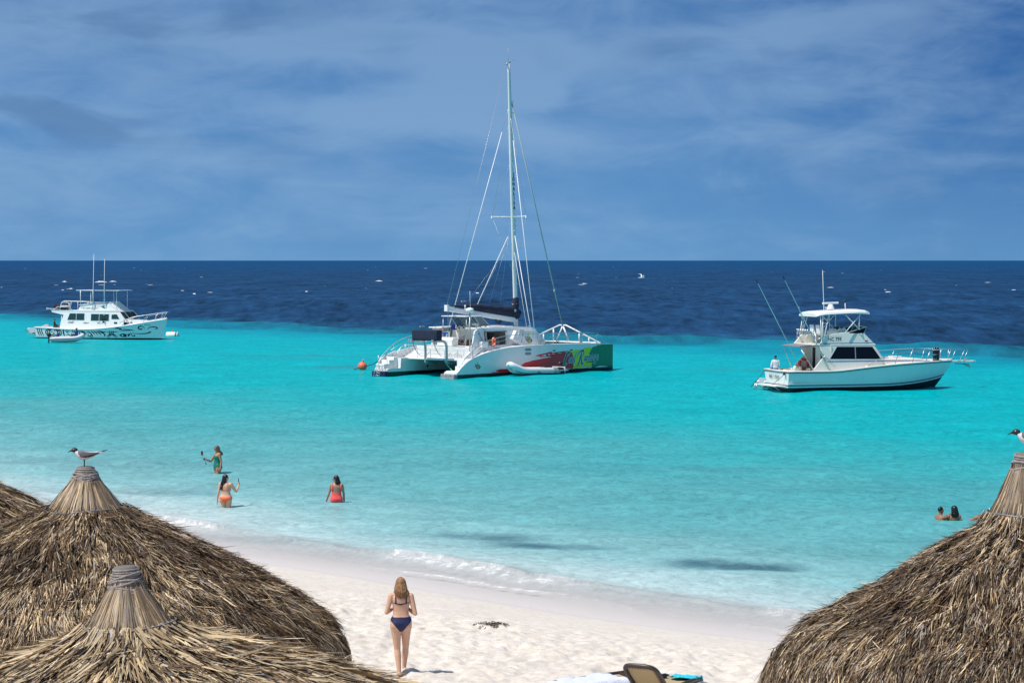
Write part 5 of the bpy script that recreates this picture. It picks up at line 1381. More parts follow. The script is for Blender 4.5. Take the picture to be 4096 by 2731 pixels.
def shelter(label, cx, cy, top, prof, seed, n, pal_w, wire_r=None, tilt=(0, 0), Lr=(.28, .62), wr=(.012, .030), rope_h=.27, messy=.16, ring_i=3):
    """prof: (r, drop) pairs from the tip of the cap down to the eave"""
    rg = np.random.default_rng(seed)
    T_ = thing('thatched_shelter', label, 'thatched shelter', (cx, cy, top), 0, 'thatched shelters on the beach')
    T_.rotation_euler = (R(tilt[0]), R(tilt[1]), 0)
    pr = np.array(prof, float); kk = pr[:, 1] > .69; pr[kk, 0] -= .035; pr[kk, 1] += .035
    seg = np.sqrt((np.diff(pr, axis=0) ** 2).sum(1)); cum = np.concatenate([[0], np.cumsum(seg)])
    nb = 72; rings = []
    dens = np.linspace(0, cum[-1], 60)
    for q in dens:
        r_ = np.interp(q, cum, pr[:, 0]); z_ = -np.interp(q, cum, pr[:, 1])
        rings.append([((r_ - .02) * cos(2 * pi * k / nb) * (1 + .012 * sin(7 * 2 * pi * k / nb + seed)), (r_ - .02) * sin(2 * pi * k / nb) * (1 + .012 * sin(7 * 2 * pi * k / nb + seed)), z_ - .02) for k in range(nb)])
    rin = [[(x * .97, y * .97, z - .14) for x, y, z in rg_] for rg_ in rings[::-1][:46]]
    mb = MB(); mb.loft(rings + rin, 0, True, True); mb.build('underlayer', UNDER, T_)
    # blades
    i0 = 1
    s0 = cum[1] * .8; s1 = cum[-1]
    u = rg.random(n)
    # area weighted
    sgrid = np.linspace(s0, s1, 400); rgr = np.interp(sgrid, cum, pr[:, 0]) + .10; cdf = np.cumsum(rgr); cdf /= cdf[-1]
    q = np.interp(u, cdf, sgrid)
    th = rg.random(n) * 2 * pi
    L = rg.uniform(*Lr, n); w_ = rg.uniform(*wr, n)
    collar = q < cum[ring_i]
    L = np.where(collar, np.minimum(L * 1.1, cum[ring_i] - q + .12), L); L = np.maximum(L, .12)
    big = (rg.random(n) < .06) & ~collar; w_ = np.where(big, w_ * 1.5, w_); L = np.where(big, L * 1.1, L)
    q0 = np.clip(q - L * .35, cum[1] * .7, None)
    q0 = np.where(~collar, np.maximum(q0, cum[ring_i] - .02), np.minimum(q0, cum[ring_i] * .62 + .1))
    L = np.where(collar, np.maximum(L, (cum[ring_i] - q0) * rg.uniform(.7, 1.05, n)), L); w_ = np.where(collar, w_ * .8, w_)
    r0 = np.interp(q0, cum, pr[:, 0]); z0_ = -np.interp(q0, cum, pr[:, 1])
    q1 = q0 + .2; over = np.clip(q1 - s1, 0, None)
    sl = np.stack([np.interp(np.minimum(q0 + .25, s1), cum, pr[:, 0]) - np.interp(np.maximum(q0 - .02, 0), cum, pr[:, 0]), -(np.interp(np.minimum(q0 + .25, s1), cum, pr[:, 1]) - np.interp(np.maximum(q0 - .02, 0), cum, pr[:, 1]))], 1)
    sl /= np.linalg.norm(sl, axis=1)[:, None]
    er = np.stack([np.cos(th), np.sin(th), 0 * th], 1); et = np.stack([-np.sin(th), np.cos(th), 0 * th], 1); ez = np.array([0, 0, 1.0])
    dn = er * sl[:, :1] + ez * sl[:, 1:]
    nrm = -er * sl[:, 1:] + ez * sl[:, :1]
    # clumps lie the same way, so the jitter is smooth over the roof plus a little per blade
    fl = (fbm(th * 5 + 40, q * 2.2 + seed, 3, seed) - .5) * 2.2
    jit = np.where(collar, rg.normal(0, .03, n), fl * .55 + rg.normal(0, messy, n))
    wild = (rg.random(n) < .035) & ~collar; jit = np.where(wild, rg.uniform(-1.3, 1.3, n), jit)
    d = dn * np.cos(jit)[:, None] + et * np.sin(jit)[:, None]
    s_ = et * np.cos(jit)[:, None] - dn * np.sin(jit)[:, None]
    up_ = np.where(collar, .0, rg.normal(.05, .05, n)); up_ = np.where(wild, np.abs(rg.normal(.12, .06, n)), up_)
    d = d + nrm * up_[:, None]
    lay = rg.uniform(0, .055, n) * np.where(collar, .35, 1); bmp = ((fbm(th * 9, q * 3, 3, seed + 5) - .5) * .10 + (fbm(th * 24 + 3, q * 5.0, 2, seed + 19) - .5) * .14) * np.where(collar, .2, 1)
    b = er * r0[:, None] + ez * z0_[:, None] + nrm * (lay + bmp)[:, None]
    roll = rg.normal(0, .45, n); s2 = s_ * np.cos(roll)[:, None] + nrm * np.sin(roll)[:, None]
    wts = np.array(pal_w[0], float); wts /= wts.sum(); wts2 = np.array(pal_w[1], float); wts2 /= wts2.sum()
    zone = fbm(th * 4 + 9, q * 1.6, 4, seed + 9); tuft = fbm(th * 26 + 3, q * 5.0, 2, seed + 19)
    ci = np.where(rg.random(n) < np.clip((zone - .38) * 4, 0, 1), rg.choice(8, n, p=wts), rg.choice(8, n, p=wts2))
    c = PAL_A[ci] * (rg.uniform(.7, 1.2, n) * (.30 + 1.15 * tuft * (.55 + .9 * zone)))[:, None]  # straw tones vary by blade; clump shadows and highlights are painted in too
    c = np.where(collar[:, None], c * .55 + np.array((.26, .21, .155)) * .45, c)
    c = c * (1 - .0 * lay[:, None])
    lift = np.where(collar, 0, rg.normal(-.02, .05, n)); lift = np.where(q > s1 - .5, lift - .06, lift)
    BL = [dict(b=b, d=d, s=s2, n=nrm, L=L, w=w_, lift=lift, c=c, tw=rg.normal(0, .5, n))]
    kc = 1500; th = rg.random(kc) * 2 * pi; q0 = rg.uniform(cum[1], cum[1] + (cum[ring_i] - cum[1]) * .45, kc); Lc = (cum[ring_i] + .10 - q0) * rg.uniform(.75, 1.0, kc)
    P0 = np.stack([np.interp(q0, cum, pr[:, 0]), -np.interp(q0, cum, pr[:, 1])], 1); qe = np.minimum(q0 + Lc, s1); P1 = np.stack([np.interp(qe, cum, pr[:, 0]), -np.interp(qe, cum, pr[:, 1])], 1)
    sl = P1 - P0; Lc = np.linalg.norm(sl, axis=1); sl /= Lc[:, None]; er = np.stack([np.cos(th), np.sin(th), 0 * th], 1); et = np.stack([-np.sin(th), np.cos(th), 0 * th], 1)
    dn = er * sl[:, :1] + ez * sl[:, 1:]; nrm = -er * sl[:, 1:] + ez * sl[:, :1]; jt = rg.normal(0, .035, kc); d = dn * np.cos(jt)[:, None] + et * np.sin(jt)[:, None]
    cc = PAL_A[rg.choice([0, 1, 2, 6, 6, 7, 1], kc)] * .55 + np.array((.30, .235, .165)) * .45
    cc = cc * (rg.uniform(.65, 1.2, kc) * (.55 + .9 * vnoise(th * 9, th * 0 + 1, seed)))[:, None]
    strip_mesh('collar_thatch', dict(b=er * P0[:, :1] + ez * P0[:, 1:] + nrm * rg.uniform(.004, .03, kc)[:, None], d=d, s=et, n=nrm, L=Lc, w=rg.uniform(.012, .026, kc), lift=rg.normal(-.045, .01, kc), c=cc, tw=rg.normal(0, .3, kc)), T_, THATCH)
    # long loose straws standing out of the surface
    k = max(30, n // 400); th = rg.random(k) * 2 * pi; q = rg.uniform(cum[ring_i], s1, k); r0 = np.interp(q, cum, pr[:, 0]); z0_ = -np.interp(q, cum, pr[:, 1])
    er = np.stack([np.cos(th), np.sin(th), 0 * th], 1); et = np.stack([-np.sin(th), np.cos(th), 0 * th], 1)
    d = er * .8 + et * rg.normal(0, .5, k)[:, None] + ez * rg.normal(-.18, .16, k)[:, None]; d /= np.linalg.norm(d, axis=1)[:, None]
    BL.append(dict(b=er * r0[:, None] + ez * z0_[:, None] + ez * .05, d=d, s=np.cross(d, ez), n=np.tile(ez, (k, 1)), L=rg.uniform(.25, .55, k), w=rg.uniform(.006, .014, k), lift=rg.normal(-.08, .05, k), c=np.tile((.09, .06, .04), (k, 1)), tw=rg.normal(0, .5, k)))
    strip_mesh('thatch', {q_: np.concatenate([d_[q_] for d_ in BL]) for q_ in BL[0]}, T_, THATCH)
    # rope wound round the cap
    mb = MB(); pts = []; rr_ = .0135; turns = int(rope_h / (rr_ * 1.85)); 
    for i in range(turns * 20 + 1):
        a = 2 * pi * i / 20; z = -rope_h * i / (turns * 20)
        r_ = np.interp(-z, pr[:, 1], pr[:, 0]) + .014 + .006 * sin(i * .11 + seed) + .004 * rg.normal() * .3
        pts.append((r_ * cos(a), r_ * sin(a), z + .006 * sin(a * 1.0 + seed)))
    mb.tube(pts, rr_, 6)
    for k_ in range(7):                                     # slanting extra turns
        a0 = rg.random() * 6.28; za = -rope_h * rg.uniform(.3, .85)
        P = []
        for i in range(22):
            a = a0 + 2 * pi * i / 21; z = za + .05 * sin(a + k_)
            r_ = np.interp(-z, pr[:, 1], pr[:, 0]) + .032; P.append((r_ * cos(a), r_ * sin(a), z))
        mb.tube(P, rr_, 6, 0)
    mb.build('rope_binding', ROPEM, T_)
    mb = MB(); mb.lathe([(.01, .022), (prof[0][0] * .9, .02), (prof[0][0] + .012, .008), (prof[0][0] + .01, -rope_h), (.01, -rope_h)], (0, 0, .0), 28); mb.build('cap', mat('grey cap wood', (.16, .145, .13), .85), T_)
    # wire hoop below the collar
    rw_ = pr[ring_i][0] + .055; zw = -pr[ring_i][1] + .045
    mb = MB(); mb.tube([(rw_ * cos(a) * (1 + .03 * sin(3 * a + seed)), rw_ * sin(a) * (1 + .03 * sin(3 * a + seed)), zw + .02 * sin(2 * a + seed)) for a in np.linspace(0, 2 * pi, 49)], .009, 6); mb.build('wire_hoop', mat('grey wire', (.22, .23, .26), .5, metal=.3), T_)
    # post and rafters
    g_ = gz(cx, cy) - top
    mb = MB(); mb.tube([(0, 0, g_ - .3), (0, 0, -.3)], .09, 12); mb.build('post', WOOD, T_)
    rim = pr[-1]
    for k_ in range(8):
        a = 2 * pi * k_ / 8 + .2; s2_ = MB(); s2_.tube([(.08 * cos(a), .08 * sin(a), -pr[ring_i][1] - .35), (rim[0] * .93 * cos(a), rim[0] * .93 * sin(a), -rim[1] + .02)], .035, 7); s2_.build('rafter', WOOD, T_)
    return T_

ws = ([3, 4, 3, 2, 1, 3, 2, 2], [1, 1, 3, 4, 4, .6, 1.2, 3])
wl = ([3, 5, 2, 1, .5, 5, 1.5, 1], [3, 3, 3, 2, 1, 2, 2, 2])
wbr = ([1, 5, 1, .5, .3, 6, 1.5, .5], [3, 4, 2, 1, .6, 4, 2, 1])
wd = ([2.2, 3, 3, 3, 2, 3, 3.4, 2.5], [1, 1.3, 3, 4, 4, 1.4, 2.6, 3])
pA = [(.10, 0), (.165, .17), (.205, .25), (.47, .58), (.69, .66), (.94, .74), (1.33, .93), (1.67, 1.13), (2.12, 1.36), (2.52, 1.58), (2.94, 1.83), (3.20, 2.06), (3.42, 2.30), (3.50, 2.66)]
pB = [(.115, 0), (.165, .2), (.20, .32), (.455, .66), (.70, .78), (1.04, .87), (1.35, .97), (1.9, 1.14), (2.24, 1.28), (2.58, 1.45), (3.0, 1.61), (3.25, 1.69), (3.4, 1.80), (3.44, 1.98)]
pC = [(.10, 0), (.13, .15), (.175, .30), (.38, .68), (.50, .79), (.80, .97), (1.10, 1.13), (1.30, 1.25), (1.48, 1.43), (1.83, 1.60), (2.07, 1.74), (2.36, 1.88), (2.55, 2.06), (2.70, 2.24), (2.80, 2.46)]
SHELTERS = {}
def px_pos(px, py, d):
    """where a point seen at (px,py) of the 4096 px photo lies at distance d; used once to note positions"""
    th_ = R(1.922); u = (px - 2048) / 9671; v = -(py - 1365.5) / 9671
    return (u * d / (cos(th_) - 0 * v) * 1.0, d, 7.8 + d * (v * cos(th_) - sin(th_)) / (cos(th_) + v * sin(th_)))
shelter('thatched shelter with a gull on its rope cap, behind the nearest left roof', -5.66, 32.0, 5.05, pA, 3, 78000, ws, Lr=(.12, .32), wr=(.006, .016), rope_h=.24, ring_i=3)
shelter('nearest thatched shelter at lower left, pale straw roof and bare rope cap', -4.24, 26.4, 4.435, pB, 8, 30000, wbr, tilt=(0, -3), Lr=(.22, .62), wr=(.009, .032), rope_h=.31, messy=.12, ring_i=3)
shelter('tall steep thatched shelter at the right edge with a gull on its rope cap', 5.50, 25.8, 5.73, pC, 13, 78000, wd, Lr=(.10, .27), wr=(.005, .0145), rope_h=.29, ring_i=3)
shelter('thatched shelter whose roof edge only shows at the far left behind the others', -9.75, 36.5, 5.62, pA, 21, 22000, ws, Lr=(.2, .45), wr=(.008, .02), rope_h=.24, ring_i=3)

# ------------------------------------------------------------------ gulls
def gull(loc, deg, label, s=1.0, group='gulls', legs=True):
    T_ = thing('gull', label, 'gull', loc, deg, group)          # faces +x
    def put(mb, nm, m_, par=T_):
        mb.V = [(x * s, y * s, z * s) for x, y, z in mb.V]; return mb.build(nm, m_, par)
    GW = mat('white feathers', (.72, .71, .70), .8); GG = mat('slate grey feathers', (.13, .135, .16), .75, var=.2, vscale=30); GB = mat('black feathers', (.012, .016, .018), .6); GH = mat('dark hood', (.018, .022, .026), .5)
    prof = [(-.20, .20, .012, .012), (-.16, .195, .022, .022), (-.10, .175, .034, .038), (-.04, .162, .044, .052), (.02, .158, .047, .060), (.07, .168, .043, .056), (.105, .188, .034, .044), (.125, .210, .028, .034), (.135, .225, .02, .02)]
    rings = [[(x, ry * cos(2 * pi * k / 14), z + rz * sin(2 * pi * k / 14)) for k in range(14)] for x, z, ry, rz in prof]
    mb = MB(); mb.loft(rings); put(mb, 'body', GW)
    rings = [[(x, ry * cos(2 * pi * k / 14), z + rz * sin(2 * pi * k / 14)) for k in range(14)] for x, z, ry, rz in ((.100, .226, .020, .022), (.115, .224, .029, .033), (.135, .232, .031, .035), (.158, .236, .028, .031), (.175, .230, .019, .021), (.185, .225, .010, .012))]
    mb = MB(); mb.loft(rings); h_ = put(mb, 'head', GH)
    mb = MB(); mb.loft([[(x, ry * cos(2 * pi * k / 8), z + rz * sin(2 * pi * k / 8)) for k in range(8)] for x, z, ry, rz in ((.172, .228, .009, .012), (.200, .220, .007, .009), (.222, .208, .004, .006), (.236, .198, .001, .002))]); put(mb, 'beak', GB, h_)
    for y in (-1, 1):
        mb = MB(); mb.ell((.152, y * .0265, .243), (.006, .004, .004), 8, 6); put(mb, 'eye', GW, h_)
        w_ = [(.085, .030, .200, .030), (.04, .046, .182, .045), (-.02, .048, .176, .042), (-.08, .040, .180, .032), (-.14, .028, .190, .020), (-.19, .014, .197, .010)]
        mb = MB(); mb.loft([[(x, y * (yy_ + .010 * cos(2 * pi * k / 10)), z + rz * sin(2 * pi * k / 10)) for k in range(10)] for x, yy_, z, rz in w_]); wg = put(mb, 'wing', GG)
        mb = MB(); mb.loft([[(x, y * (yy_ + .006 * cos(2 * pi * k / 8)), z + rz * sin(2 * pi * k / 8)) for k in range(8)] for x, yy_, z, rz in ((.0, .056, .150, .010), (-.06, .050, .158, .016), (-.12, .036, .172, .014), (-.20, .012, .206, .010), (-.26, .006, .226, .007), (-.31, .004, .240, .002))]); put(mb, 'wing_tip', GB, wg)
    mb = MB(); mb.loft([[(x, ry * cos(2 * pi * k / 8), z + rz * sin(2 * pi * k / 8)) for k in range(8)] for x, z, ry, rz in ((-.15, .193, .02, .015), (-.21, .204, .024, .010), (-.245, .212, .026, .005))]); put(mb, 'tail', GW)
    if legs:
        for y in (-.014, .014):
            mb = MB(); mb.tube([(.012, y, .125), (.008, y, .07), (.012, y, .012)], [.007, .0045, .0045], 6)
            for a in (-.5, 0, .5): mb.tube([(.012, y, .006), (.012 + .035 * cos(a), y + .035 * sin(a), .004)], .0035, 5)
            put(mb, 'leg', GB)
    return T_
gull((-5.66, 31.98, 5.055), 176, 'black headed gull facing left on the grey rope cap of the left shelter')
gull((5.53, 25.78, 5.735), 172, 'black headed gull facing left on the tall shelter at the right edge')
gull(W_(CO, CA, .9, .3, 3.085), 160, 'gull standing on the dark davit cover at the catamaran stern', 1.0, 'gulls')
gull(W_(CO, CA, 4.75, 0.0, 4.76), 175, 'gull standing on the dark sail cover above the catamaran boom', 1.0, 'gulls')
gull(W_(CO, CA, 10.1, 0.0, 4.50), 160, 'gull at the foot of the catamaran mast beside the sail cover', 1.0, 'gulls')
# tern in flight
T_ = thing('flying_tern', 'white tern gliding over the deep blue water between catamaran and fishing boat', 'seabird', (7.45, 139, 6.8), 15)
TW = mat('tern feathers', (.78, .78, .78), .7); TB = mat('tern dark', (.03, .03, .03), .7)
mb = MB(); mb.loft([[(x, r_ * cos(2 * pi * k / 10), z + r_ * .9 * sin(2 * pi * k / 10)) for k in range(10)] for x, z, r_ in ((-.19, .01, .008), (-.13, .0, .02), (-.05, 0, .035), (.04, 0, .04), (.11, .005, .028), (.15, .01, .022), (.19, .008, .01))]); b_ = mb.build('body', TW, T_)
mb = MB(); mb.tube([(.18, 0, .008), (.235, 0, 0)], [.007, .001], 6); mb.build('beak', TB, b_)
mb = MB(); mb.add([(-.15, -.02, .0), (-.15, .02, .0), (-.29, .05, .01), (-.20, 0, .005), (-.29, -.05, .01), (-.15, 0, .012)], [(0, 5, 3, 4), (5, 1, 2, 3), (4, 3, 5, 0), (3, 2, 1, 5)]); mb.build('tail', TW, T_)
for s_, dz in ((1, .16), (-1, .05)):
    mb = MB(); W3 = [(0.02, .03, .01, .11), (.06, .17, .08 + dz * .3, .10), (.05, .28, .10 + dz * .6, .08), (-.02, .40, .06 + dz, .05), (-.10, .50, .02 + dz, .008)]
    mb.loft([[(x + c_ * .5, s_ * y, z), (x, s_ * y, z + .008), (x - c_ * .5, s_ * y, z), (x, s_ * y, z - .006)] for x, y, z, c_ in W3], 0, True); w2 = mb.build('wing', TW, T_)
    mb = MB(); mb.loft([[(x + c_ * .5, s_ * y, z), (x, s_ * y, z + .009), (x - c_ * .5, s_ * y, z), (x, s_ * y, z - .008)] for x, y, z, c_ in [(-.055, .45, .045 + dz, .032), (-.105, .51, .02 + dz, .01)]], 0, True); mb.build('wing_tip', TB, w2)
# ------------------------------------------------------------------ people
def V3(a): return Vector(a)
class Body:
    """one continuous figure: lofted torso, tapered limbs, hands with fingers, fused by a voxel remesh"""
    def __init__(s, pose, female=True, k=1.0, heavy=1.0):
        D = dict(pelvis=(0, 0, .93), neck=(0, -.01, 1.425), head=(0, .02, 1.575), face=(0, 1, 0),
                 shL=(-.165, -.01, 1.375), elL=(-.215, -.03, 1.10), wrL=(-.225, .04, .86), hdL=(-.225, .07, .76),
                 shR=(.165, -.01, 1.375), elR=(.215, -.03, 1.10), wrR=(.225, .04, .86), hdR=(.225, .07, .76),
                 hpL=(-.085, 0, .86), knL=(-.095, .02, .47), anL=(-.095, -.03, .085), toL=(-.11, .15, .02),
                 hpR=(.085, 0, .86), knR=(.095, .02, .47), anR=(.095, -.03, .085), toR=(.11, .15, .02), curlL=.35, curlR=.35)
        D.update(pose); s.D = D; s.k = k; s.f = female; s.hv = heavy
        s.caps = []                                # label, a, b, ra, rb
        mb = MB(); s.mb = mb; P = {n: V3(v) for n, v in D.items() if not n.startswith('curl')}
        up = (P['neck'] - P['pelvis']).normalized(); side = (P['shR'] - P['shL']); side = (side - up * side.dot(up)).normalized(); fwd = up.cross(side).normalized()
        s.up, s.side, s.fwd, s.P = up, side, fwd, P
        Lh = (P['neck'] - P['pelvis']).length
        if female: rows = [(-.30, .045, .05, .0), (-.22, .115, .10, .0), (-.12, .168, .118, -.012), (0.0, .172, .122, -.015), (.12, .155, .108, -.006), (.25, .127, .09, .0), (.38, .120, .084, .004), (.52, .128, .088, .006), (.66, .140, .098, .010), (.78, .148, .094, .004), (.88, .150, .074, -.006), (.95, .112, .058, -.008), (1.0, .06, .05, -.004)]
        else: rows = [(-.30, .045, .05, .0), (-.22, .11, .10, .0), (-.12, .155, .112, -.01), (0.0, .158, .112, -.01), (.12, .150, .105, -.004), (.28, .145, .10, .0), (.42, .150, .102, .004), (.56, .162, .108, .006), (.70, .175, .112, .006), (.82, .180, .100, .0), (.90, .165, .080, -.006), (.96, .115, .062, -.008), (1.0, .065, .055, -.004)]
        rings = []
        for t_, rx, ry, off in rows:
            c = P['pelvis'] + up * (Lh * t_) + fwd * off
            ring = []
            for j in range(22):
                a = 2 * pi * j / 22; ca, sa_ = cos(a), sin(a); e = .86
                ring.append(c + side * (rx * heavy * math.copysign(abs(ca) ** e, ca)) + fwd * (ry * heavy * math.copysign(abs(sa_) ** e, sa_)))
            rings.append(ring)
        mb.loft(rings)
        s.rows = rows; s.Lh = Lh
        # chest and seat
        q = lambda t_, x, y: P['pelvis'] + up * (Lh * t_) + side * x + fwd * y
        M3 = Matrix((side, fwd, up)).transposed()
        if female:
            for x in (-1, 1): mb.ell(q(.66, x * .068, .088), (.058, .05, .058), 14, 10, rot=M3)
        for x in (-1, 1): mb.ell(q(-.09, x * .075 * heavy, -.062), (.088 * heavy, .085, .098), 14, 10, rot=M3)
        # shoulder blades and spine hollow come from two shallow swells
        for x in (-1, 1): mb.ell(q(.78, x * .075, -.052), (.055, .035, .075), 12, 8, rot=M3)
        s.cap('neck', P['neck'] - up * .05, P['head'] - up * .02, .052 if female else .06, .050 if female else .056)
        for x in 'LR':
            hv = heavy
            s.cap('trap' + x, P['neck'] - up * .015, P['sh' + x], .045, .050)
            s.limb('uarm' + x, P['sh' + x], P['el' + x], (.052 * hv, .047 * hv, .036) if female else (.058, .052, .040), .012)
            s.limb('farm' + x, P['el' + x], P['wr' + x], (.037, .038, .026) if female else (.042, .042, .030), 0)
            s.hand(x)
            s.limb('thigh' + x, P['hp' + x], P['kn' + x], (.098 * hv, .080 * hv, .056) if female else (.095, .080, .058), 0)
            s.limb('calf' + x, P['kn' + x], P['an' + x], (.053, .057, .036) if female else (.056, .060, .040), -.008)
            heel = P['an' + x] + Vector((0, -.035, -.045)); to = P['to' + x]
            dr = (to - P['an' + x]).normalized()
            mb.tube([P['an' + x] - dr * .045 + Vector((0, 0, -.035)), P['an' + x] + (to - P['an' + x]) * .25 + Vector((0, 0, -.015)), P['an' + x] + (to - P['an' + x]) * .62 + Vector((0, 0, -.006)), to], [.034, .036, .034, .022], 10)
            mb.ell(P['an' + x], (.036, .036, .04), 10, 8)
            sd_ = dr.cross(Vector((0, 0, 1))).normalized() * (1 if x == 'R' else -1)
            for i in range(5): mb.tube([to + sd_ * (-.026 + .013 * i) - dr * .02, to + sd_ * (-.028 + .014 * i) + dr * (.03 - .005 * i) + Vector((0, 0, -.006))], [.010, .0085], 6)
        s.head()
    def cap(s, lab, a, b, ra, rb):
        s.mb.tube([a, a.lerp(b, .5), b], [ra, (ra + rb) / 2, rb], 12); s.mb.ell(a, (ra,) * 3, 10, 8); s.mb.ell(b, (rb,) * 3, 10, 8); s.caps.append((lab, a, b, ra, rb))
    def limb(s, lab, a, b, r, bow):
        s.mb.tube([a, a.lerp(b, .28), a.lerp(b, .6), b], [r[0], r[1], (r[1] + r[2]) / 2, r[2]], 12); s.mb.ell(a, (r[0],) * 3, 12, 8); s.mb.ell(b, (r[2] * 1.04,) * 3, 12, 8); s.caps.append((lab, a, b, r[0], r[2]))
    def hand(s, x):
        P = s.P; w_ = P['wr' + x]; h_ = P['hd' + x]; d = (h_ - w_).normalized(); curl = s.D['curl' + x]
        ref = V3(s.D.get('palm' + x, (-1 if x == 'R' else 1, 0, 0)))       # palm normal
        n_ = (ref - d * ref.dot(d)).normalized(); t_ = d.cross(n_)          # across the palm
        if t_.y < 0 or (abs(t_.y) < .2 and t_.z < 0): t_ = -t_
        M3 = Matrix((t_, n_, d)).transposed()
        s.mb.tube([w_ - d * .01, w_ + d * .03], [.026, .026], 10)
        s.mb.ell(w_ + d * .052, (.040, .017, .052), 12, 10, rot=M3)
        for i, (o_, L_) in enumerate(((.030, .066), (.011, .076), (-.009, .070), (-.028, .054))):
            p0 = w_ + d * .088 + t_ * o_; pts = [p0 - d * .02, p0]; a = 0; q = p0.copy()
            for k in range(3):
                a += curl * (.8 + .15 * i); q = q + (d * cos(a) + n_ * sin(a)) * (L_ * (.44, .32, .24)[k]); pts.append(q.copy())
            s.mb.tube(pts, [.0095, .0095, .009, .0085, .007], 8)
        p0 = w_ + d * .025 + t_ * .028
        s.mb.tube([p0, p0 + (t_ * .7 + d * .6 + n_ * .3) * .035, p0 + (t_ * .55 + d * .85 + n_ * .6) * .06, p0 + (t_ * .35 + d * 1.0 + n_ * .75) * .082], [.013, .0115, .0105, .008], 8)
        s.caps.append(('hand' + x, w_, h_, .04, .03))
    def head(s):
        c = s.P['head']; f = s.P['face'].normalized(); up = Vector((0, 0, 1)); sd = f.cross(up).normalized(); up = sd.cross(f).normalized()
        M3 = Matrix((sd, f, up)).transposed(); s.hM = M3; s.hc = c
        A = lambda p, r, n=16, k=12: s.mb.ell(c + M3 @ Vector(p), r, n, k, rot=M3)
        A((0, -.012, .022), (.072, .090, .085)); A((0, .022, -.040), (.056, .064, .062)); A((0, .052, -.085), (.028, .026, .022))
        A((0, .070, .0), (.050, .022, .040)); A((0, .088, -.016), (.012, .020, .020)); A((0, .082, .004), (.008, .014, .024)); A((0, .074, -.052), (.024, .014, .010)); A((0, .066, .018), (.044, .022, .010))
        for x in (-1, 1):
            A((x * .074, -.004, -.008), (.010, .020, .030), 10, 8); A((x * .036, .056, -.024), (.022, .020, .020)); 
        s.caps.append(('head', c, c + Vector((0, 0, .01)), .1, .1))
    def finish(s, root, skin, voxel=.0065):
        me = s.mb.mesh('body', [skin])
        o = bpy.data.objects.new('body', me); col.objects.link(o)
        r = o.modifiers.new('r', 'REMESH'); r.mode = 'VOXEL'; r.voxel_size = voxel; r.use_smooth_shade = True
        sm = o.modifiers.new('s', 'SMOOTH'); sm.factor = .5; sm.iterations = 4 if voxel > .005 else 12
        dg = bpy.context.evaluated_depsgraph_get(); dg.update()
        m2 = bpy.data.meshes.new_from_object(o.evaluated_get(dg)); m2.name = 'body'
        bpy.data.objects.remove(o)
        m2.polygons.foreach_set('use_smooth', np.ones(len(m2.polygons), bool))
        m2.materials.clear(); m2.materials.append(skin)
        s.body = link('body', m2, root); s.root = root
        nv = len(m2.vertices); s.co = np.empty(nv * 3, np.float32); m2.vertices.foreach_get('co', s.co); s.co = s.co.reshape(-1, 3)
        s.no = np.empty(nv * 3, np.float32); m2.vertices.foreach_get('normal', s.no); s.no = s.no.reshape(-1, 3)
        s.faces = [tuple(p_.vertices) for p_ in m2.polygons]
        # which part is nearest
        labs = [c_[0] for c_ in s.caps]; best = np.full(nv, 1e9); s.lab = np.full(nv, -1); s.tt = np.zeros(nv)
        rel = s.co - np.array(s.P['pelvis']); u = rel @ np.array(s.up); X_ = rel @ np.array(s.side); Y_ = rel @ np.array(s.fwd); tq = u / s.Lh
        rx = np.interp(tq, [q[0] for q in s.rows], [q[1] for q in s.rows]) * s.hv; ry = np.interp(tq, [q[0] for q in s.rows], [q[2] for q in s.rows]) * s.hv
        dt = np.sqrt((X_ / (rx + 1e-3)) ** 2 + (Y_ / (ry + .02)) ** 2); dt = np.where((tq < -.3) | (tq > 1.03), 9, dt)
        best = dt * .98; s.tq = tq; s.X = X_; s.Y = Y_
        for i, (l_, a, b, ra, rb) in enumerate(s.caps):
            a = np.array(a); b = np.array(b); ab = b - a; t_ = np.clip(((s.co - a) @ ab) / max(ab @ ab, 1e-9), 0, 1)
            d = np.linalg.norm(s.co - a - t_[:, None] * ab, axis=1) / (ra + (rb - ra) * t_)
            if l_.startswith('trap'): d = d * 1.3
            mk = d < best; best = np.where(mk, d, best); s.lab = np.where(mk, i, s.lab); s.tt = np.where(mk, t_, s.tt)
        s.names = np.array(labs + ['torso'])[s.lab]
        return s
    def cloth(s, name, m_, fn, off=.006, label=None):
        mk = fn(s); F = [f for f in s.faces if all(mk[i] for i in f)]
        used = sorted({i for f in F for i in f}); mp = {v: i for i, v in enumerate(used)}
        V_ = [tuple(s.co[i] + s.no[i] * off) for i in used]; Vi = [tuple(s.co[i] - s.no[i] * .002) for i in used]
        n = len(used); G = [tuple(mp[i] for i in f) for f in F]
        edges = {}
        for f in G:
            for a, b in zip(f, f[1:] + f[:1]): edges[(a, b)] = 1
        rim = [(a, b) for (a, b) in edges if (b, a) not in edges]
        mb = MB(); mb.add(V_ + Vi, G + [(b, a, a + n, b + n) for a, b in rim], 0, True)
        return mb.build(name, m_, s.root, label=label)
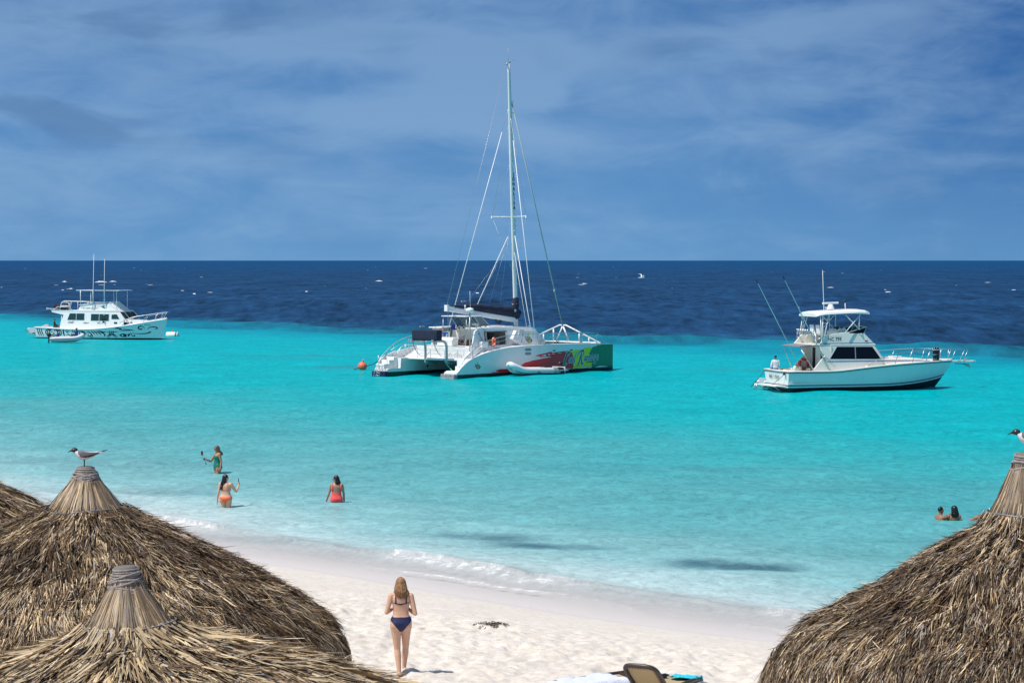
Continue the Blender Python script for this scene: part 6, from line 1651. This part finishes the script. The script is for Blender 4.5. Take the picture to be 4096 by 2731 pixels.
    def hair(s, m_, length=.30, back=.10, fluff=1.0, seed=1, short=False, wind=(0, 0, 0), pony=False):
        rg = random.Random(seed); c = s.hc; M3 = s.hM; mb = MB()
        T = lambda p: c + M3 @ Vector(p)
        mb.ell(T((0, -.020, .034)), (.082 * fluff, .098 * fluff, .088), 18, 12, rot=M3)
        if not short:
            mb.ell(T((0, -.050, -.02)), (.078 * fluff, .070 * fluff, .10), 16, 12, rot=M3)
            wv = Vector(wind)
            for i in range(170):
                a = rg.uniform(-1.9, 1.9); x = .078 * fluff * sin(a); y = -.03 - .070 * fluff * cos(a)
                if y > .03: continue
                p0 = T((x * .1, y * .1 - .015, .124)); p05 = T((x * .75, y * .75 - .005, .088)); p1 = T((x * 1.06, y * 1.08, .02)); wq = rg.uniform(-.012, .012) 
                L_ = length * rg.uniform(.75, 1.1); tw = rg.uniform(-.02, .02); nar = .75 if pony else 1.0
                p2 = T((x * 1.12 * nar + tw, y * 1.15 - .01, -.08)); g_ = Vector((0, 0, -1))
                p3 = p2 + g_ * (L_ * .5 - .05) + wv * .4 + Vector((rg.uniform(-.02, .02), rg.uniform(-.015, .015), 0)); p4 = p2 + g_ * (L_ - .08) + wv + Vector((rg.uniform(-.03, .03), rg.uniform(-.02, .02), 0))
                p3 = p3 + Vector((wq, wq, 0)); mb.tube(catmull([p0, p05, p1, p2, p3, p4], 3), [.009] * 12 + [.009, .007, .005, .002], 5)
        return mb.build('hair', m_, s.root)
    def eyes(s):
        for x in (-1, 1):
            mb = MB(); mb.ell(s.hc + s.hM @ Vector((x * .030, .083, .002)), (.009, .005, .004), 8, 6, rot=s.hM); mb.build('eye', mat('dark eye', (.02, .015, .012), .2), s.root)
    def glasses(s):
        mb = MB()
        for x in (-1, 1): mb.ell(s.hc + s.hM @ Vector((x * .032, .094, .006)), (.027, .008, .020), 12, 8, rot=s.hM); mb.tube([s.hc + s.hM @ Vector((x * .058, .088, .01)), s.hc + s.hM @ Vector((x * .082, .0, .008))], .004, 5)
        mb.build('sunglasses', mat('black sunglasses', (.008, .008, .01), .15), s.root)

def person(label, loc, deg, pose, skin, female=True, s=1.0, heavy=1.0, lean_=(0, 0), group=None, vox=.0065):
    T_ = thing('person', label, 'person', loc, deg, group); T_.scale = (s, s, s); T_.rotation_euler = (R(lean_[0]), R(lean_[1]), R(deg))
    b = Body(pose, female, s, heavy).finish(T_, skin, vox)
    return T_, b
tor = lambda q: q.names == 'torso'
leg_ = lambda q: np.char.startswith(q.names.astype(str), 'thigh')
arm_ = lambda q: np.char.startswith(q.names.astype(str), 'uarm') | np.char.startswith(q.names.astype(str), 'farm') | np.char.startswith(q.names.astype(str), 'trap')
def brief(hi=.10, dip=.16, w0=.05):
    """high cut swim brief: covers the seat down to the crotch, cut away over the hips"""
    def fn(q):
        z = q.tq; ax = np.abs(q.X)
        low = -.34 + np.clip((ax - w0) / .13, 0, 1) ** .85 * (.30)
        return (tor(q) | leg_(q)) & (z < hi) & (z > low) & (z > -.36) & ~arm_(q)
    return fn
def band(a, b): return lambda q: (tor(q)) & (q.tq > a) & (q.tq < b)
def strap(q, x0, wd_, a, b, back=True):
    return (tor(q) | np.char.startswith(q.names.astype(str), 'trap')) & (np.abs(np.abs(q.X) - x0) < wd_) & (q.tq > a) & (q.tq < b)

# woman walking to the water
gzw = gz(-1.87, 40.45)
T_, b = person('woman in a navy bikini with light brown hair walking over the sand, seen from behind', (-1.87, 40.5, gzw - .01), 4, dict(
    elL=(-.245, -.05, 1.105), wrL=(-.10, .17, 1.16), hdL=(-.02, .22, 1.20), elR=(.245, -.06, 1.08), wrR=(.10, .18, 1.15), hdR=(.03, .23, 1.20), palmL=(0, .3, 1), palmR=(0, .3, 1), curlL=.7, curlR=.7,
    hpL=(-.085, 0, .86), knL=(-.062, .03, .47), anL=(-.03, -.07, .075), toL=(-.055, .10, .018), hpR=(.085, .02, .86), knR=(.085, .16, .48), anR=(.06, .24, .12), toR=(.07, .40, .03), pelvis=(.004, 0, .935)), SKIN1, True, .985, 1.08, vox=.0042)
b.cloth('bikini_bottom', NAVYC, lambda q: (tor(q) | leg_(q)) & ~arm_(q) & (q.tq < .19) & (q.tq > -.33 + np.clip((np.abs(q.X) - .03) / .15, 0, 1) ** .8 * .40), .007)
b.cloth('bikini_top', NAVYC, lambda q: (tor(q) & (q.tq > .60 + .10 * np.abs(q.X) / .15 - .07 * (q.Y > .02)) & (q.tq < .665 + .04 * np.abs(q.X) / .15 + .06 * (q.Y > .02))) | strap(q, .088, .0125, .64, 1.02), .006)
b.hair(HAIRL, .22, seed=4, fluff=1.02, wind=(.015, -.01, 0)); b.eyes()
mb = MB(); mb.box(-.045, .045, -.006, .006, -.075, .075); ph = mb.build('mobile_phone', BLACK, None, .004)
ph.location = Vector((-1.87, 40.5, gzw)) + Vector((.0, .23, 1.21)); ph.rotation_euler = (R(-50), 0, R(4)); tag(ph, 'small dark phone held in front of the woman walking on the sand', 'phone')

# three bathers standing in the shallows (they stand on the bottom)
def wade(x, y): return (x, y)
T_, b = person('woman in an emerald one shoulder swimsuit standing in shallow water with a selfie stick', (-11.0, 90.1, -.83), 118, dict(
    head=(.0, .03, 1.575), face=(-.15, 1, -.02), elR=(.27, .16, 1.10), wrR=(.22, .40, 1.19), hdR=(.21, .47, 1.24), palmR=(-1, 0, 0), curlR=.9,
    elL=(-.22, -.06, 1.10), wrL=(-.24, -.02, .86)), SKIN2, True, 1.02, 1.20)
b.cloth('swimsuit', GRC, lambda q: ((tor(q) | leg_(q)) & ~arm_(q) & (q.tq < .80 - .25 * np.clip(-q.X / .15, 0, 1) * 0) & (q.tq > -.34 + np.clip((np.abs(q.X) - .03) / .13, 0, 1) ** .9 * .34)) | ((tor(q) | (q.names == 'trapR')) & (q.tq >= .78) & (q.X > .0 + .0 * q.X) & (np.abs(q.X - .075 + (q.tq - .8) * .05) < .045)), .006)
b.hair(mat('dark blonde hair', (.13, .08, .045), .5, var=.6, vscale=22), .26, seed=6, wind=(.0, -.10, .03)); b.glasses()
hw = T_.location + Matrix.Rotation(R(118), 3, 'Z') @ Vector((.215, .445, 1.225))
Tst = thing('selfie_stick', 'black selfie stick with a phone held out by the woman in emerald', 'selfie stick', hw, 0)
mb = MB(); mb.tube([(.08, 0, -.22), (.055, 0, -.14)], .014, 8); mb.tube([(.055, 0, -.14), (-.07, 0, .14)], .007, 6); mb.build('pole', BLACK, Tst)
mb = MB(); mb.box(-.12, -.04, -.006, .006, .14, .29); mb.build('phone', mat('phone with red case', (.12, .015, .02), .3), Tst, .004)

T_, b = person('woman in an orange bikini seen from behind in the water holding up a phone', (-9.2, 77.5, -.76), -6, dict(
    face=(.85, .6, .03), elR=(.33, .05, 1.14), wrR=(.385, .20, 1.33), hdR=(.385, .25, 1.42), palmR=(-.6, .3, 0), curlR=.7, elL=(-.235, -.02, 1.10), wrL=(-.285, .03, .87), hdL=(-.295, .05, .77), curlL=.15), SKIN1, True, 1.0, 1.22)
b.cloth('bikini_bottom', ORC, brief(.10, w0=.02), .006)
b.cloth('bikini_top', ORC, lambda q: (tor(q) & (q.tq > .50) & (q.tq < .565 + .08 * (q.Y > .02))) | strap(q, .08 , .011, .52, 1.02), .006)
b.hair(HAIRB, .36, seed=9, pony=True, wind=(-.05, -.02, 0)); b.eyes()
hw = T_.location + Matrix.Rotation(R(-6), 3, 'Z') @ Vector((.365, .25, 1.45))
mb = MB(); mb.box(-.006, .006, -.04, .04, -.08, .09); ph = mb.build('mobile_phone', BLACK, None, .004); ph.location = hw; ph.rotation_euler = (0, 0, R(20)); tag(ph, 'dark phone held up by the woman in the orange bikini', 'phone')

T_, b = person('woman in a coral open back swimsuit and sunglasses seen from behind in the water', (-5.72, 78.6, -.89), 5, dict(
    face=(-.9, .45, -.12), head=(-.02, .03, 1.57), elL=(-.245, .0, 1.10), wrL=(-.32, .10, .87), hdL=(-.36, .15, .79), elR=(.235, .0, 1.10), wrR=(.25, .10, .86), hdR=(.24, .16, .78)), mat('olive tanned skin', (.40, .215, .14), .5, var=.05, vscale=8), True, 1.0, 1.18)
b.cloth('swimsuit', CORC, lambda q: ((tor(q) | leg_(q)) & ~arm_(q) & (q.tq < .38 + .42 * (q.Y > .0) + .18 * np.clip(np.abs(q.X) / .12 - .6, 0, 1)) & (q.tq > -.35 + np.clip((np.abs(q.X) - .04) / .14, 0, 1) ** .9 * .24)) | strap(q, .125, .022, .38, .98), .007)
b.cloth('frill', mat('pink frill', (.85, .25, .25), .8), lambda q: (np.char.startswith(q.names.astype(str), 'trap') | tor(q) | np.char.startswith(q.names.astype(str), 'uarm')) & (np.abs(np.abs(q.X) - .145) < .022) & (q.tq > .62) & (q.tq < .98), .022)
b.hair(HAIRB, .17, seed=12, fluff=1.0); b.glasses()

# couple floating in the water at the right
T_, b = person('man with short dark hair up to his shoulders in water by the floating woman', (13.06, 73.5, -1.42), -60, dict(face=(-.1, 1, .05), elL=(-.3, .15, 1.30), wrL=(-.2, .36, 1.36), hdL=(-.15, .42, 1.36), elR=(.3, .2, 1.30), wrR=(.15, .40, 1.38), hdR=(.1, .46, 1.38)), mat('brown skin', (.30, .14, .08), .5), False, 1.02)
b.hair(HAIRB, short=True, fluff=.90); b.eyes()
T_, b = person('woman with long black hair floating beside the man, one shoe above the water', (13.42, 73.2, -1.33), 0, dict(face=(-.5, 1, .05), neck=(0, .0, 1.425), knL=(.42, .25, 1.10), anL=(.80, .35, 1.34), toL=(.9, .42, 1.38), knR=(.50, .12, 1.22), anR=(.98, .16, 1.40), toR=(1.06, .17, 1.53), elL=(-.25, .15, 1.30), wrL=(-.1, .35, 1.36), hdL=(-.05, .42, 1.38)), mat('brown skin', (.30, .14, .08), .5), True, 1.0)
b.hair(HAIRB, .22, seed=15, fluff=1.12)
mb = MB(); mb.tube([(1.02, .165, 1.38), (1.06, .17, 1.46), (1.10, .175, 1.56)], [.04, .055, .045], 10, 0); mb.ell((1.11, .17, 1.50), (.028, .045, .10), 10, 8, 1)
mb.build('shoe', [BLACK, LETW], T_)

# ------------------------------------------------------------------ people on the boats
def sit(**k):
    d = dict(pelvis=(0, 0, .11), neck=(0, -.02, .60), head=(0, .01, .76), shL=(-.18, -.01, .545), shR=(.18, -.01, .545), elL=(-.25, .06, .29), elR=(.25, .06, .29), wrL=(-.16, .28, .22), wrR=(.16, .28, .22), hdL=(-.12, .37, .20), hdR=(.12, .37, .20),
             hpL=(-.09, .02, .08), hpR=(.09, .02, .08), knL=(-.13, .44, .12), knR=(.13, .44, .12), anL=(-.13, .46, -.30), anR=(.13, .46, -.30), toL=(-.14, .62, -.36), toR=(.14, .62, -.36)); d.update(k); return d
shirt = lambda q: ((tor(q) & (q.tq > .02)) | (np.char.startswith(q.names.astype(str), 'uarm') & (q.tt < .7)) | np.char.startswith(q.names.astype(str), 'trap'))
longs = lambda q: ((tor(q) & (q.tq > .02)) | arm_(q))
shorts = lambda q: (tor(q) & (q.tq < .10)) | (leg_(q) & (q.tt < .85))
def cap_(b, m_):
    mb = MB(); mb.ell(b.hc + b.hM @ Vector((0, -.008, .062)), (.080, .095, .060), 14, 8, rot=b.hM); mb.ell(b.hc + b.hM @ Vector((0, .10, .045)), (.055, .055, .008), 12, 6, rot=b.hM); mb.build('cap', m_, b.root)
T_, b = person('man in white long sleeves and dark cap sitting at the fishing boat stern', W_(SO, SA, .36, 1.0, 1.10), 12, sit(wrL=(-.27, .0, .12), hdL=(-.30, .02, .04), elL=(-.27, -.02, .30)), mat('brown skin', (.30, .14, .08), .5), False, 1.0)
b.cloth('shirt', WHSH, longs, .012); b.cloth('shorts', DENIM, shorts, .012); b.hair(HAIRB, short=True, fluff=.90); cap_(b, BKSH)
mb = MB(); mb.box(.1, .62, .6, 1.5, .42, 1.10); mb.build('stern_seat', CREAM, sf, .02)
T_, b = person('brown haired person whose head only shows above the fishing boat stern corner', W_(SO, SA, .34, 1.50, .40), 0, sit(), SKIN1, False, .95)
b.cloth('shirt', BKSH, shirt, .012); b.cloth('shorts', KHAKI, shorts, .012); b.hair(mat('brown hair', (.10, .05, .03), .5), short=True); b.eyes()
dinghy('inflatable_dinghy', 'small white inflatable mostly hidden behind the stern of the fishing boat', W_(SO, SA, 1.5, 2.95, .02), SA, 2.6, 1.5, .2, None, False)
T_, b = person('man in a dark shirt sitting on the aft deck of the dive boat', W_(LO, LA, 1.25, -.4, .98), -75, sit(), mat('brown skin', (.30, .14, .08), .5), False, 1.0)
b.cloth('shirt', BKSH, longs, .012); b.cloth('shorts', KHAKI, shorts, .012); b.hair(HAIRB, short=True, fluff=.94); b.eyes()
T_, b = person('man in black leaning out of the dive boat window with a camera', W_(LO, LA, 7.75, -1.45, 1.50), 180 + LA, sit(wrL=(-.06, .32, .46), hdL=(-.03, .38, .52), wrR=(.06, .32, .46), hdR=(.03, .38, .52), knL=(-.1, -.1, -.3), knR=(.1, -.1, -.3), anL=(-.1, -.2, -.6), anR=(.1, -.2, -.6), toL=(-.1, -.1, -.66), toR=(.1, -.1, -.66)), SKIN3, False, 1.0)
b.cloth('shirt', BKSH, longs, .012); b.cloth('shorts', KHAKI, shorts, .012); cap_(b, LGREY)
mb = MB(); mb.box(-.06, .06, .34, .42, .46, .54); mb.tube([(0, .42, .50), (0, .50, .50)], .03, 10); cm = mb.build('camera_in_hand', BLACK, None, .005); cm.location = W_(LO, LA, 7.75, -1.45, 1.50); cm.rotation_euler = (0, 0, R(180 + LA)); tag(cm, 'black camera held by the man leaning out of the dive boat window', 'camera')
for x_, y_, z_, dg_, lb_ in ((-.85, -.15, .24, 100, 'man in a blue shirt crouching beside the outboard of the inflatable dinghy'), (.95, -.1, .42, 75, 'man in a blue shirt sitting upright at the bow of the inflatable dinghy')):
    T_, b = person(lb_, W_((-42.85, 232.5), 12, x_, y_, z_), dg_, sit(anL=(-.13, .60, -.1), anR=(.13, .60, -.1), toL=(-.14, .75, -.08), toR=(.14, .75, -.08), knL=(-.14, .40, .26), knR=(.14, .40, .26)), SKIN3, False, 1.0)
    b.cloth('shirt', BLSH, shirt, .014); b.cloth('shorts', KHAKI, shorts, .012); cap_(b, mat('dark grey cap', (.05, .05, .07), .8))

# ------------------------------------------------------------------ loungers on the sand
def lounger(label, x, y, deg, back):
    z = gz(x, y); T_ = thing('sun_lounger', label, 'sun lounger', (x, y, z), deg)
    mb = MB()
    for s_ in (-1, 1): mb.tube(catmull([(-.55 if back else -.95, s_ * .31, .34), (.5, s_ * .31, .34), (.92, s_ * .31, .33), (1.0, s_ * .31, .26), (1.03, s_ * .30, .08)], 4), .034, 8, flat=(1, 1.3))
    mb.tube([(.99, -.31, .27), (.99, .31, .27)], .035, 8); mb.tube([(-.5, -.31, .34), (-.5, .31, .34)], .03, 8)
    mb.build('frame', BROWN, T_)
    for lx in (-.75 if not back else -.45, .45):
        for s_ in (-1, 1):
            m2 = MB(); m2.tube([(lx, s_ * .31, .34), (lx, s_ * .33, -.03)], .028, 8); m2.build('leg', BROWN, T_)
    mb = MB(); n = 16; x0 = -.50 if back else -.95
    for off in (0, -.008):
        mb.add([(x0 + (1.0 - x0) * i / n, s_, .345 - .035 * sin(pi * (s_ + .29) / .58) + off - (.08 * max(0, (i / n - .92) / .08) ** 2)) for i in range(n + 1) for s_ in (-.29, -.15, 0, .15, .29)], [(i * 5 + j, i * 5 + j + 1, i * 5 + j + 6, i * 5 + j + 5) for i in range(n) for j in range(4)], 0, True)
    mb.build('sling', SLING, T_)
    if back:
        a = R(back); L_ = .72; dx, dz = -cos(a), sin(a); h0 = Vector((-.48, 0, .36))
        q = lambda u, v: h0 + Vector((dx * u, v, dz * u))
        mb = MB(); mb.tube(catmull([q(0, -.31), q(.45, -.31), q(.62, -.29), q(.70, -.20), q(.72, 0), q(.70, .20), q(.62, .29), q(.45, .31), q(0, .31)], 5), .040, 8); bk = mb.build('backrest_frame', BROWN, T_)
        nrm_ = Vector((dz, 0, -dx))
        mb = MB(); V_ = [q(.02 + .64 * i / 6, -.27 + .54 * j / 6) + nrm_ * (.02 - .03 * sin(pi * j / 6)) for i in range(7) for j in range(7)]
        V2 = [v - nrm_ * .008 for v in V_]; F_ = [(i * 7 + j, i * 7 + j + 1, i * 7 + j + 8, i * 7 + j + 7) for i in range(6) for j in range(6)]
        mb.add(V_ + V2, F_ + [tuple(k + 49 for k in f[::-1]) for f in F_], 0, True); mb.build('backrest_sling', SLING, T_)
        mb = MB()
        for i in range(14):
            u = .05 + .045 * i
            for s_ in (-1, 1): mb.tube([q(u, s_ * .25) - nrm_ * .02, q(u + .02, s_ * .30) - nrm_ * .02], .005, 4)
        for i in range(8): mb.tube([q(.64, -.2 + .055 * i) - nrm_ * .02, q(.69, -.19 + .055 * i) - nrm_ * .02], .005, 4)
        mb.build('lacing', BLACK, bk)
        mb = MB(); mb.tube([q(.3, -.29), Vector((-.55, -.29, .28))], .015, 6); mb.tube([q(.3, .29), Vector((-.55, .29, .28))], .015, 6); mb.build('backrest_strut', BROWN, T_)
    return T_
lA = lounger('flat brown lounger with a beige sling under the white towel', 1.52, 38.05, 219, 0)
lB = lounger('brown lounger with raised backrest seen from behind, turquoise scarf at its foot', 2.36, 37.75, 63, 38)
lB.scale = (.88, .88, .95)
def cloth_sheet(name, matl, lab, cat_, f, nu, nv, parent_loc, deg, th_=.012, sc_=(1, 1, 1)):
    P = [[Vector(f(i / nu, j / nv)) for j in range(nv + 1)] for i in range(nu + 1)]
    V_ = [p_ for r_ in P for p_ in r_]; n = len(V_); W2 = nv + 1
    F_ = [(i * W2 + j, i * W2 + j + 1, (i + 1) * W2 + j + 1, (i + 1) * W2 + j) for i in range(nu) for j in range(nv)]
    mb = MB(); mb.add(V_ + [v - Vector((0, 0, th_)) for v in V_], F_ + [tuple(k + n for k in f_[::-1]) for f_ in F_], 0, True)
    rim = [i * W2 for i in range(nu + 1)] + [nu * W2 + j for j in range(1, W2)] + [i * W2 + nv for i in range(nu - 1, -1, -1)] + [j for j in range(nv - 1, 0, -1)]
    mb.F += [(rim[k], rim[(k + 1) % len(rim)], rim[(k + 1) % len(rim)] + n, rim[k] + n) for k in range(len(rim))]; mb.M += [0] * len(rim); mb.S += [True] * len(rim)
    o = mb.build(name, matl); o.location = parent_loc; o.scale = sc_; o.rotation_euler = (0, 0, R(deg)); return tag(o, lab, cat_)
nz_ = lambda u, v, k, s: (float(vnoise(np.array(u * k), np.array(v * k), s)) - .5)
zA = gz(1.52, 38.05); zB = gz(2.36, 37.75)
cloth_sheet('beach_towel', TOWEL, 'rumpled white towel spread over the flat lounger', 'towel', lambda u, v: (-.15 + 1.2 * u, -.40 + .80 * v + .05 * nz_(u, v, 4, 3), .392 + .035 * nz_(u, v, 6, 1) + .018 * nz_(u, v, 16, 2) - .10 * max(0, u - .93) / .07 - .10 * max(0, abs(v - .5) - .43) / .07), 40, 26, (1.52, 38.05, zA), 219)
cloth_sheet('scarf', SCARF, 'turquoise scarf hung over the foot end of the lounger', 'scarf', lambda u, v: ((.66 + .42 * u * min(1, 1) if u < .8 else .66 + .336 + .07 * (u - .8) / .2) + .03 * nz_(u, v, 9, 5), -.36 + .52 * v + .03 * nz_(u, v, 7, 8), (.385 + .05 * nz_(u, v, 12, 4) - .02 * u) if u < .8 else .37 - .34 * ((u - .8) / .2) + .02 * nz_(u, v, 12, 4)), 40, 26, (2.36, 37.75, zB), 63, sc_=(.88, .88, .95))
# patterned bag at the bottom edge
zb = gz(2.97, 37.75)
T_ = thing('beach_bag', 'dark red and blue patterned beach bag lying on the sand by the loungers', 'bag', (2.98, 37.62, zb), 8)
m = bpy.data.materials.new('patterned bag fabric'); m.use_nodes = True; t = NT(m.node_tree); p = t.n['Principled BSDF']
o = t.new('ShaderNodeTexCoord').outputs['Object']; vo = t.new('ShaderNodeTexVoronoi'); t.l.new(o, vo.inputs['Vector']); vo.inputs['Scale'].default_value = 22
t.put(p.inputs['Base Color'], t.ramp(vo.outputs['Distance'], [(0, (.45, .12, .12)), (.35, (.30, .05, .07)), (.5, (.03, .04, .10)), (.8, (.42, .30, .24))])); p.inputs['Roughness'].default_value = .85
mb = MB(); rings = []
for i, (z_, a, b2) in enumerate(((0, .20, .12), (.06, .26, .15), (.14, .24, .13), (.20, .18, .09), (.23, .12, .04))):
    rings.append([(a * cos(2 * pi * k / 20) * (1 + .06 * sin(5 * k + i)), b2 * sin(2 * pi * k / 20), z_ + .02 * sin(k * 1.3)) for k in range(20)])
mb.loft(rings); mb.build('bag_body', m, T_)
mb = MB(); mb.tube(catmull([(-.16, 0, .17), (-.10, .02, .33), (.04, .03, .36), (.16, .02, .28), (.20, 0, .17)], 6), .012, 6); mb.build('handle', GREY, T_)

# ------------------------------------------------------------------ washed up weed
WEED = mat('dry seaweed', (.075, .055, .035), .9, var=.5, vscale=20)
def weed(label, x, y, r_, n, h_=.10, flat=1.0):
    mb = MB()
    for i in range(n):
        a = rnd(0, 2 * pi); q = r_ * rnd(0, 1) ** .8; cx_, cy_ = x + q * cos(a) * flat, y + q * sin(a)
        z_ = gz(cx_, cy_); a2 = rnd(0, 2 * pi); L_ = rnd(.03, .13)
        mb.tube([(cx_, cy_, z_ + rnd(0, .03)), (cx_ + L_ * .5 * cos(a2), cy_ + L_ * .5 * sin(a2), z_ + rnd(.01, h_)), (cx_ + L_ * cos(a2 + .5), cy_ + L_ * sin(a2 + .5), z_ + rnd(-.01, h_ * .7))], [rnd(.004, .009), rnd(.004, .011), .003], 5)
    return tag(mb.build('seaweed_clump', WEED), label, 'seaweed', 'seaweed clumps on the beach')
weed('dark tangled seaweed clump lying at the wet edge near the left roof', -6.75, 57.6, .34, 70, .16, 1.3)
weed('flat brown seaweed clump on the dry sand right of the walking woman', -.42, 48.0, .24, 90, .05, 1.5)
weed('small scrap of seaweed on the sand left of the lounger', 1.15, 39.6, .14, 16, .03)
